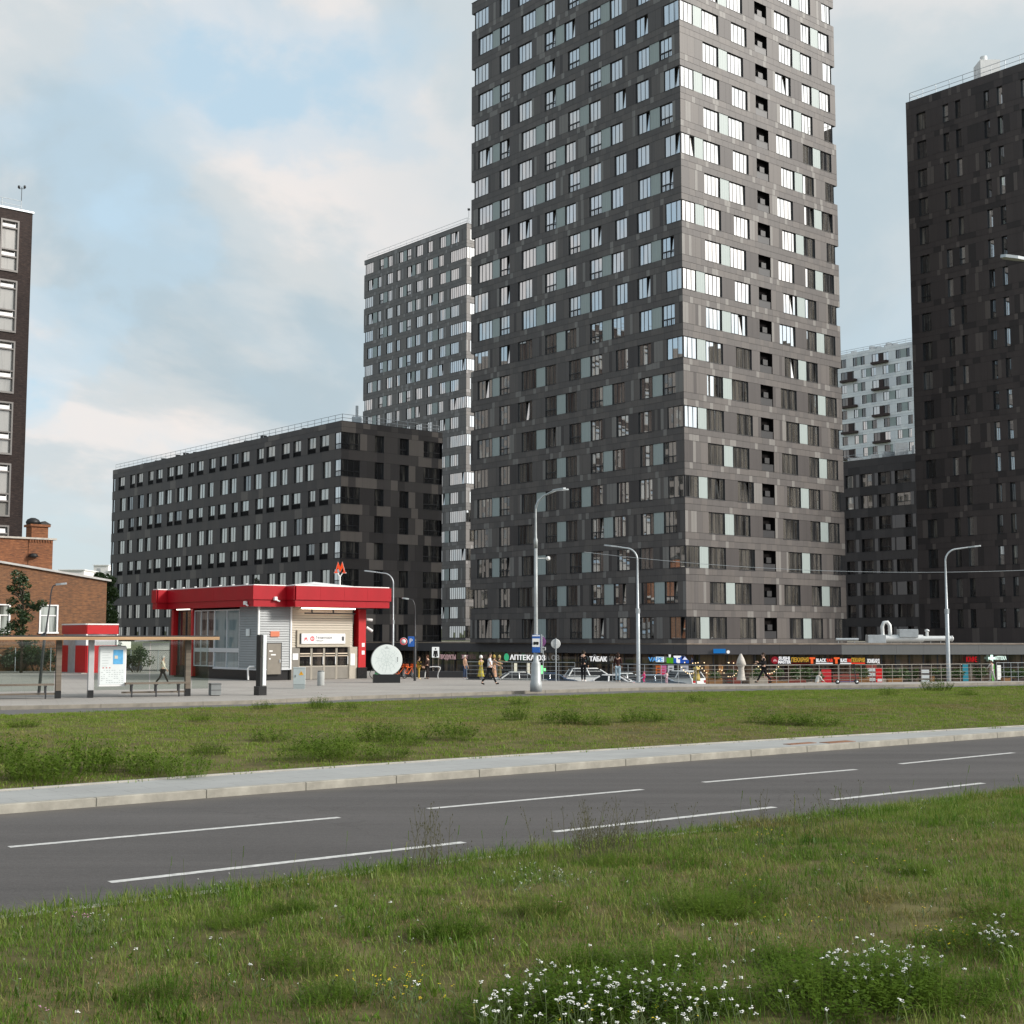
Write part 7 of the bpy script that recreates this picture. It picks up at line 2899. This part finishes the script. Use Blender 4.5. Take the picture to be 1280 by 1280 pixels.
# ------------------------------------------------------------------ grass, weeds, wild flowers
def grassmat(name, stops, dry=(0.23, 0.175, 0.075), dry_at=.66, dark=(0.030, 0.060, 0.014), pscale=.45):
    m = bpy.data.materials.new(name)
    m.use_nodes = True
    t = NT(m.node_tree)
    pos = t.n('ShaderNodeNewGeometry').outputs['Position']
    oi = t.n('ShaderNodeObjectInfo').outputs['Random']
    big = t.noise(pos, pscale, 4.0, .6)
    big2 = t.noise(t.mapping(pos, (1, 1, 1), (31, 7, 0)), pscale * .6, 4.0, .6)
    fine = t.noise(pos, 26.0, 2.0, .6)
    k = t.math('ADD', t.math('ADD', t.math('MULTIPLY', oi, .34), t.math('MULTIPLY', big, .62)), t.math('MULTIPLY', fine, .36))
    col = t.ramp(k, stops)
    dryk = t.math('ADD', big2, t.math('ADD', t.math('MULTIPLY', fine, .22), t.math('MULTIPLY', oi, .16)))
    col = t.mix(t.ramp(dryk, [(dry_at + .10, 0.0), (dry_at + .24, .85)]), col, dry)
    d = t.n('ShaderNodeBsdfDiffuse', {'Color': col})
    tr_ = t.n('ShaderNodeBsdfTranslucent', {'Color': col})
    a = t.n('ShaderNodeMixShader', {0: .35, 1: d.outputs[0], 2: tr_.outputs[0]})
    g = t.n('ShaderNodeBsdfGlossy', {'Color': (.9, .95, .85, 1), 'Roughness': .45})
    a = t.n('ShaderNodeMixShader', {0: .012, 1: a.outputs[0], 2: g.outputs[0]})
    t.n('ShaderNodeOutputMaterial', {'Surface': a.outputs[0]})
    return m


GS = [(.36, (0.032, 0.080, 0.008)), (.50, (0.066, 0.138, 0.013)), (.66, (0.110, 0.190, 0.022)), (.86, (0.205, 0.235, 0.062))]
M['grass'] = grassmat('grass', GS)
M['lawn'] = grassmat('lawn', [(.36, (0.064, 0.138, 0.010)), (.50, (0.110, 0.195, 0.016)), (.66, (0.158, 0.240, 0.026)), (.86, (0.240, 0.268, 0.075))], dry_at=.64, pscale=.16)
M['straw'] = grassmat('straw', [(.3, (0.15, 0.105, 0.045)), (.6, (0.235, 0.175, 0.08)), (.9, (0.33, 0.265, 0.13))], dry_at=5)
M['weed'] = grassmat('weed', [(.3, (0.030, 0.072, 0.006)), (.6, (0.056, 0.110, 0.010)), (.9, (0.100, 0.155, 0.020))], dry_at=5)


def blade(b, r, x, y, h, w_, lean):
    a = r.uniform(0, 2 * PI)
    d = Vector((math.cos(a), math.sin(a), 0))
    s_ = Vector((-d.y, d.x, 0)) * w_
    p0 = Vector((x, y, -.03))
    p1 = p0 + d * lean * .30 * h + Vector((0, 0, h * .55))
    p2 = p0 + d * lean * 1.0 * h + Vector((0, 0, h * (1.0 - lean * .25)))
    b.face([p0 - s_, p0 + s_, p1 + s_ * .8, p1 - s_ * .8])
    b.face([p1 - s_ * .8, p1 + s_ * .8, p2])


def tuft(name, seed, rad, n, h0, h1, w_, m, stalks=0, broad=0):
    r = random.Random(seed)
    b = MB()
    for _ in range(n):
        q, a = rad * math.sqrt(r.random()), r.uniform(0, 2 * PI)
        blade(b, r, q * math.cos(a), q * math.sin(a), r.uniform(h0, h1), w_ * r.uniform(.7, 1.3), r.uniform(.1, .9))
    for _ in range(broad):
        q, a = rad * math.sqrt(r.random()), r.uniform(0, 2 * PI)
        blade(b, r, q * math.cos(a), q * math.sin(a), r.uniform(h0, h1) * .8, w_ * 4.0, r.uniform(.5, 1.2))
    for _ in range(stalks):
        q, a = rad * math.sqrt(r.random()), r.uniform(0, 2 * PI)
        x, y, h = q * math.cos(a), q * math.sin(a), h1 * r.uniform(1.1, 1.6)
        l_ = r.uniform(-.15, .15)
        b.tube([(x, y, 0), (x + l_ * .3 * h, y, h * .6), (x + l_ * h, y, h)], .0013, 3, cap=False)
        for q in range(5):
            z = h * (.8 + .05 * q)
            xx = x + l_ * z
            b.face([(xx, y, z), (xx + .006, y + .002, z + .012), (xx, y, z + .03), (xx - .006, y - .002, z + .012)])
    return bpy.data.objects.new(name, b.mesh(name, [m]))


def scatter(name, label, emitter_faces, tufts, density, smin, smax, seed, mask_scale=.5, mask=(0.0, 0.0)):
    """one stuff object: its own small patches carry instanced tufts (geometry nodes)"""
    b = MB()
    for f in emitter_faces:
        b.face(f)
    o = b.build(name, [M['grass']])
    tag(o, label, None, None, 'stuff')
    col = bpy.data.collections.new(name + '_tufts')
    for t_ in tufts:
        col.objects.link(t_)
    ng = bpy.data.node_groups.new(name, 'GeometryNodeTree')
    ng.interface.new_socket('Geometry', in_out='INPUT', socket_type='NodeSocketGeometry')
    ng.interface.new_socket('Geometry', in_out='OUTPUT', socket_type='NodeSocketGeometry')
    N = ng.nodes
    gi, go = N.new('NodeGroupInput'), N.new('NodeGroupOutput')
    dp = N.new('GeometryNodeDistributePointsOnFaces')
    dp.distribute_method = 'RANDOM'
    dp.inputs['Seed'].default_value = seed
    ci = N.new('GeometryNodeCollectionInfo')
    ci.inputs['Collection'].default_value = col
    ci.inputs['Separate Children'].default_value = True
    ci.inputs['Reset Children'].default_value = True
    ip = N.new('GeometryNodeInstanceOnPoints')
    ip.inputs['Pick Instance'].default_value = True
    rv = N.new('FunctionNodeRandomValue')
    rv.data_type = 'FLOAT_VECTOR'
    rv.inputs[0].default_value = (-.12, -.12, 0)
    rv.inputs[1].default_value = (.12, .12, 6.283)
    rs_ = N.new('FunctionNodeRandomValue')
    rs_.data_type = 'FLOAT'
    rs_.inputs[2].default_value = smin
    rs_.inputs[3].default_value = smax
    nz = N.new('ShaderNodeTexNoise')
    nz.inputs['Scale'].default_value = mask_scale
    nz.inputs['Detail'].default_value = 3
    ps = N.new('GeometryNodeInputPosition')
    mr = N.new('ShaderNodeMapRange')
    mr.inputs['From Min'].default_value = .35
    mr.inputs['From Max'].default_value = .62
    mr.inputs['To Min'].default_value = mask[0]
    mr.inputs['To Max'].default_value = mask[1]
    ad = N.new('ShaderNodeMath')
    ad.operation = 'ADD'
    mu = N.new('ShaderNodeMath')
    mu.operation = 'MULTIPLY'
    K = ng.links.new
    K(gi.outputs[0], dp.inputs['Mesh'])
    K(ps.outputs[0], nz.inputs['Vector'])
    K(nz.outputs[0], mr.inputs['Value'])
    dm = N.new('ShaderNodeMath')
    dm.operation = 'MULTIPLY'
    dm.inputs[0].default_value = density
    one = N.new('ShaderNodeMath')
    one.operation = 'ADD'
    one.inputs[0].default_value = 1.0
    K(mr.outputs[0], one.inputs[1])
    K(one.outputs[0], dm.inputs[1])
    K(dm.outputs[0], dp.inputs['Density'])
    K(dp.outputs['Points'], ip.inputs['Points'])
    K(ci.outputs[0], ip.inputs['Instance'])
    K(rv.outputs[0], ip.inputs['Rotation'])
    K(rs_.outputs[1], mu.inputs[0])
    K(one.outputs[0], mu.inputs[1])
    K(rs_.outputs[1], ip.inputs['Scale'])
    K(ip.outputs[0], go.inputs[0])
    md = o.modifiers.new('scatter', 'NODES')
    md.node_group = ng
    return o


def inview(x, y, slack=1.0):
    return y > 7.5 and abs(x) < .395 * y + slack


def near_patches(tmin, tmax, step=.5, keep=None):
    out = []
    t0 = tmin
    while t0 < tmax - 1e-6:
        t1 = min(tmax, t0 + step)
        s0 = -40.0
        while s0 < 60:
            p = ST(s0 + step / 2, (t0 + t1) / 2)
            if inview(p.x, p.y) and (keep is None or keep(p.x, p.y)):
                out.append([(*ST(a, c)[:2], near_z(a, c) - .01) for a, c in ((s0, t0), (s0 + step, t0), (s0 + step, t1), (s0, t1))])
            s0 += step
        t0 += step
    return out


def med_patches(step=1.0, keep=None):
    out = []
    x = -32.0
    while x < 40:
        pr = min(fe, key=lambda q: abs(q[0].x - x - step / 2))[0]
        y0, y1 = pr.y + (x + step / 2 - pr.x) * .77, at_x(GE, x + step / 2)
        y = y0
        while y < y1:
            yy = min(y + step, y1)
            xs0, xs1 = x, x + step
            if inview(x + step / 2, (y + yy) / 2, 2) and (keep is None or keep(x + step / 2, (y + yy) / 2)):
                # the sidewalk edge runs at a slant
                sl_ = .77 * step / 2 * max(0, 1 - (y - y0) / 4.0)
                u = lambda q: (q - y0) / max(.1, y1 - y0)
                out.append([(xs0, y - sl_, med_z(Vector((xs0, y)), u(y)) - .01), (xs1, y + sl_, med_z(Vector((xs1, y)), u(y)) - .01),
                            (xs1, yy + sl_ * .9, med_z(Vector((xs1, yy)), u(yy)) - .01), (xs0, yy - sl_ * .9, med_z(Vector((xs0, yy)), u(yy)) - .01)])
            y = yy
        x += step
    return out


near_t = [tuft('grass_tuft', 100 + i, .22, 46, .05, .15, .0032, M['grass']) for i in range(4)]
scatter('near_grass', 'uneven unmown grass on the near verge', near_patches(-6.0, TN + .02), near_t, 24, .75, 1.25, 3, .5, (-.25, .25))
straw_t = [tuft('straw_tuft', 120 + i, .20, 34, .03, .10, .0028, M['straw'], 0) for i in range(3)]
scatter('dry_grass', 'dry straw-coloured grass between the green tufts of the near verge', near_patches(-6.0, TN - .2), straw_t, 3.2, .8, 1.3, 5, .35, (-.95, 1.2))
broad_t = [tuft('broad_tuft', 180 + i, .10, 3, .05, .10, .004, M['grass'], 0, 9) for i in range(3)]
scatter('broad_leaf_weeds', 'broad-leaved weeds low in the near verge', near_patches(-6.0, TN - .2), broad_t, 2.6, .7, 1.4, 18, .7, (-.8, .8))
tall_t = [tuft('tall_tuft', 140 + i, .16, 30, .14, .30, .0034, M['grass'], 1, 3) for i in range(3)]
scatter('tall_grass', 'taller grass tufts with seed heads along the near verge', near_patches(-6.0, TN + .1), tall_t, 1.5, .6, 1.15, 8, .6, (-.8, .9))
edge_t = [tuft('edge_tuft', 150 + i, .20, 34, .10, .24, .0034, M['grass'], 0, 2) for i in range(3)]
scatter('edge_grass', 'grass hanging over the near kerb of the road', near_patches(TN - .42, TN + .05, .235), edge_t, 30, .6, 1.15, 9)
med_t = [tuft('lawn_tuft', 160 + i, .34, 60, .04, .10, .006, M['lawn']) for i in range(4)]
scatter('median_grass', 'short mown grass on the median between the roads', med_patches(), med_t, 9.0, .8, 1.3, 4, .25, (-.2, .2))
med_s = [tuft('lawn_straw', 170 + i, .3, 30, .03, .08, .005, M['straw']) for i in range(2)]
scatter('median_dry_grass', 'drier yellow grass on the median', med_patches(), med_s, 2.0, .8, 1.3, 6, .2, (-.9, 1.0))


def weed_mesh(seed, rad, h, n, m=None, leaf=.03):
    r = random.Random(seed)
    b = MB()
    for _ in range(n):
        q, a = rad * math.sqrt(r.random()), r.uniform(0, 2 * PI)
        x, y = q * math.cos(a), q * math.sin(a)
        hh = h * r.uniform(.5, 1.0) * (1 - .5 * (q / rad) ** 2)
        lx, ly = x * .5 + r.uniform(-.05, .05), y * .5 + r.uniform(-.05, .05)
        p0, p1 = Vector((x, y, -.02)), Vector((x + lx * .8, y + ly * .8, hh))
        d = Vector((.003, .003, 0))
        b.face([p0 - d, p0 + d, p1])
        for k in range(7):
            u = .25 + .75 * (k + r.random()) / 7
            p = p0.lerp(p1, u)
            aa = r.uniform(0, 2 * PI)
            e = Vector((math.cos(aa), math.sin(aa), r.uniform(-.1, .6))).normalized()
            s_ = e.cross(Vector((0, 0, 1))).normalized()
            L = leaf * r.uniform(.7, 1.5)
            b.face([p, p + e * L * .5 + s_ * L * .22, p + e * L, p + e * L * .5 - s_ * L * .22])
    return b.mesh('weed', [m or M['weed']])


weeds = [weed_mesh(i, .55, .5, 120, leaf=.07) for i in range(3)]
MW = [((20, 968), 1.4), ((60, 972), 1.5), ((105, 962), 1.5), ((150, 958), 1.3), ((190, 962), 1.2), ((235, 966), 1.0), ((2, 950), 1.3), ((262, 940), .9), ((338, 925), .9), ((402, 935), 1.1), ((380, 947), 1.0), ((437, 946), 1.0), ((420, 942), 1.1),
      ((478, 924), 1.3), ((505, 930), .9), ((562, 922), 1.2), ((578, 916), .8), ((484, 944), .8), ((645, 898), 1.0), ((700, 903), 1.2), ((725, 903), 1.3), ((745, 905), .9), ((800, 902), 1.0), ((830, 900), .8), ((330, 885), .8), ((400, 884), 1.0), ((435, 886), .8),
      ((650, 880), .9), ((960, 903), 1.2), ((990, 905), 1.3), ((1020, 906), 1.1), ((870, 878), 1.0), ((1170, 862), 1.4), ((1110, 869), 1.0), ((1210, 868), .9), ((250, 900), .6), ((30, 908), .7)]
rr = random.Random(40)


def weed_group(name, label, spots, meshes, hz, zf, zs):
    b = MB()
    for i, ((x, y), sc) in enumerate(spots):
        p = G(x, y, hz)
        T = Matrix.Translation((p.x, p.y, zf(p))) @ Matrix.Rotation(rr.uniform(0, 6.28), 4, 'Z') @ Matrix.Diagonal((sc * rr.uniform(.6, 1.1), sc * rr.uniform(.6, 1.1), sc * rr.uniform(*zs), 1))
        me = meshes[i % len(meshes)]
        b.raw([tuple(v.co) for v in me.vertices], [tuple(f.vertices) for f in me.polygons], 0, False, T)
    return tag(b.build(name, [M['weed']]), label, None, None, 'stuff')


weed_group('median_weeds', 'dark green weed clumps standing out of the mown median', MW, weeds, .24, lambda p: .20, (.8, 1.25))
nweeds = [weed_mesh(20 + i, .38, .42, 230, leaf=.032) for i in range(3)]
NW = [((1080, 1250), 1.5), ((1120, 1240), 1.3), ((1030, 1262), 1.2), ((1180, 1265), 1.1), ((1250, 1180), 1.2), ((1215, 1195), 1.0), ((1270, 1150), 1.3), ((880, 1145), 1.3), ((915, 1140), 1.1), ((950, 1120), 1.0), ((700, 1255), 1.2), ((760, 1262), 1.2), ((820, 1258), 1.3),
      ((880, 1262), 1.2), ((655, 1270), 1.0), ((720, 1215), .9), ((680, 1140), .8), ((380, 1205), .8), ((420, 1240), .8), ((560, 1165), .8), ((300, 1150), .8), ((590, 1110), .8), ((1000, 1210), .9), ((620, 1180), .8), ((200, 1240), .7), ((520, 1260), .8), ((820, 1210), 1.0), ((90, 1160), .7),
      ((1240, 1240), .6), ((940, 1240), 1.1), ((360, 1130), .7), ((800, 1062), .9), ((770, 1066), .9), ((700, 1070), .9), ((860, 1072), .8), ((1190, 1050), .8), ((1140, 1085), .8)]
NW = [q for i, q in enumerate(NW) if i < 20 or i % 2 == 0]
weed_group('near_weeds', 'bushy green weeds among the long grass of the near verge', NW, nweeds, .30, lambda p: near_z(p.x * DV.x + p.y * DV.y, min(p.x * NV.x + p.y * NV.y, TN - .3)), (.45, .85))
# bare dry patches of the near verge
DRY = [(1240, 1262, 1.0), (1265, 1232, .8), (1190, 1215, .5), (690, 1160, .8), (960, 1190, .7), (870, 1085, 1.2), (1180, 1060, 1.0), (600, 1205, .7), (110, 1255, .8), (250, 1245, .8), (430, 1265, .6), (760, 1180, .7), (560, 1150, .8), (1010, 1150, .6), (380, 1180, .7)]
DP = [(G(x, y, .2), q) for x, y, q in DRY]
scatter('dry_patches', 'dry brown patches in the near verge', near_patches(-6.0, TN - .3, .3, lambda x, y: any((x - p.x) ** 2 + ((y - p.y) * .8) ** 2 < q * q * .8 for p, q in DP)), straw_t, 30, .8, 1.4, 15, .9, (-.5, .4))

M['stem'] = mat('stem', (0.075, 0.105, 0.035), .8)
M['yarrow'] = mat('white_petals', (0.78, 0.78, 0.74), .8, .1, var=.06, vscale=60)
M['yellow'] = mat('yellow_petals', (0.62, 0.46, 0.03), .7, .1)
M['clover'] = mat('pink_petals', (0.42, 0.22, 0.30), .8, .1)


def flowers(name, label, spots, m, zh, size, lumps, seed):
    r = random.Random(seed)
    b = MB()
    for (x, y) in spots:
        h = zh * r.uniform(.75, 1.1)
        p = G(x, y, .25 + h)
        s_, t_ = p.x * DV.x + p.y * DV.y, p.x * NV.x + p.y * NV.y
        if t_ > TN - .1:
            continue
        z0 = near_z(s_, t_)
        top = Vector((p.x, p.y, .25 + h))
        foot = Vector((p.x + r.uniform(-.08, .08), p.y + r.uniform(-.06, .06), z0 - .02))
        b.tube([foot, foot.lerp(top, .6) + Vector((r.uniform(-.02, .02), 0, 0)), top], [.0035, .003, .002], 4, cap=False)
        for q in range(3):
            pp = foot.lerp(top, r.uniform(.2, .8))
            a = r.uniform(0, 6.28)
            e = Vector((math.cos(a), math.sin(a), .4))
            n_ = e.cross(Vector((0, 0, 1))).normalized() * .006
            b.face([pp, pp + e * .04 + n_, pp + e * .08, pp + e * .04 - n_])
        for q in range(lumps):
            a, d = r.uniform(0, 6.28), size * math.sqrt(r.random())
            c = top + Vector((d * math.cos(a), d * math.sin(a), r.uniform(-.004, .012) - d * d * 14))
            k = size * r.uniform(.32, .52)
            n8 = 5
            ringp = [(c.x + k * math.cos(2 * PI * j / n8), c.y + k * math.sin(2 * PI * j / n8), c.z) for j in range(n8)]
            for j in range(n8):
                b.face([ringp[j], ringp[(j + 1) % n8], (c.x, c.y, c.z + k * .55)], 1)
            b.face(list(reversed(ringp)), 1)
            if lumps > 2:
                b.face([c - Vector((.001, 0, 0)), c + Vector((.001, 0, 0)), top - Vector((0, 0, size * .9))])
    o = b.build(name, [M['stem'], m])
    return tag(o, label, None, None, 'stuff')


r = random.Random(55)
sp_ = []
for _ in range(125):
    sp_.append((r.gauss(775, 82), 1238 + r.gauss(0, 22)))
for _ in range(60):
    sp_.append((r.gauss(1085, 40), 1200 + r.gauss(0, 14)))
for _ in range(14):
    sp_.append((r.uniform(1120, 1185), r.uniform(1180, 1215)))
for _ in range(24):
    sp_.append((r.gauss(1243, 16), 1166 + r.gauss(0, 8)))
for _ in range(22):
    sp_.append((r.uniform(600, 960), r.uniform(1200, 1278)))
for _ in range(22):
    sp_.append((r.uniform(20, 1270), r.uniform(1125, 1275)))
for _ in range(10):
    sp_.append((r.gauss(610, 24), r.gauss(1253, 9)))
flowers('white_wildflowers', 'white yarrow flowers standing in loose drifts in the near grass', sp_, M['yarrow'], .26, .0138, 10, 5)
sp_ = [(r.gauss(500, 42), r.gauss(1222, 12)) for _ in range(34)] + [(r.uniform(690, 900), r.uniform(1235, 1275)) for _ in range(20)] + [(r.gauss(1185, 22), r.gauss(1172, 9)) for _ in range(18)] + [(r.uniform(930, 1180), r.uniform(1050, 1170)) for _ in range(24)] + [(r.gauss(960, 12), r.gauss(1040, 2)) for _ in range(8)]
flowers('yellow_wildflowers', 'small yellow flowers scattered in the near grass', sp_, M['yellow'], .16, .014, 3, 6)
sp_ = [(r.uniform(20, 1260), r.uniform(1000, 1230)) for _ in range(150)] + [(r.gauss(115, 10), r.gauss(1143, 4)) for _ in range(7)] + [(r.gauss(690, 40), r.gauss(1092, 8)) for _ in range(40)]
flowers('white_clover', 'tiny white clover heads dotted over the near grass', sp_, M['yarrow'], .10, .010, 3, 7)
sp_ = [(r.gauss(112, 9), r.gauss(1143, 3)) for _ in range(6)] + [(50, 1259), (58, 1262), (700, 1128), (690, 1120)]
flowers('pink_clover', 'a few pink clover heads in the grass at the left', sp_, M['clover'], .14, .016, 4, 8)
# thin weed stalks in front of the road
r = random.Random(66)
b = MB()
for _ in range(120):
    x = r.choice((r.gauss(735, 26), r.gauss(735, 26), r.gauss(800, 30), r.gauss(540, 14), r.uniform(900, 1100)))
    p = G(x, 1062 - (x - 735) * .075 + r.uniform(-2, 10), .2)
    s_, t_ = p.x * DV.x + p.y * DV.y, p.x * NV.x + p.y * NV.y
    if t_ > TN - .05:
        p = ST(s_, TN - r.uniform(.1, .6))
    h = r.uniform(.25, .80)
    lx = r.uniform(-.15, .15)
    base_ = Vector((p.x, p.y, .1))
    pts = [base_, base_ + Vector((lx * .4, 0, h * .5)), base_ + Vector((lx, 0, h))]
    b.tube(pts, [.004, .003, .0015], 4, cap=False)
    for q in range(r.randrange(3, 9)):
        u = r.uniform(.35, .95)
        c = pts[0].lerp(pts[2], u)
        a = r.uniform(0, 6.28)
        e = Vector((math.cos(a) * .10, math.sin(a) * .10, r.uniform(.05, .13))) * (1.1 - u * .6)
        b.tube([c, c + e], [.002, .001], 3, cap=False)
        cc = c + e
        b.face([cc, cc + Vector((.006, 0, .01)), cc + Vector((0, 0, .028)), cc + Vector((-.006, 0, .01))])
tag(b.build('dry_weed_stalks', [mat('stalk', (0.085, 0.082, 0.040), .9)]), 'thin dry weed stalks standing up in front of the road', None, None, 'stuff')
